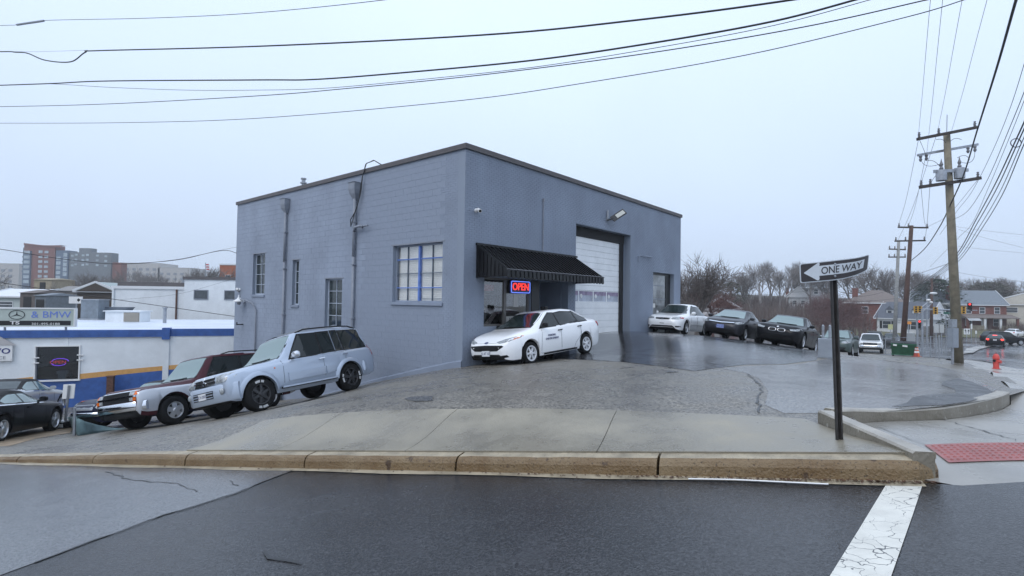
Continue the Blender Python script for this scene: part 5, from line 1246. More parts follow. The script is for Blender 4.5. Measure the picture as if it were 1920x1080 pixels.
# signs on it
def board(name, label, cat, px0, px1, py0, py1, off, th, m, posts=False):
    x0, zt_ = wpx(px0, py0); x1_, zb2 = wpx(px1, py1); s = thing(name, label, cat, WO + wdx * ((x0 + x1_) / 2) + Vector((wdx.y, -wdx.x, 0)) * off + Vector((0, 0, zb2)), wa)
    w_ = (x1_ - x0) / 2; h_ = zt_ - zb2; MB().box(-w_, w_, -th / 2, th / 2, 0, h_).build('panel', m, s); return s, w_, h_
bs, w_, h_ = board('roof_sign', 'long pale roof sign with ringed star and blue letters', 'sign', -130, 140, 578, 611, .0, .25, mat('pale_green_board', (.46, .52, .48), .5, nscale=2, namt=.1))
MB().box(-w_ - .04, w_ + .04, -.16, .16, h_, h_ + .06).box(-w_ - .04, -w_, -.16, .16, 0, h_).box(w_, w_ + .05, -.16, .16, 0, h_).box(-w_ - .04, w_ + .05, -.16, .16, -.05, 0).build('edging', M_plastic, bs)
MB().box(-w_ + .05, w_ - .12, -.14, -.127, .04, .26).build('strip', M_black, bs)
sx = w_ - (140 - 29) * 2 * w_ / 270.; ring = mat('sign_black', (.03, .035, .04), .5)
MB().tube([(sx + .30 * cos(t), -.14, h_ * .66 + .215 * sin(t)) for t in [k * 2 * pi / 24 for k in range(25)]], .016, 5).build('emblem_ring', ring, bs, True)
for k in range(3):
    t = pi / 2 + k * 2 * pi / 3; MB().add([(sx - .03 * sin(t), -.137, h_ * .66 + .03 * cos(t)), (sx + .28 * cos(t), -.137, h_ * .66 + .2 * sin(t)), (sx + .03 * sin(t), -.137, h_ * .66 - .03 * cos(t))], [(0, 1, 2), (2, 1, 0)]).build('emblem_point', ring, bs)
lx = w_ - (140 - 95) * 2 * w_ / 270.
text_mesh('letters', '& BMW', .46, mat('sign_blue', (.16, .24, .62), .5), bs, frame((lx, -.135, h_ * .66), (1, 0, 0), (0, 0, 1)), .006, sx=1.05)
text_mesh('letters', 'TS', .22, M_plastic, bs, frame((w_ - (140 - 26) * 2 * w_ / 270., -.142, .15), (1, 0, 0), (0, 0, 1)), .004, sx=1.6, bold=.006); text_mesh('letters', '301-495-0188', .16, M_plastic, bs, frame((lx - .2, -.142, .10), (1, 0, 0), (0, 0, 1)), .004, sx=1.25)
for x in (w_ - .35, -w_ + 1.5, 0): MB().tube([(x, 0, -.5), (x, 0, 0)], .05, 8).build('post', M_galv, bs)
vs_, w_, h_ = board('wall_sign', 'white gabled service sign on the workshop wall', 'sign', -72, 25, 648, 676, .09, .1, M_plastic)
MB().add([(-w_ - .1, -.07, h_), (w_ + .12, -.07, h_), (0, -.07, h_ + .75), (-w_ - .1, .0, h_), (w_ + .12, .0, h_), (0, .0, h_ + .75)], [(0, 1, 2), (0, 2, 5, 3), (1, 4, 5, 2), (5, 4, 3)]).build('gable', mat('sign_gable', (.45, .43, .43), .6), vs_)
text_mesh('letters', 'VOLVO', .36, mat('sign_navy', (.02, .03, .16), .5), vs_, frame((w_ - .78, -.056, h_ * .62), (1, 0, 0), (0, 0, 1)), .004, sx=1.2, bold=.006); text_mesh('letters', 'SERVICE', .2, mat('sign_grey', (.25, .25, .27), .5), vs_, frame((w_ - .68, -.056, h_ * .2), (1, 0, 0), (0, 0, 1)), .004, sx=1.25)
# rusty post before the blue wall
q = pix_ground(213, 760); x, z = wpx(213, 704)
rp_ = thing('steel_post', 'rusty brown steel post before the blue wall', 'post', WO + wdx * x + Vector((wdx.y, -wdx.x, 0)) * .4 + Vector((0, 0, -.3)), wa)
MB().box(-.14, .14, -.12, -.10, 0, z + .3).box(-.14, .14, .10, .12, 0, z + .3).box(-.02, .02, -.10, .10, 0, z + .3).build('beam', M_rust, rp_); MB().box(-.17, .17, -.15, .15, z + .3, z + .34).build('cap', M_rust, rp_)
# things on the white roof
rt0 = rz_ - .06
def roof_at(px, Y): p = at(px, 590, Y); return Vector((p.x, p.y, WO.z + rt0))
p = roof_at(241, 37); hb = thing('roof_plant_box', 'white louvred plant box on the white roof', 'roof plant', p, .1)
MB().box(-1.15, 1.1, -.6, .6, 0, .72).box(-1.25, 1.2, -.7, .7, .72, .78).build('case', M_wpaint, hb); lv = MB().box(.05, 1.05, -.63, -.6, .04, .66).build('louvre', mat('louvre_tan', (.30, .27, .23), .6), hb)
for k in range(7): MB().box(.08, 1.02, -.66, -.63, .07 + k * .085, .12 + k * .085).build('slat', mat('louvre_slat', (.38, .35, .30), .6), lv)
p = roof_at(309, 36); st_ = thing('flue_pipe', 'tall galvanised flue pipe standing on the white roof', 'pipe', p); MB().tube([(0, 0, 0), (0, 0, 1.0)], .11, 10).build('pipe', M_galv, st_, 40); MB().tube([(0, 0, 1.0), (0, 0, 1.07)], .17, 10).build('cap', M_galv, st_)
p = roof_at(178, 39.5); tk = thing('duct', 'square grey roof duct beside the plant box', 'duct', p, .1); MB().box(-.6, .6, -.6, .6, .1, 1.45).build('case', mat('duct_grey', (.17, .20, .23), .5, nscale=3, namt=.2), tk); MB().box(-.68, .68, -.68, .68, 0, .1).build('flange', M_galv, tk); MB().box(-.65, .65, -.65, .65, 1.45, 1.52).build('flange', M_galv, tk)
p = roof_at(214, 40.2); tk = thing('duct', 'dark slanting intake hood behind the plant box', 'duct', p, .1); MB().prism([(-.9, 0), (.5, 0), (1.2, .95), (-.9, .95)], -.5, .5, lambda v: Vector((v.x, v.z, v.y))).build('hood', mat('hood_grey', (.10, .12, .145), .5, nscale=3, namt=.2), tk)

# --- generic buildings
def win_part(root, x, z, w_, h_, face='f', W=0, D=0, fr=M_hw, gm=M_hglass, t=.07, bars=True):
    def T(u, o, v): return {'f': (u, -o, v), 'l': (-W / 2 - o, u, v), 'r': (W / 2 + o, u, v)}[face]
    def bx(mb, u0, u1, o0, o1, v0, v1):
        p, q = T(u0, o0, v0), T(u1, o1, v1); mb.box(min(p[0], q[0]), max(p[0], q[0]), min(p[1], q[1]), max(p[1], q[1]), min(p[2], q[2]), max(p[2], q[2]))
    mb = MB(); bx(mb, x - w_ / 2 - t, x - w_ / 2, -.02, .05, z - t, z + h_ + t); bx(mb, x + w_ / 2, x + w_ / 2 + t, -.02, .05, z - t, z + h_ + t); bx(mb, x - w_ / 2, x + w_ / 2, -.02, .05, z + h_, z + h_ + t); bx(mb, x - w_ / 2, x + w_ / 2, -.02, .07, z - t, z)
    if bars: bx(mb, x - w_ / 2, x + w_ / 2, .015, .04, z + h_ / 2 - .03, z + h_ / 2 + .03)
    wn = mb.build('window', fr, root); mb = MB(); bx(mb, x - w_ / 2, x + w_ / 2, -.01, .012, z, z + h_); mb.build('pane', gm, wn); return wn
def house(name, label, px, Y, yaw, W, D, hw, roof, rh, wm, rm, wins=(), chim=None, porch=None, ov=.35, base=None, group=None):
    p = at(px, 600, Y); z = ground_h(p.x, p.y) if base is None else base
    r = thing(name, label, 'house', (p.x, p.y, z - .1), radians(yaw), group); X = W / 2
    MB().box(-X, X, 0, D, -1, hw).build('wall', wm, r); o = ov; z0 = hw - .02
    if roof == 'gx':
        v = [(-X - o, -o, z0), (X + o, -o, z0), (X + o, D + o, z0), (-X - o, D + o, z0), (-X - o, D / 2, hw + rh), (X + o, D / 2, hw + rh)]; f = [(0, 1, 5, 4), (2, 3, 4, 5), (0, 3, 2, 1), (0, 4, 3), (1, 2, 5)]
    elif roof == 'gy':
        v = [(-X - o, -o, z0), (X + o, -o, z0), (X + o, D + o, z0), (-X - o, D + o, z0), (0, -o, hw + rh), (0, D + o, hw + rh)]; f = [(0, 4, 5, 3), (1, 2, 5, 4), (0, 3, 2, 1), (0, 1, 4), (2, 3, 5)]
    else:
        e = min(D / 2, X) * .95; v = [(-X - o, -o, z0), (X + o, -o, z0), (X + o, D + o, z0), (-X - o, D + o, z0), (-X + e, D / 2, hw + rh), (X - e, D / 2, hw + rh)]; f = [(0, 1, 5, 4), (2, 3, 4, 5), (0, 3, 2, 1), (0, 4, 3), (1, 2, 5)]
    rf = MB().add(v, f).build('roof', rm, r)
    if roof == 'gx':
        for sx_ in (-1, 1):
            x = sx_ * X; MB().add([(x + sx_ * .01, 0, hw - .05), (x + sx_ * .01, D, hw - .05), (x + sx_ * .01, D / 2, hw + rh - .12)], [(0, 1, 2), (2, 1, 0)]).build('gable', wm, r) if False else None
            x = sx_ * (X + o + .01); mb = MB().bar((x, -o, z0), (x, D / 2, hw + rh), .05, .22).bar((x, D + o, z0), (x, D / 2, hw + rh), .05, .22); mb.build('bargeboard', M_hw, rf)
            x = sx_ * (X + .02); MB().prism([(0.05, hw - .1), (D - .05, hw - .1), (D / 2, hw + rh - .15)], 0, .25, lambda v, x=x, s_=sx_: Vector((x + s_ * (v.z + .1), v.x, v.y))).build('gable', wm, r)
    if roof == 'gy':
        mb = MB().bar((-X - o, -o - .01, z0), (0, -o - .01, hw + rh), .05, .22).bar((X + o, -o - .01, z0), (0, -o - .01, hw + rh), .05, .22); mb.build('bargeboard', M_hw, rf)
        MB().prism([(-X + .05, hw - .1), (X - .05, hw - .1), (0, hw + rh - .15)], 0, .3, lambda v: Vector((v.x, -v.z - .06, v.y))).build('gable', wm, r)
    MB().box(-X - o, X + o, -o - .02, -o + .02, z0 - .16, z0 - .005).build('gutter', M_hw, rf)
    for q in wins: win_part(r, *q[:4], face=q[4] if len(q) > 4 else 'f', W=W, D=D)
    if chim: cx, cy, cw, ch = chim; MB().box(cx - cw / 2, cx + cw / 2, cy - .4, cy + .4, 0, hw + ch).box(cx - cw / 2 - .06, cx + cw / 2 + .06, cy - .46, cy + .46, hw + ch, hw + ch + .15).build('chimney', M_brick, r)
    return r
# brick house with porch
hs = house('brick_house', 'two-storey red brick house with grey roof, tall chimney and front porch', 1845, 104, -12, 7.6, 7.5, 5.0, 'gx', 2.9, M_brick, M_shing, [(-2.6, 3.3, .85, 1.15), (-.3, 3.3, .85, 1.15), (2.2, 3.3, .85, 1.15), (-2.6, .9, 1.0, 1.3), (2.2, .9, 1.2, 1.3), (1.5, 3.3, .6, 1.0, 'l'), (5.6, 3.2, .8, 1.1, 'l'), (5.6, .8, .8, 1.2, 'l'), (3.75, 6.1, .6, .7, 'l')], (-4.2, 3.0, 1.2, 3.6))
pr = MB().add([(-4.2, -2.6, 2.5), (4.5, -2.6, 2.5), (4.5, 0, 3.15), (-4.2, 0, 3.15), (-4.2, -2.6, 2.35), (4.5, -2.6, 2.35), (4.5, 0, 2.35), (-4.2, 0, 2.35)], [(0, 1, 2, 3), (4, 7, 6, 5), (0, 4, 5, 1), (1, 5, 6, 2), (0, 3, 7, 4)]).build('porch_roof', M_brnroof, hs)
for x in (-4.0, -1.2, 1.4, 4.2): MB().box(x - .18, x + .18, -2.45, -2.1, -.6, 2.35).build('porch_post', M_hw if abs(x) < 2 else M_brick, hs)
MB().box(-4.2, 4.4, -2.5, 0, -.9, .25).build('porch_floor', M_conc, hs); MB().box(-4.0, -1.3, -2.45, -2.3, .25, 1.0).build('porch_wall', M_conc, hs); MB().box(1.5, 4.2, -2.45, -2.3, .25, 1.0).build('porch_wall', M_conc, hs); MB().box(-.5, .5, -.04, .0, .25, 2.3).build('door', M_hw, hs)
MB().add([(-4.3, -3.3, 1.9), (-2.2, -3.3, 1.9), (-2.2, -2.4, 2.5), (-4.3, -2.4, 2.5)], [(0, 1, 2, 3), (3, 2, 1, 0)]).build('canopy', M_hw, hs)
house('cream_house', 'cream sided house with low gable roof past the brick house', 1925, 104, -40, 13, 8, 5.2, 'gy', 2.3, M_cream, M_brnroof, [(-2.4, 3.6, 2.2, .9), (-5.2, 3.2, .7, 1.2), (2, 3.6, 2.2, .9)])
cp = house('cape_house', 'white cape house with dark roof and two small dormers', 1690, 92, -62, 8.0, 6.0, 2.7, 'gx', 2.9, M_wsid, mat('slate_roof', (.10, .11, .13), .8, nscale=5, namt=.25), [(-2.3, .9, 1.3, 1.25), (2.1, .9, 1.3, 1.25)])
MB().box(-.5, .5, -.05, 0, 0, 2.1).box(-.75, .75, -.25, 0, 2.1, 2.25).build('door', M_hw, cp)
for x in (-2.2, 1.9):
    dm = MB().box(x - .55, x + .55, .75, 2.6, 2.9, 4.2).build('dormer', M_wsid, cp); MB().add([(x - .7, .6, 4.15), (x + .7, .6, 4.15), (x, .6, 4.9), (x - .7, 3.0, 4.15), (x + .7, 3.0, 4.15), (x, 3.0, 4.9)], [(0, 1, 2), (0, 2, 5, 3), (1, 4, 5, 2)]).build('dormer_roof', mat('slate_roof', (.1, .11, .13)), dm); MB().box(x - .3, x + .3, .72, .75, 3.1, 4.0).build('pane', M_hglass, dm)
for x in (-3.25, -1.35, 1.15, 3.05): MB().box(x - .2, x + .2, -.06, 0, .85, 2.2).build('shutter', M_black, cp)
house('brick_house', 'red brick house with brown hip roof behind the white cape house', 1640, 98, -38, 9.5, 8, 5.2, 'hip', 2.4, M_brick, M_brnroof, [(-1.5, 3.2, .9, 1.2), (2.4, 3.4, .9, 1.2), (2.2, .9, .9, 1.0)], (-3.2, 2.0, .9, 2.6))
house('white_house', 'white house with grey gable roof and covered porch behind the traffic signals', 1758, 108, -40, 8.5, 8, 5.0, 'gx', 2.6, M_wsid, M_shing, [(-2.2, 3.2, .9, 1.2), (1.8, 3.2, .9, 1.2), (1.5, .8, 1.2, 1.3)], (2.2, 5.0, .7, 3.4))
hs = house('white_cottage', 'small white gabled cottage with chimney on the wooded hillside', 1497, 135, -30, 5.5, 8, 2.6, 'gy', 2.6, M_wsid, M_shing, [(-.9, .7, .7, .9), (1.0, .7, .7, .9), (0, 2.7, .6, .7)], (-2.6, 1.0, .7, 2.2)); hs.location.z += 1.8
hs = house('brick_cottage', 'small red brick cottage with pale roof behind the parked sedans', 1352, 80, -25, 5.0, 6.5, 2.8, 'gy', 1.7, M_brick, mat('pale_roof', (.33, .31, .29), .8, nscale=4, namt=.3), [(-1.2, 1.2, .8, 1.0), (1.4, 1.2, .8, 1.0)]); hs.location.z += 1.2
house('grey_cottage', 'low grey cottage half hidden by the lone bare tree', 1305, 72, 10, 7, 6, 2.6, 'gx', 1.8, mat('grey_siding', (.24, .23, .22), .8), mat('pale_roof2', (.28, .26, .25), .8, nscale=4, namt=.3), [(-1.2, 1.0, .8, 1.0)])
hs = house('hill_house', 'white house with a strip of windows up among the hillside trees', 1530, 150, -20, 9, 8, 5.0, 'gx', 2.2, mat('hazy_grey_siding', (.26, .26, .27), .7), M_shing, [(-2.5, 3.2, 1, 1.3), (0, 3.2, 1, 1.3), (2.5, 3.2, 1, 1.3)]); hs.location.z += 1.5

# --- left background
def block(name, label, cat, px0, px1, ytop, Y, D, m, zb=None, yaw=0, roofm=None, group=None):
    a = at(px0, ytop, Y); b = at(px1, ytop, Y); z0 = ground_h(a.x, a.y) - 1 if zb is None else zb
    r = thing(name, label, cat, ((a.x + b.x) / 2, Y, z0), radians(yaw), group); W = (b.x - a.x); h_ = a.z - z0
    MB().box(-W / 2, W / 2, 0, D, 0, h_).build('wall', m, r); MB().box(-W / 2 - .1, W / 2 + .1, -.1, D, h_, h_ + .25).build('parapet', roofm or M_hw, r)
    return r, W, h_
whs, W_, h_ = block('white_warehouse', 'plain white rendered warehouse wall with small dark windows', 'building', 346, 470, 524, 46, 14, M_wpaint, -4, 0, M_coping)
s_ = 46 / FPX
for cx, wd in ((378, 24), (432, 18)): win_part(whs, (cx - 408) * s_, h_ - (552 - 524) * s_ - .35, wd * s_, 15 * s_, fr=M_trim, bars=False)
wh2, W2, h2 = block('white_warehouse', 'long low white warehouse with dark roof edge', 'building', 212, 346, 541, 46.4, 13, M_wpaint, -4, 0, M_hw)
MB().box(-W2 / 2, W2 / 2, .5, 12, h2 + .25, h2 + .62).build('roof_edge', M_coping, wh2); MB().box(-W2 / 2, -W2 / 2 + .15, -.12, -.0, 0, h2).build('downspout', M_wpaint, wh2); MB().tube([(2.5, -.08, 1), (2.5, -.08, h2)], .07, 6).build('downspout', M_rust, wh2); MB().tube([(.5, 4, h2), (.5, 4, h2 + 1.3)], .12, 8).build('roof_vent', M_galv, wh2)
ob, W_, h_ = block('orange_brick_building', 'orange brick building edge above the white warehouse', 'building', 412, 480, 497, 90, 20, mat('orange_brick', (.36, .12, .06), .8, nscale=2, namt=.15), -4)
for x, z in ((-1.6, 4.5), (-1.6, 2.6)): win_part(ob, x, h_ - z, .8, .9)
gh_ = house('green_house', 'pale green roofed house front beside a small board', 180, 60, 5, 4.2, 8, 2.6, 'gy', 1.0, M_dark, mat('pale_green_roof', (.33, .38, .37), .7), [(-.2, 2.7, 1.1, .4)], ov=.3); gh_.location.z = -.45
h3 = house('pale_house', 'pale two-storey house with two strips of windows at the white roof edge', 5, 62, 0, 5.2, 8, 4.0, 'gx', .9, mat('pale_mint_siding', (.47, .52, .50), .7), M_hw, [(-.2, 2.7, 2.6, .6), (-.4, .7, 2.0, .7)]); h3.location.z = -2.6
sg_, W_, h_ = None, 0, 0
p = at(142, 569, 50); sb_ = thing('small_board', 'small white board with a dark leaf mark', 'sign', (p.x, p.y, p.z - 2)); MB().box(-.62, .62, -.05, .05, 2, 2.65).build('panel', M_plastic, sb_); MB().tube([(0, .08, 0), (0, .08, 2.6)], .05, 6).build('post', M_galv, sb_)
MB().add([(.1 + .2 * (1 if k % 2 else .55) * cos(k * pi / 6) + .2, -.053, 2.33 + .2 * (1 if k % 2 else .5) * sin(k * pi / 6)) for k in range(12)], [tuple(range(11, -1, -1)), tuple(range(12))]).build('leaf_mark', mat('leaf_green', (.03, .07, .05), .6), sb_)
for px0, px1, yt, yr, Y, col, nm, lb in ((38, 66, 549, 543, 56, (.13, .11, .10), 'brown_shed', 'brown shed behind the long roof sign'), (66, 86, 554, 549, 54, (.16, .18, .20), 'grey_shed', 'small grey shed behind the long roof sign'), (102, 140, 545, 536, 66, (.20, .19, .18), 'grey_cottage', 'grey cottage front with dark door below the brick flats'), (64, 97, 524, 521, 75, (.33, .28, .20), 'tan_building', 'tan windowless building below the brick flats')):
    p = at((px0 + px1) / 2, yt, Y); w_ = (px1 - px0) * Y / FPX; hh = (yt - yr) * Y / FPX; t_ = thing(nm, lb, 'shed' if 'shed' in nm else 'building', (p.x, Y, p.z)); MB().box(-w_ / 2, w_ / 2, 0, 4, -6, 0).build('wall', mat(nm + '_wall', col, .8, nscale=2, namt=.2), t_)
    MB().add([(-w_ / 2 - .1, -.2, -.01), (w_ / 2 + .1, -.2, -.01), (w_ / 2 + .1, 4.2, -.01), (-w_ / 2 - .1, 4.2, -.01), (-w_ / 2, 2, hh), (w_ / 2, 2, hh)], [(0, 1, 5, 4), (2, 3, 4, 5), (0, 4, 3), (1, 2, 5), (3, 2, 1, 0)]).build('roof', mat(nm + '_roof', tuple(c_ * 1.15 for c_ in col), .8), t_); MB().box(-.4, .4, -.05, 0, -1.6, -.4).build('door', M_void, t_)
# flats
M_fb = mat('flats_brick', (.20, .085, .07), .8, nscale=.5, namt=.15); M_fg = mat('flats_grey', (.16, .175, .19), .7, nscale=.5, namt=.1); M_fbl = mat('flats_blue', (.10, .14, .20), .5); M_fw = mat('flats_glass', (.38, .44, .48), .15, nscale=.4, namt=.3)
Y = 220; s_ = Y / FPX; o_ = at(38, 552, Y); fl_ = thing('apartment_block', 'tall red brick and grey apartment block beyond the roofs', 'building', (o_.x, Y, -6))
X = lambda px: (px - 38) * s_; Z = lambda py: (552 - py) * s_ + o_.z + 6
def mass(px0, px1, pyt, m, y0=0, y1=5, name='wall'): return MB().box(X(px0), X(px1), y0, y1, 0, Z(pyt)).build(name, m, fl_)
mass(42, 100, 459, M_fb); mass(38, 42.3, 464, M_fbl, .5); mass(44, 56.5, 470, M_fbl, -.6, 0, 'bay'); mass(100.3, 124, 468, M_fbl, .4); mass(124.2, 203, 471, M_fg, .8); mass(138, 161, 462.5, M_fg, 2); mass(203.3, 220, 489, M_fb, 1.5)
MB().add([(X(42), -.3, Z(459)), (X(42), -.3, Z(455.5)), (X(80), -.3, Z(459.5)), (X(112), -.3, Z(458.5)), (X(112), -.3, Z(463)), (X(42), 3, Z(455.5)), (X(80), 3, Z(459.5)), (X(112), 3, Z(458.5))], [(4, 3, 2, 1, 0), (1, 2, 6, 5), (2, 3, 7, 6)]).build('roof_crown', M_fb, fl_)
fw = lambda a, b, c_, d, off: MB().box(X(a), X(b), -off - .12, -off + .1, Z(d), Z(c_)).build('window', M_fw, fl_)
for k in range(7): fw(45, 55.5, 470 + k * 9.2, 475.5 + k * 9.2, .6)
for k in range(6): fw(70, 77, 469 + k * 9.2, 474 + k * 9.2, 0); fw(81, 88, 469.5 + k * 9.2, 474 + k * 9.2, 0)
for k in range(5): fw(102, 110, 480 + k * 9, 486 + k * 9, -.4); fw(115, 122, 473 + k * 9, 480 + k * 9, -.4)
for k in range(3):
    for x in (128, 135, 148, 156, 175, 191): fw(x, x + 5, 474 + k * 9 + (x % 3), 477.5 + k * 9 + (x % 3), -.8)
for k in range(4): MB().box(X(34.5), X(38.2), 1, 4, Z(482 + k * 9), Z(480 + k * 9)).build('balcony', M_fbl, fl_)
M_beige = mat('beige_flats', (.42, .40, .38), .8)
for px0, px1, yt, lb, n_ in ((-30, 36, 494, 'beige apartment slab left of the brick flats', 5), (219, 300, 493, 'beige apartment slab right of the brick flats', 6), (296, 356, 502, 'lower beige apartment slab behind the bare trees', 5)):
    b_, W_, h_ = block('apartment_slab', lb, 'building', px0, px1, yt, 330 if px0 > 0 else 300, 18, M_beige, -6, 0, M_beige)
    for k in range(5):
        for j in range(int(W_ / 4.2)): MB().box(-W_ / 2 + 1.5 + j * 4.2, -W_ / 2 + 3.6 + j * 4.2, -.12, .05, h_ - 4.5 - k * 3.2, h_ - 3.0 - k * 3.2).build('window', mat('slab_window', (.20, .22, .25), .3), b_)
# flag
p = at(385, 512, 80); fg = thing('flag_pole', 'small red and white striped flag on a pole above the warehouse', 'flag', (p.x, p.y, p.z - 4)); MB().tube([(0, 0, 0), (0, 0, 5.6)], .05, 6).build('pole', M_galv, fg)
for k in range(5): MB().box(.02 + k * .03, .5 + .02 * k, -.01 + k * .003, .01 + k * .003, 5.2 - k * .18, 5.37 - k * .18).build('stripe', mat('flag_red', (.45, .04, .05), .7) if k % 2 == 0 else M_hw, fg)
# ================================================================== STREET FURNITURE
M_wood = mat('weathered_pole', (.20, .175, .125), .85, nscale=3, namt=.3, bump=.5, bscale=12); M_wood2 = mat('brown_pole', (.085, .05, .04), .85, nscale=3, namt=.3, bump=.5, bscale=12); M_wood3 = mat('grey_pole', (.26, .26, .25), .85, nscale=3, namt=.25)
M_arm = mat('dark_crossarm', (.05, .04, .035), .8); M_ins = mat('insulator', (.16, .16, .17), .35); M_gbox = mat('grey_box_paint', (.26, .29, .33), .45, nscale=3, namt=.12); M_wire = mat('wire_black', (.025, .025, .027), .6); M_wire2 = mat('wire_grey', (.07, .07, .075), .5)
# bent one-way sign: every piece follows the same bent sheet
foot = pix_ground(1578, 830, lot_h); SY = foot.y + .02
TOPE = [(1499, 494.5), (1530, 491.5), (1564, 487.8), (1590, 485), (1608, 482.6), (1620, 480), (1630, 476.5)]; BOTE = [(1500.5, 531), (1530, 528.5), (1564, 525.5), (1584, 522.5), (1602, 517.5), (1616, 512), (1627, 506)]; DEP = [0, .0, 0, .03, .07, .12, .19]; PAR = [0, .23, .49, .68, .82, .92, 1.0]
def sgn(s, t, off=0.0):
    i = max(k for k in range(6) if PAR[k] <= min(s, .9999) + 1e-9); f = (s - PAR[i]) / (PAR[i + 1] - PAR[i]); L_ = lambda A, j: A[i][j] + (A[i + 1][j] - A[i][j]) * f
    Y = SY + DEP[i] + (DEP[i + 1] - DEP[i]) * f; a = at(L_(TOPE, 0), L_(TOPE, 1), Y); b = at(L_(BOTE, 0), L_(BOTE, 1), Y); return b + (a - b) * t + Vector((0, -off, 0))
ow = thing('one_way_sign', 'bent black and white ONE WAY arrow sign on a leaning steel post', 'sign', foot)
def signpart(name, poly, m, off, parent, step=.06, thick=.004):
    vs2, fs2 = fill(poly, step); mb = MB(); n_ = len(vs2); mb.add([sgn(v.x, v.y, off) - foot for v in vs2], fs2); mb.add([sgn(v.x, v.y, off - thick) - foot for v in vs2], [f[::-1] for f in fs2])
    return mb.build(name, m, parent)
def rrect(x0, x1, y0, y1, rx, ry): return [(cx + rx * cos(a), cy + ry * sin(a)) for cx, cy, a0 in ((x1 - rx, y1 - ry, 0), (x0 + rx, y1 - ry, pi / 2), (x0 + rx, y0 + ry, pi), (x1 - rx, y0 + ry, 3 * pi / 2)) for a in [a0 + k * pi / 10 for k in range(6)]]
M_sw = mat('sign_white', (.58, .62, .66), .4, nscale=6, namt=.06); M_sb = mat('sign_black_face', (.035, .03, .032), .45, nscale=6, namt=.3)
pn = signpart('panel', rrect(0, 1, 0, 1, .03, .1), M_sw, 0, ow); signpart('black_field', rrect(.014, .986, .045, .955, .025, .08), M_sb, .003, pn, thick=.001)
signpart('arrow', [(.05, .5), (.255, .96), (.275, .95), (.278, .87), (.272, .79), (.93, .79), (.925, .29), (.272, .29), (.278, .15), (.270, .08), (.25, .06)], M_sw, .005, pn, thick=.001)
cv = bpy.data.curves.new('t', 'FONT'); cv.body = 'ONE WAY'; cv.size = 1; cv.align_x = 'CENTER'; cv.align_y = 'CENTER'; cv.resolution_u = 4; cv.offset = .012
to = bpy.data.objects.new('t', cv); COL.objects.link(to); tm = bpy.data.meshes.new_from_object(to.evaluated_get(bpy.context.evaluated_depsgraph_get())); bpy.data.objects.remove(to)
xs_ = [v.co.x for v in tm.vertices]; ys_ = [v.co.y for v in tm.vertices]
for v in tm.vertices: v.co = sgn(.30 + (v.co.x - min(xs_)) / (max(xs_) - min(xs_)) * .60, .36 + (v.co.y - min(ys_)) / (max(ys_) - min(ys_)) * .36, .0075) - foot
tm.materials.clear(); tm.materials.append(M_sb); tm.name = 'lettering'; link('lettering', tm, pn)
ptop = at(1565, 492, SY + .03) - foot
mb = MB(); ax = Vector((.93, .36, 0)); ay = Vector((-.36, .93, 0)); prof = [(-.04, -.012), (-.022, -.012), (-.016, .018), (.016, .018), (.022, -.012), (.04, -.012), (.04, -.007), (.026, -.007), (.019, .024), (-.019, .024), (-.026, -.007), (-.04, -.007)]
n_ = len(prof)
for q in (Vector((0, 0, -.1)), ptop):
    for a, b in prof: mb.v.append(tuple(q + ax * a + ay * b + Vector((0, .03, 0))))
for k in range(n_): mb.f.append((k, (k + 1) % n_, n_ + (k + 1) % n_, n_ + k)); mb.m.append(0)
po = mb.build('post', mat('dark_sign_post', (.045, .042, .04), .5, metal=.3, nscale=12, namt=.4), ow); fix_normals(po.data)
mb = MB()
for k in range(6, 46):
    q = ptop * (k / 52) + Vector((0, .03, 0)) + ay * .0155; mb.lathe([(.0048, 0), (0, 0)], 6, 'y', (q.x, q.y - .0005, q.z))
tag(mb.build('punch_hole', mat('hole_light', (.42, .42, .42), .6), po), kind='stuff')
for t in (.2, .8): p = sgn(.5, t, .004) - foot; MB().lathe([(.012, 0), (.01, -.006), (0, -.008)], 8, 'y', tuple(p)).build('bolt', M_galv, ow)
# white strip lying in the gutter
a = on_road(1290, 903); b = on_road(1552, 913); sk = thing('plastic_strip', 'thin white plastic strip lying in the gutter', 'litter', a); d = b - a
MB().tube([(0, -.01, .028), tuple(d * .35 + Vector((0, -.005, .034))), tuple(d * .7 + Vector((0, -.01, .03))), tuple(d + Vector((0, -.01, .026)))], .007, 5).build('strip', M_plastic, sk)
# hydrant
q = Vector((24.14, 26.4, foot_h(24.14, 26.4))); hy = thing('fire_hydrant', 'red fire hydrant on the wet corner footway', 'hydrant', q, .4); M_hyd = mat('faded_red_paint', (.62, .075, .06), .5, nscale=8, namt=.15)
MB().lathe([(.17, 0), (.17, .04), (.12, .05), (.115, .5), (.15, .52), (.15, .56), (.13, .57), (.125, .64), (.09, .72), (.04, .76), (0, .77)], 16).build('barrel', M_hyd, hy, 35)
for dx, dy in ((1, 0), (-1, 0)): MB().tube([(dx * .1, 0, .42), (dx * .2, 0, .42)], .055, 10).build('hose_cap', M_black, hy)
MB().tube([(0, -.1, .38), (0, -.2, .38)], .08, 12).build('hose_cap', M_hyd, hy); MB().tube([(0, 0, .76), (0, 0, .81)], .03, 5).build('operating_nut', M_black, hy); MB().lathe([(.22, 0), (.2, .02), (0, .02)], 16).build('base_flange', M_black, hy)

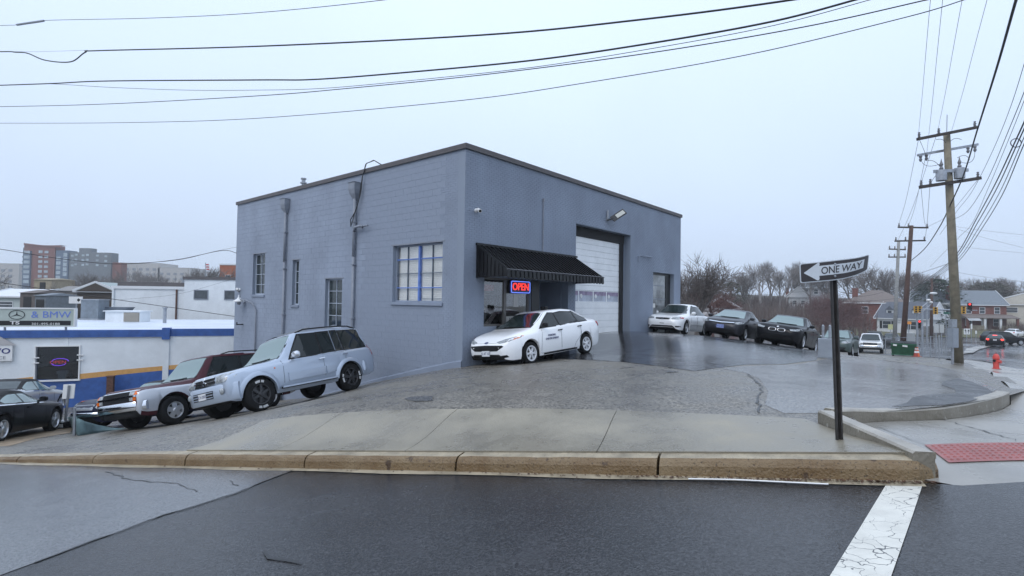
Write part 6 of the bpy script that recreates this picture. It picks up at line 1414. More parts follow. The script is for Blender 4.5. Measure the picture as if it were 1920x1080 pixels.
# --- main power pole
pb = Vector((23.61, 28.0, ground_h(23.61, 28) - .2)); pt = at(1775, 250, 28.0); pole = thing('power_pole', 'tall weathered wooden power pole with three crossarms beside the hydrant', 'utility pole', pb); tl = pt - pb
MB().tube([(0, 0, 0), tuple(tl * .5), tuple(tl)], [.24, .20, .15], 12).build('post', M_wood, pole, True)
def arm(p0, p1, Y0, Y1, m, w=.12, ins=(), nm='crossarm'):
    a = at(*p0, Y0) - pb; b = at(*p1, Y1) - pb; ar = MB().bar(a, b, w, w).build(nm, m, pole)
    for t in ins: c_ = a + (b - a) * t; MB().lathe([(.03, 0), (.07, .06), (.04, .1), (.075, .16), (.04, .2), (.06, .28), (0, .3)], 8, 'z', tuple(c_ + Vector((0, 0, .06)))).build('insulator', M_ins, ar)
    return ar
arm((1720, 261), (1831, 239), 27.6, 27.8, M_arm, .14, (.03, .36, .97)); arm((1721, 291), (1833, 271), 28.2, 28.4, M_galv, .12, (), 'crossarm'); arm((1725, 351), (1838, 334), 27.6, 27.9, M_arm, .16, (.02, .17, .96))
for px_ in (1726, 1737, 1815, 1828):
    c_ = at(px_, 292 - (px_ - 1721) * .18, 28.2) - pb; MB().lathe([(.05, 0), (.08, -.08), (.05, -.16), (.08, -.24), (.04, -.34), (0, -.36)], 8, 'z', tuple(c_)).build('cutout', M_ins, pole)
for px_, py_ in ((1765, 330), (1799, 326)):
    c_ = at(px_, py_, 27.7) - pb; t_ = MB().lathe([(0, -.25), (.24, -.25), (.25, .05), (.24, .3), (0, .34)], 14, 'z', tuple(c_)).build('transformer', M_galv, pole, 40); MB().lathe([(.06, .3), (.1, .4), (.05, .5), (.09, .6), (.04, .75), (0, .95)], 8, 'z', tuple(c_)).build('bushing', M_ins, t_)
c_ = at(1783, 322, 27.75) - pb; MB().bar(c_ + Vector((-.9, 0, 0)), c_ + Vector((.9, 0, .1)), .1, .16).build('transformer_rack', M_galv, pole)
p = pt - pb; MB().tube([tuple(p), tuple(p + Vector((.03, 0, 1.0)))], .02, 5).build('lightning_rod', M_galv, pole)
for (x0, y0), (x1, y1), (x2, y2) in (((1722, 258), (1735, 285), (1737, 296)), ((1727, 300), (1732, 318), (1762, 308)), ((1738, 302), (1752, 296), (1765, 316)), ((1795, 296), (1812, 285), (1818, 300)), ((1828, 285), (1828, 310), (1804, 305)), ((1745, 345), (1750, 330), (1765, 322)), ((1803, 262), (1790, 255), (1781, 266)), ((1755, 262), (1768, 258), (1774, 268))):
    P_ = [at(x0, y0, 27.9) - pb, at(x1, y1, 27.7) - pb, at(x2, y2, 27.8) - pb]; MB().tube([tuple(P_[0].lerp(P_[1], t).lerp(P_[1].lerp(P_[2], t), t)) for t in [k / 6 for k in range(7)]], .014, 4).build('jumper_wire', M_wire2, pole)
mp = at(1786, 681, 27.2); mp.z = ground_h(mp.x, mp.y); mc = thing('meter_cabinet', 'grey metal meter cabinet on a pipe post beside the power pole', 'cabinet', mp, .3)
MB().box(-.22, .22, -.15, .1, .85, 1.85).build('case', M_gbox, mc); MB().box(-.2, .2, -.165, -.15, .88, 1.82).build('door', M_gbox, mc); MB().box(-.15, .2, -.1, .1, 1.88, 2.3).build('upper_box', M_galv, mc); MB().tube([(0, 0, 0), (0, 0, .85)], .06, 8).build('post', M_galv, mc); MB().tube([(.1, .08, 1.85), (.1, .08, 1.9)], .04, 6).build('conduit', M_galv, mc)
# --- poles behind
def pole2(label, bx, by, tx, ty, Y, m, r0, arms):
    b = at(bx, by, Y); b.z = ground_h(b.x, b.y) - .2; t = at(tx, ty, Y); r = thing('power_pole', label, 'utility pole', b); MB().tube([(0, 0, 0), tuple(t - b)], [r0, r0 * .65], 9).build('post', m, r, True)
    for (p0, p1) in arms:
        A = at(*p0, Y) - b; B = at(*p1, Y) - b; ar = MB().bar(A, B, .12, .12).build('crossarm', M_arm, r)
        for k in (.03, .35, .97): c_ = A + (B - A) * k; MB().lathe([(.03, 0), (.08, .1), (.04, .18), (.06, .26), (0, .3)], 7, 'z', tuple(c_ + Vector((0, 0, .05)))).build('insulator', M_ins, ar)
    return r
pole2('brown wooden power pole with two crossarms behind the green dumpster', 1691, 660, 1709, 423, 44, M_wood2, .22, [((1684, 426), (1740, 427)), ((1678, 452), (1735, 451))])
pole2('slim grey pole with two short arms behind the pickup truck', 1676, 650, 1685, 452, 54, M_wood3, .20, [((1667, 467), (1698, 468)), ((1666, 482), (1698, 482))])
pole2('dark far power pole with pale crossarms among the trees', 1746, 640, 1747, 522, 78, M_wood2, .24, [((1733, 532), (1763, 532)), ((1738, 538), (1758, 538))])
pole2('thin dark pole on the hillside behind the parked sedans', 1361, 600, 1361, 548, 70, M_wood2, .13, [])
# --- signals at the crossing
M_yel = mat('signal_yellow', (.62, .36, .05), .5); M_green = mat('street_sign_green', (.02, .11, .08), .5)
def mast(label, bx, by, ty, Y, r=.11):
    b = at(bx, by, Y); b.z = ground_h(b.x, b.y); t = at(bx, ty, Y); s = thing('signal_pole', label, 'signal pole', b); MB().tube([(0, 0, 0), (0, 0, t.z - b.z)], r, 8).build('post', M_galv, s); return s, b
sp, b = mast('galvanised signal pole with long mast arm at the crossing', 1720, 660, 574, 56)
A = at(1720, 580, 56) - b; B = at(1832, 582, 57) - b; MB().tube([tuple(A), tuple(B)], [.10, .05], 8).build('mast_arm', M_galv, sp); MB().tube([tuple(A + Vector((0, 0, -.1))), tuple(at(1744, 564, 56) - b)], .05, 6).build('lamp_arm', M_galv, sp); MB().tube([tuple(A + Vector((.5, 0, -.3))), tuple(at(1748, 568, 56) - b)], .04, 6).build('lamp_arm', M_galv, sp)
for x, y in ((1741, 563), (1745, 567)): c_ = at(x, y, 56) - b; MB().lathe([(0, .14), (.16, .1), (.2, 0), (.12, -.12), (0, -.14)], 10, 'z', tuple(c_)).build('camera_dome', M_plastic, sp, True)
def signal(label, px_, py0, py1, Y, back=True, lit=False):
    a = at(px_, py0, Y); h_ = (py1 - py0) * Y / FPX; s = thing('traffic_signal', label, 'traffic signal', (a.x, a.y, a.z - h_), -.6); MB().box(-.19, .19, -.15, .15, 0, h_).build('housing', M_yel if back else M_black, s)
    for k in range(3): z = h_ * (k + .5) / 3; MB().lathe([(.13, -.15), (.14, -.26), (.12, -.26), (.1, -.16)], 10, 'y', (0, 0, z)).build('visor', M_yel if back else M_black, s); MB().lathe([(.11, -.17), (0, -.175)], 10, 'y', (0, 0, z)).build('lens', mat('lit_red_lens', (.7, .03, .02), .3, emit=(1, .05, .04), estr=1.6) if (lit and k == 2) else M_void, s)
    return s
signal('yellow signal head nearest the grey signal pole', 1717.5, 574, 586, 55.6); signal('yellow signal head hung second from the signal pole', 1724.5, 574, 586, 55.6); signal('yellow signal head alone in mid mast arm', 1754, 576, 589, 56.2); signal('yellow signal head hung beside the weathered power pole', 1806.5, 575, 588, 56.6)
signal('dark signal head showing a red lamp beside the brick chimney', 1818, 568, 583, 57, False, True); signal('low dark signal head with red lamp behind the twin sign board', 1724, 600, 616, 56, False, True)
def plate_sign(name, label, px0, px1, py0, py1, foot_y, Y, m, cat='sign', th=.03, posts=1):
    a = at(px0, py0, Y); c_ = at(px1, py1, Y); g = at((px0 + px1) / 2, foot_y, Y); g.z = min(ground_h(g.x, g.y), c_.z - .3); s = thing(name, label, cat, g)
    MB().box(a.x - g.x, c_.x - g.x, -th, 0, c_.z - g.z, a.z - g.z).build('panel', m, s)
    for k in range(posts): x = (a.x + (c_.x - a.x) * (k + 1) / (posts + 1)) - g.x; MB().box(x - .03, x + .03, .0, .05, 0, a.z - g.z).build('post', M_galv, s)
    return s, a - g, c_ - g
plate_sign('twin_sign', 'pale back of a twin sign board on a thin post', 1751, 1760, 608, 624, 665, 52, mat('sign_back', (.46, .47, .46), .5)); plate_sign('twin_sign', 'second pale sign back beside the twin sign board', 1761.5, 1770, 608, 624, 665, 52.1, mat('sign_back', (.46, .47, .46), .5))
s, a, c_ = plate_sign('lane_sign', 'white lane sign with two black arrows on the far verge', 1807, 1818.5, 616, 627, 636, 76, M_plastic); w_ = c_.x - a.x
for x0, dx in ((a.x + w_ * .3, -.12), (a.x + w_ * .68, .2)):
    MB().bar((x0, -.04, c_.z + .12), (x0 + dx * w_ * .3, -.04, a.z - .3), .1, .02).add([(x0 + dx * w_ * .3 - .17, -.045, a.z - .38), (x0 + dx * w_ * .3 + .17, -.045, a.z - .38), (x0 + dx * w_ * .6, -.045, a.z - .08)], [(0, 1, 2)]).build('arrow', M_black, s)
plate_sign('orange_sign', 'orange warning plate behind the brown power pole', 1699.5, 1708.5, 602.5, 608, 660, 50, mat('orange_sign', (.75, .30, .06), .5)); plate_sign('street_sign', 'green street name plate hung by the mast arm', 1769, 1779, 585, 589, 640, 56, M_green); plate_sign('street_sign', 'second green street name plate beside the power pole', 1780, 1790, 585.5, 590, 640, 56, M_green)
plate_sign('lamp_sign', 'yellow-green board behind the grey pole', 1665, 1675, 608, 618, 640, 70, mat('yellow_board', (.5, .5, .25), .5)); plate_sign('grey_cabinet_sign', 'pale grey control cabinet behind the dumpster', 1693, 1708, 624, 645, 660, 46, mat('cabinet_pale', (.35, .36, .36), .5), 'cabinet', .5, 0)
plate_sign('parking_sign', 'small white notice before the brick house', 1820, 1823, 607, 617, 632, 80, M_plastic); plate_sign('parking_sign', 'small low white notice by the porch steps', 1828.5, 1831.5, 620, 626, 634, 84, M_plastic)
# street lamp head seen among wires
lp, b = mast('pale street lamp with cobra head among the wires', 1738, 640, 552, 74, .09); c_ = at(1738, 553, 74) - b; MB().tube([tuple(c_), tuple(c_ + Vector((.5, 0, .25)))], .04, 6).build('arm', M_galv, lp); MB().lathe([(0, -.5), (.12, -.4), (.17, 0), (.1, .5), (0, .55)], 10, 'x', tuple(c_ + Vector((.9, 0, .25)))).build('lamp_head', M_plastic, lp, True)
# dumpster, cone, bins, fence
q = at(1694.5, 665, 39); q.z = ground_h(q.x, q.y); du = thing('dumpster', 'dark green steel dumpster with two white stickers', 'dumpster', q, -.64); du.scale = (.74, .74, .8); M_du = mat('green_steel', (.012, .075, .035), .5, nscale=3, namt=.3)
mb = MB(); a = [(-.95, -.55, .12), (.95, -.55, .12), (.95, .55, .12), (-.95, .55, .12)]; b_ = [(-1.02, -.72, 1.15), (1.02, -.72, 1.15), (1.02, .62, 1.3), (-1.02, .62, 1.3)]; mb.add(a + b_, [(3, 2, 1, 0), (4, 5, 6, 7), (0, 1, 5, 4), (1, 2, 6, 5), (2, 3, 7, 6), (3, 0, 4, 7)]).build('bin', M_du, du)
MB().box(-1.05, 1.05, -.76, -.70, 1.08, 1.17).box(-1.02, 1.02, -.60, -.54, .12, .2).build('rim', mat('green_steel_edge', (.03, .13, .07), .5), du)
for x in (-.8, -.4, 0, .4, .8): MB().bar((x, -.57, .16), (x, -.735, 1.1), .05, .04).build('rib', M_du, du)
for x0, x1 in ((-1.0, -.02), (.02, 1.0)): MB().add([(x0, -.74, 1.18), (x1, -.74, 1.18), (x1, .64, 1.33), (x0, .64, 1.33), (x0, -.74, 1.21), (x1, -.74, 1.21), (x1, .64, 1.36), (x0, .64, 1.36)], [(3, 2, 1, 0), (4, 5, 6, 7), (0, 1, 5, 4), (1, 2, 6, 5), (2, 3, 7, 6), (3, 0, 4, 7)]).build('lid', M_plas, du)
for x, z, w_ in ((-.85, .95, .3), (-.1, .9, .4)): MB().add([(x, -.735 + .005 - .02, z), (x + w_, -.755, z - .02), (x + w_, -.765, z + .14), (x, -.765, z + .16)], [(0, 1, 2, 3)]).build('sticker', M_plastic, du)
for sx_ in (-1, 1): MB().box(sx_ * 1.03 - .05, sx_ * 1.03 + .05, -.4, .3, .7, .85).build('lift_pocket', M_du, du)
for x in (-.85, .85): MB().box(x - .08, x + .08, -.45, .45, 0, .12).build('skid', M_plas, du)
for px_, py_, lb in ((1720.5, 667, 'orange and white traffic cone beside the dumpster'), (1717, 666, 'dark red cone leaning against the dumpster')):
    q = at(px_, py_, 38.2); q.z = ground_h(q.x, q.y); cn = thing('traffic_cone', lb, 'cone', q); M_co = mat('cone_orange' if 'orange' in lb else 'cone_red', (.70, .13, .03) if 'orange' in lb else (.35, .05, .03), .5)
    MB().box(-.19, .19, -.19, .19, 0, .03).lathe([(.14, .03), (.035, .7), (0, .7)], 12).build('body', M_co, cn); MB().lathe([(.105, .28), (.082, .42)], 12).lathe([(.068, .52), (.055, .6)], 12).build('band', M_plastic, cn)
q = pix_ground(1549, 671); cbx = thing('metal_cabinet', 'grey metal cabinet with two pipe bollards beside the black saloon', 'cabinet', q, -.55)
MB().box(-.2, .17, -.16, .16, 0, .54).build('case', M_gbox, cbx); MB().box(.17, .18, -.14, .14, .03, .51).build('side_panel', M_trim, cbx); MB().box(-.185, .155, -.17, -.16, .03, .51).build('door', M_gbox, cbx)
for x in (-.08, .09): MB().tube([(x, .24, 0), (x, .24, .9)], .035, 8).lathe([(.035, .9), (.02, .93), (0, .935)], 8, 'z', (x, .24, 0)).build('bollard', M_galv, cbx)
fe = thing('wire_fence', 'thin steel post fence along the lot edge behind the dumpster', 'fence', (0, 0, 0)); prev = None
for px_, py_, Y in ((1660, 662, 46), (1680, 664, 43), (1730, 667, 41), (1745, 672, 37), (1761, 677, 33)):
    q = at(px_, py_, Y); q.z = ground_h(q.x, q.y); MB().tube([tuple(q), tuple(q + Vector((0, 0, 1.5)))], .035, 6).build('post', M_galv, fe)
    if prev:
        for z in (.5, 1.0, 1.45): MB().tube([tuple(prev + Vector((0, 0, z))), tuple(q + Vector((0, 0, z)))], .012, 4).build('rail', M_galv, fe)
    prev = q
gp = at(1729.5, 667, 40); gp.z = ground_h(gp.x, gp.y); s = thing('steel_post', 'tall plain galvanised post beside the traffic cone', 'post', gp); MB().tube([(0, 0, 0), (0, 0, 3.6)], .07, 8).build('shaft', M_galv, s); MB().box(-.1, .1, -.1, .1, 0, .03).build('base_plate', M_galv, s)
# portable sign, stake and tarp at the lower garage
q = pix_ground(112, 803); Yp = q.y; ps = thing('portable_sign', 'blank white back of a portable sign on a weighted base', 'sign', q, 0)
a = at(119, 721, Yp) - q; b = at(141, 720, Yp) - q; c_ = at(138, 747, Yp) - q; d = at(116, 748, Yp) - q
MB().add([a, b, c_, d] + [v + Vector((0, .02, 0)) for v in (a, b, c_, d)], [(0, 3, 2, 1), (4, 5, 6, 7), (0, 1, 5, 4), (1, 2, 6, 5), (2, 3, 7, 6), (3, 0, 4, 7)]).build('panel', M_plastic, ps)
MB().tube([tuple(at(122, 796, Yp) - q), tuple(at(131, 722, Yp) - q + Vector((0, -.03, 0)))], .035, 6).build('post', M_galv, ps)
MB().prism([(-.35, -.18), (.28, -.18), (.28, .18), (-.35, .18)], 0, .06).prism([(-.30, -.12), (.24, -.12), (.24, .12), (-.30, .12)], .06, .2).build('base', M_plas, ps); MB().box(-.22, .2, -.13, -.12, .03, .16).prism([(-.25, -.11), (.15, -.11), (.2, .1), (-.2, .1)], .2, .24).build('sandbag', M_plastic, ps)
T_ = [(126, 782), (134, 781), (143, 782.5), (160, 790), (185, 797), (212, 802), (236, 803)]; B_2 = [(131, 797), (138, 808), (146, 817.5), (165, 815), (190, 810), (215, 806.5), (237, 804.5)]
q0 = pix_ground(146, 817); tr = thing('tarpaulin', 'sagging teal fabric barrier before the navy coupe', 'tarp', q0); mb = MB(); n_ = len(T_)
for j in range(5):
    for i in range(n_): 
        f = j / 4; px_, py_ = T_[i][0] * (1 - f) + B_2[i][0] * f, T_[i][1] * (1 - f) + B_2[i][1] * f; Yb = pix_ground(*B_2[i]).y; p = at(px_, py_, Yb + .12 * (1 - f) + .07 * sin(f * 3 + i * 1.7)); mb.v.append(tuple(p - q0))
for j in range(4):
    for i in range(n_ - 1): mb.f.append((j * n_ + i, (j + 1) * n_ + i, (j + 1) * n_ + i + 1, j * n_ + i + 1)); mb.m.append(0)
o = mb.build('fabric', mat('teal_fabric', (.13, .20, .21), .85, nscale=5, namt=.2), tr, True); md = o.modifiers.new('t', 'SOLIDIFY'); md.thickness = .01
p = at(141, 784, q0.y + .1) - q0; MB().tube([tuple(Vector((p.x, p.y, p.z - .9))), tuple(at(140, 764, q0.y + .1) - q0)], .035, 6).build('stake', M_galv, tr)
# ------------------------------------------------------------------ wires
def smooth(pts, n=8):
    P = [Vector(p) for p in pts]; P = [P[0] * 2 - P[1]] + P + [P[-1] * 2 - P[-2]]; out = []
    for i in range(1, len(P) - 2):
        for k in range(n):
            t = k / n; a, b, c, d = P[i - 1], P[i], P[i + 1], P[i + 2]; out.append(.5 * ((2 * b) + (c - a) * t + (2 * a - 5 * b + 4 * c - d) * t * t + (3 * b - a - 3 * c + d) * t ** 3))
    return out + [P[-2]]
def wire(label, pts, r, m=None, group=None, name='overhead_wire', e0=0, e1=0):
    pts = [Vector(p) for p in pts]
    if e0: d0 = (pts[0] - pts[1]).normalized() * e0; pts = [pts[0] + d0 * k / 8 for k in range(8, 0, -1)] + pts
    if e1: d1 = (pts[-1] - pts[-2]).normalized() * e1; pts = pts + [pts[-1] + d1 * k / 16 for k in range(1, 17)]
    q = smooth(pts); o = Vector(q[0]); w_ = MB().tube([tuple(v - o) for v in q], r * .62, 5, False).build(name, m or M_wire, None, True, o); return tag(w_, label, 'wire', group)
kdir = Vector((KD.x, KD.y, 0)); k0_ = kerb_pt(0, 1.0)
def on_kerb_plane(px_, py_, dw=0.0):
    o = kerb_pt(0, 1.0 + dw); x, z = plane_hit(px_, py_, (o.x, o.y), kdir); return Vector((o.x, o.y, 0)) + kdir * x + Vector((0, 0, z))
kp = lambda L_, dw=0.0: [on_kerb_plane(x, y, dw) for x, y in L_]
w1 = wire('thin overhead wire with a pale splice sleeve, highest over the street', kp([(-150, 55), (0, 48), (32, 46.5), (82, 38.5), (280, 34), (480, 24), (735, -2), (900, -30)]), .008, e0=14, e1=16)
MB().tube([tuple(v - w1.location) for v in kp([(32, 46.5), (55, 43), (82, 39)])], .022, 7).build('splice_sleeve', M_galv, w1)
wire('thick cable with a slack loop, second over the street', kp([(-150, 101), (0, 97), (28, 98), (52, 100), (85, 113), (132, 116), (160, 98), (185, 95), (480, 87), (900, 66), (1200, 37), (1490, -1), (1700, -40)], .2), .019, e0=14, e1=16)
wire('thin messenger wire bridging the slack cable loop', kp([(0, 96), (60, 97), (120, 95.5), (165, 94)], .2), .004, M_wire2)
wire('thick bundled cable, third over the street', kp([(-150, 165), (0, 160), (100, 156.5), (200, 152), (480, 150), (590, 149), (760, 136), (1000, 113), (1240, 78), (1450, 40), (1610, -2), (1700, -28)], .4), .019, e0=14, e1=16)
wire('thin drop wire leaving the third bundled cable', kp([(45, 158), (100, 157.5), (210, 164), (350, 169), (480, 169), (600, 166), (760, 152), (1000, 126), (1240, 88), (1450, 48), (1630, 0), (1720, -26)], .5), .007, e0=0, e1=16)
wire('plain black wire below the bundled cable over the street', kp([(-150, 201), (0, 200), (200, 195), (480, 180), (650, 166), (900, 141), (1200, 102), (1500, 52), (1750, -3), (1850, -25)], .7), .011, e0=14, e1=16)
wire('lowest plain wire sagging across in front of the garage roof', kp([(-150, 230), (0, 231), (230, 230), (480, 222), (850, 190), (1100, 155), (1400, 103), (1700, 32), (1820, -4), (1900, -25)], .9), .009, e0=14, e1=16)
A3 = lambda L_: [at(x, y, Y) for x, y, Y in L_]
wire('black service cable sagging to the far end of the garage', A3([(-150, 445, 22), (0, 467, 23), (120, 486, 24), (225, 495, 24.6), (330, 487, 25), (415, 470, 25.2), (446, 475, 25.2)]), .022); wire('thin wire joining the service cable at the garage end', A3([(225, 495, 24.7), (330, 488, 25), (400, 472, 25.2), (445, 463, 25.3)]), .01)
wire('straight black cable running down across the white workshop', A3([(-150, 512, 22), (0, 530, 23), (220, 562, 24.4), (445, 594, 25.4)]), .022); wire('thin grey wire before the white warehouse', A3([(225, 562, 26), (330, 552, 26), (420, 528, 25.8), (446, 520, 25.5)]), .008, M_wire2)
G1 = 'primary wires running overhead to the power pole'
for p0, p1, lb in (((1722, 254), (1745, -5), 'thin wire rising from the outer insulator of the top crossarm'), ((1737, 294), (1768, -5), 'thin wire rising from the cutouts on the middle crossarm'), ((1758, 247), (1805, -5), 'thin wire rising from the inner insulator of the top crossarm'), ((1783, 250), (1852, -5), 'thin wire rising from beside the lightning rod of the tall pole')):
    a = at(*p0, 27.7); b = at(*p1, 14.5); wire(lb, [a, (a + b) / 2 - Vector((0, 0, .12)), b, b + (b - a) * 1.7], .011, M_wire2, G1)
G2 = 'line wires between the power poles'
for k_, (p0, p1) in enumerate((((1722, 262), (1684, 424)), ((1735, 296), (1703, 424)), ((1757, 250), (1684, 450)), ((1727, 352), (1736, 425)), ((1744, 345), (1734, 450)), ((1836, 334), (1740, 425)))):
    a = at(*p0, 27.9); b = at(*p1, 44); wire(('line wire from the top crossarm to the end of the brown pole top arm', 'line wire from the middle crossarm of the tall pole to the brown pole top', 'line wire from the top crossarm of the tall pole to the brown pole lower arm', 'line wire from the end of the lowest crossarm to the brown pole top arm', 'line wire from the inner pin of the lowest crossarm to the brown pole lower arm', 'line wire from the street end of the lowest crossarm to the brown pole')[k_], [a, (a + b) / 2 - Vector((0, 0, .5)), b], .016, M_wire2, G2)
wire('heavy wrapped black cable passing the right end of the crossarms', A3([(1925, -60, 8.5), (1905, 0, 10), (1868, 130, 14), (1832, 245, 20), (1806, 330, 25), (1780, 388, 28), (1762, 425, 32), (1735, 465, 38), (1707, 490, 44)]), .045, e0=14)
for L_, r in (([(1935, 70, 12), (1895, 200, 16), (1858, 290, 20), (1822, 360, 25), (1795, 395, 28), (1762, 440, 34)], .013), ([(1935, 135, 12), (1895, 235, 16), (1850, 340, 22), (1815, 395, 26), (1785, 413, 28)], .016), ([(1938, 142, 12), (1898, 245, 16), (1852, 355, 22), (1822, 420, 26), (1795, 448, 28), (1744, 500, 44)], .012)):
    wire('slack black telephone cable meeting the tall power pole at mid height', A3(L_), r, None, 'telephone cables at mid pole', e0=14)
for k, (dx, r) in enumerate(((0, .03), (4, .026), (9, .018), (13, .022))):
    wire('thick low telephone bundle slanting down past the tall power pole', A3([(1945 + dx, 175 + dx, 11), (1905 + dx, 262 + dx, 15), (1866 + dx, 345 + dx * 1.6, 20), (1830 + dx * .7, 412 + dx * 1.5, 24.5), (1794 + dx * .3, 476 + dx, 28), (1755, 512 + k * 3, 36), (1706, 545 + k * 6, 44)]), r, None, 'low telephone bundle', e0=14)
lo_ = [(1905 + 10 * cos(t), 268 + 8 * sin(t), 15) for t in [k * pi / 5 for k in range(11)]]; wire('coil of spare cable tied to the telephone bundle', A3(lo_), .02, None, None, 'cable_coil')
for L_, lb in (([(1793, 425, 28), (1850, 433, 30), (1925, 441, 33)], 'upper thin drop wire leaving the tall power pole'), ([(1797, 430, 28), (1850, 447, 30), (1925, 466, 33)], 'middle thin drop wire leaving the tall power pole'), ([(1797, 462, 28), (1850, 468, 30), (1925, 475, 33)], 'lower thin drop wire leaving the tall power pole'), ([(1797, 511, 28), (1850, 520, 30), (1925, 529, 33)], 'lowest faint drop wire leaving the tall power pole')): wire(lb, A3(L_), .010, M_wire2)
for k, L_ in enumerate(([(1540, 545, 60), (1610, 556, 58), (1680, 540, 50), (1707, 520, 44), (1790, 490, 28)], [(1300, 548, 75), (1420, 553, 72), (1560, 540, 66), (1676, 520, 54)], [(1600, 566, 60), (1660, 562, 54), (1700, 556, 46)])): wire(('black cable crossing behind the sign toward the brown pole', 'pale wire along the wooded hillside', 'short black cable between the far poles')[k], A3(L_), .02, M_wire if k != 1 else M_wire2)

# ------------------------------------------------------------------ bare winter trees
def tree_mesh(seed, H, spread, up=.55, levels=5, kids=3, thin=.012, leader=.6):
    R = random.Random(seed); tr = MB(); cr = MB()
    def grow(p, d, L_, r, lev, mbx):
        n_ = 3 if lev < 2 else 2; pts = [p]; rs = [r]; q = p.copy(); dd = d.copy()
        for k in range(n_):
            dd = (dd + Vector((R.gauss(0, .16), R.gauss(0, .16), R.gauss(.06, .10)))).normalized(); q = q + dd * (L_ / n_); pts.append(q.copy()); rs.append(r * (1 - (.42 if lev < 2 else .55) * (k + 1) / n_))
        mbx.tube(pts, rs, 7 if lev == 0 else (4 if lev < 3 else 3), False)
        if lev >= levels: return
        m_ = kids + (1 if lev in (1, 2, 3) else 0) + (R.random() < .4)
        for k in range(m_):
            t = .45 + .55 * (k + .5) / m_ if lev else .55 + .45 * (k + .6) / m_
            i = min(int(t * n_), n_ - 1); f = t * n_ - i; b = pts[i].lerp(pts[i + 1], f)
            a = R.uniform(0, 2 * pi) if lev else 2 * pi * (k + R.uniform(-.2, .2)) / m_; perp = Vector((cos(a), sin(a), 0)); perp = (perp - dd * perp.dot(dd)).normalized()
            nd = (dd * up + perp * spread * R.uniform(.7, 1.2) + Vector((0, 0, .12))).normalized(); grow(b, nd, L_ * R.uniform(.58, .80), max(thin * .6, rs[i] * R.uniform(.5, .66)), lev + 1, cr)
        grow(pts[-1], (dd + Vector((R.gauss(0, .2), R.gauss(0, .2), .2))).normalized(), L_ * leader, rs[-1] * .9, lev + 1, cr)
    grow(Vector((0, 0, -.3)), Vector((0, 0, 1)), H * .36, H * (.03 if seed == 11 else .022), 0, tr); return tr, cr
M_bark = mat('bare_bark', (.14, .12, .11), .9, nscale=2, namt=.25); M_bark2 = mat('bare_bark_pale', (.20, .18, .17), .9, nscale=2, namt=.2); M_bark3 = mat('bare_bark_red', (.13, .075, .07), .9, nscale=2, namt=.25)
TREES = []
for k, (H_, sp_, up_, m_) in enumerate(((9, .75, .7, M_bark), (11, .55, .85, M_bark2), (12, .65, .8, M_bark), (10, .9, .55, M_bark), (8, .6, .9, M_bark2), (6, .95, .5, M_bark3))):
    t_, c_ = tree_mesh(11 + k, H_, sp_, up_, 5 if k == 5 else 4, 3 if k else 4, .014 if k == 5 else .034); TREES.append((max(v[2] for v in c_.v) * .97, t_.mesh('trunk', m_, True), c_.mesh('crown', m_)))
def tree(px_, Y, top_py, kind, label, group=None, name='bare_tree', zfix=None):
    H_, tm_, cm = TREES[kind]; p = at(px_, 560, Y); z = ground_h(p.x, p.y) if zfix is None else zfix; zt_ = at(px_, top_py, Y).z; sc_ = (zt_ - z) / H_
    t_ = thing(name, label, 'tree', (p.x, p.y, z), random.uniform(0, 6.28), group); w_ = max(.75, min(1.3, random.uniform(.85, 1.1))); t_.scale = (sc_ * w_, sc_ * w_, sc_)
    link('trunk', tm_, t_); link('crown', cm, t_); return t_
tree(1305, 50, 478, 0, 'lone bare tree with spreading limbs behind the garage corner')
tree(1340, 56, 520, 5, 'small slanting bare tree beside the lone bare tree'); tree(1285, 64, 520, 3, 'bare tree half hidden by the garage end wall')
GH = 'bare trees along the hillside skyline'
for px_, Y, ty, kd in ((1268, 120, 522, 4), (1335, 125, 520, 1), (1360, 130, 516, 2), (1395, 128, 508, 4), (1430, 132, 488, 1), (1445, 140, 486, 2), (1475, 135, 492, 1), (1498, 138, 490, 2), (1520, 130, 500, 4), (1552, 128, 502, 2), (1575, 132, 500, 1), (1600, 126, 498, 2), (1462, 120, 505, 4), (1412, 118, 512, 2)): tree(px_, Y, ty, kd, 'leafless tree in the grey row along the hillside skyline', GH)
GR = 'bare trees behind the houses on the right'
for px_, Y, ty, kd in ((1628, 118, 492, 3), (1655, 112, 500, 2), (1690, 118, 505, 3), (1716, 120, 500, 1), (1736, 116, 506, 2), (1782, 125, 510, 3), (1812, 128, 520, 3), (1834, 130, 520, 2), (1862, 126, 520, 3), (1885, 132, 517, 2), (1905, 128, 522, 1), (1922, 124, 520, 3), (1668, 124, 505, 1), (1760, 130, 512, 2), (1870, 136, 522, 2), (1845, 138, 525, 1)): tree(px_, Y, ty, kd, 'leafless tree behind the houses by the signals', GR)
tree(1560, 70, 548, 5, 'reddish twiggy tree behind the one-way sign post'); tree(1580, 62, 556, 5, 'low reddish shrub tree beside the estate car'); tree(1540, 78, 552, 5, 'reddish shrub tree below the white cottage', name='bare_tree')
for px_, Y, ty, kd, lb in ((150, 120, 505, 3, 'dark bare tree before the grey part of the flats'), (178, 125, 512, 2, 'second dark bare tree before the flats, beside the pale green house'), (205, 118, 508, 3, 'dark bare tree at the right end of the flats'), (128, 70, 520, 0, 'crooked bare tree behind the small board'), (300, 140, 504, 1, 'pale bare tree before the beige slabs'), (322, 130, 508, 1, 'pale bare tree behind the low warehouse'), (372, 84, 500, 4, 'upswept bare tree left of the flag'), (400, 84, 500, 4, 'upswept bare tree beside the orange brick building'), (4, 90, 505, 3, 'bare tree left of the brick flats'), (280, 150, 515, 2, 'faint bare tree before the beige slab')): tree(px_, Y, ty, kd, lb)
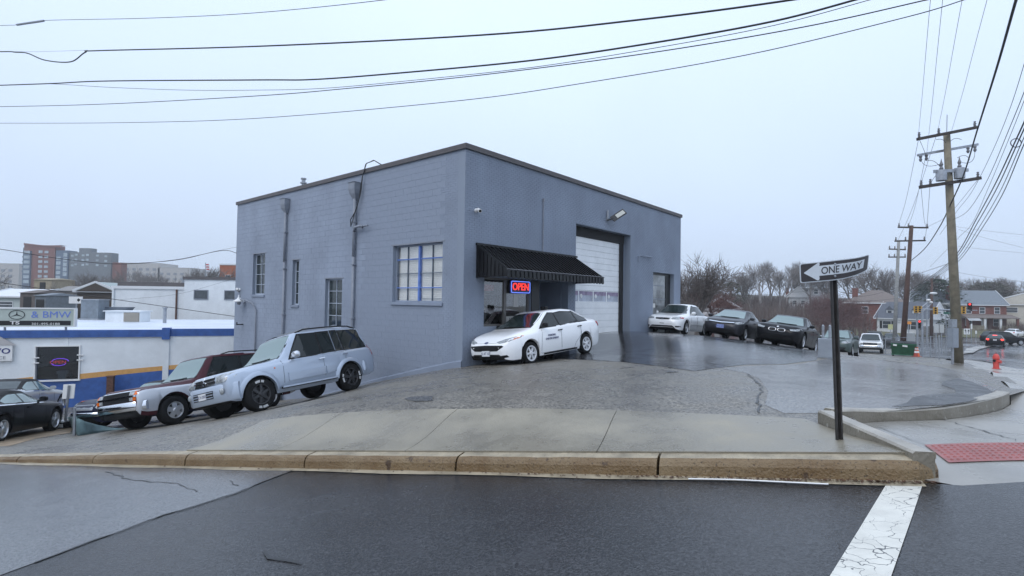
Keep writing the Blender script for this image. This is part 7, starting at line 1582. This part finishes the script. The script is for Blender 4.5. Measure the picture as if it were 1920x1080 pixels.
# evergreens: needled sprays through the crown volume
def evergreen(label, px_, Y, top_py, w_, m, n_=900):
    p = at(px_, 570, Y); z = ground_h(p.x, p.y); H_ = at(px_, top_py, Y).z - z; t_ = thing('evergreen_tree', label, 'tree', (p.x, p.y, z)); MB().tube([(0, 0, -.3), (0, 0, H_ * .95)], [.28, .03], 6).build('trunk', M_bark, t_)
    R = random.Random(int(px_)); mb = MB()
    for k in range(n_):
        f = R.random() ** .8; h_ = H_ * (.08 + .9 * f); rad = w_ * min(1, 1.7 * (1 - f) ** .55) * (.35 + .65 * R.random() ** .5) * (1 + .25 * sin(7 * f + k)); a = R.uniform(0, 2 * pi); c_ = Vector((rad * cos(a), rad * sin(a), h_)); o_ = Vector((cos(a), sin(a), R.uniform(-.5, .3))); s_ = R.uniform(.25, .6); t2 = Vector((-sin(a), cos(a), R.uniform(-.4, .4)))
        mb.add([c_ - t2 * s_ * .5, c_ + o_ * s_, c_ + t2 * s_ * .5, c_ - o_ * s_ * .3 + Vector((0, 0, s_ * .4))], [(0, 1, 3), (1, 2, 3)])
    mb.build('crown', m, t_)
M_ev = mat('dark_evergreen', (.022, .034, .02), .9, nscale=1.5, namt=.5); M_ev2 = mat('brown_evergreen', (.05, .05, .03), .9, nscale=1.5, namt=.4)
evergreen('dark evergreen tree behind the traffic signals', 1758, 110, 522, 4.6, M_ev, 1500); evergreen('dark evergreen hedge tree beside the white house porch', 1738, 92, 572, 2.6, M_ev, 600); evergreen('dim evergreen down the hillside above the brick cottage', 1372, 122, 528, 3.6, M_ev2, 700); evergreen('dim rounded evergreen behind the brick house', 1853, 126, 528, 6.5, M_ev2, 1500)
# brown thicket clothing the slope: too dense to count
R = random.Random(5); mb = MB()
for k in range(19000):
    X_ = R.uniform(8, 150); Y_ = R.uniform(74, 165) if X_ < 62 else R.uniform(112, 165)
    px_ = 960 + FPX * X_ / Y_
    if px_ < 1250 or px_ > 1610 + R.uniform(0, 40) and not (Y_ > 122 and px_ < 1960): continue
    z = ground_h(X_, Y_); h_ = R.uniform(1.0, 4.6); a = R.uniform(0, 6.28); w_ = R.uniform(.05, .13); lean = Vector((R.gauss(0, .5), R.gauss(0, .5), 0)); t_ = Vector((cos(a), sin(a), 0)) * w_; b_ = Vector((X_, Y_, z - .1)); m_ = b_ + lean * .4 + Vector((0, 0, h_ * .55)); e_ = b_ + lean + Vector((0, 0, h_)); e2 = m_ + Vector((R.gauss(0, .6), R.gauss(0, .6), h_ * .35))
    mb.add([b_ - t_, b_ + t_, m_ + t_ * .6, m_ - t_ * .6, e_, e2], [(0, 1, 2, 3), (3, 2, 4), (3, 2, 5)])
tag(mb.build('thicket', mat('thicket_twigs', (.125, .095, .085), .95, nscale=.12, namt=.45)), 'brown leafless thicket covering the far slope', 'thicket', kind='stuff')
R = random.Random(9); mb = MB()
for k in range(1500):
    X_ = R.gauss(98, 3.0); Y_ = R.gauss(101, 1.2); z = ground_h(X_, Y_); h_ = R.uniform(.8, 2.2); a = R.uniform(0, 6.28); t_ = Vector((cos(a), sin(a), 0)) * .03; b_ = Vector((X_, Y_, z)); e_ = b_ + Vector((R.gauss(0, .5), R.gauss(0, .5), h_)); mb.add([b_ - t_, b_ + t_, e_], [(0, 1, 2)])
tag(mb.build('shrubbery', mat('thicket_twigs', (.1, .075, .065))), 'leafless shrubs before the cream house', 'shrubs', kind='stuff')
# board fence before the houses
bf = thing('board_fence', 'weathered grey board fence along the verge by the white house', 'fence', (0, 0, 0)); a = at(1722, 632, 84); b = at(1800, 634, 92); n_ = 60; bm_ = MB().box(-.07, .07, -.012, .012, 0, 1.7).mesh('board', mat('fence_grey', (.10, .09, .085), .9, nscale=4, namt=.3))
for k in range(n_): q = a.lerp(b, k / n_); link('board', bm_, bf, (q.x, q.y, ground_h(q.x, q.y)), atan2(b.y - a.y, b.x - a.x))
# haze of rain in the air
hm = bpy.data.materials.new('rain_haze'); hm.use_nodes = True; t = hm.node_tree; t.nodes.remove(t.nodes['Principled BSDF']); pv = t.nodes.new('ShaderNodeVolumePrincipled'); pv.inputs['Color'].default_value = (.95, .98, 1, 1); pv.inputs['Density'].default_value = .0007; pv.inputs['Anisotropy'].default_value = .2
t.links.new(pv.outputs[0], t.nodes['Material Output'].inputs['Volume'])
hz = MB().box(-445, 445, -70, 445, -22, 38).build('haze', hm); tag(hz, kind='stuff')
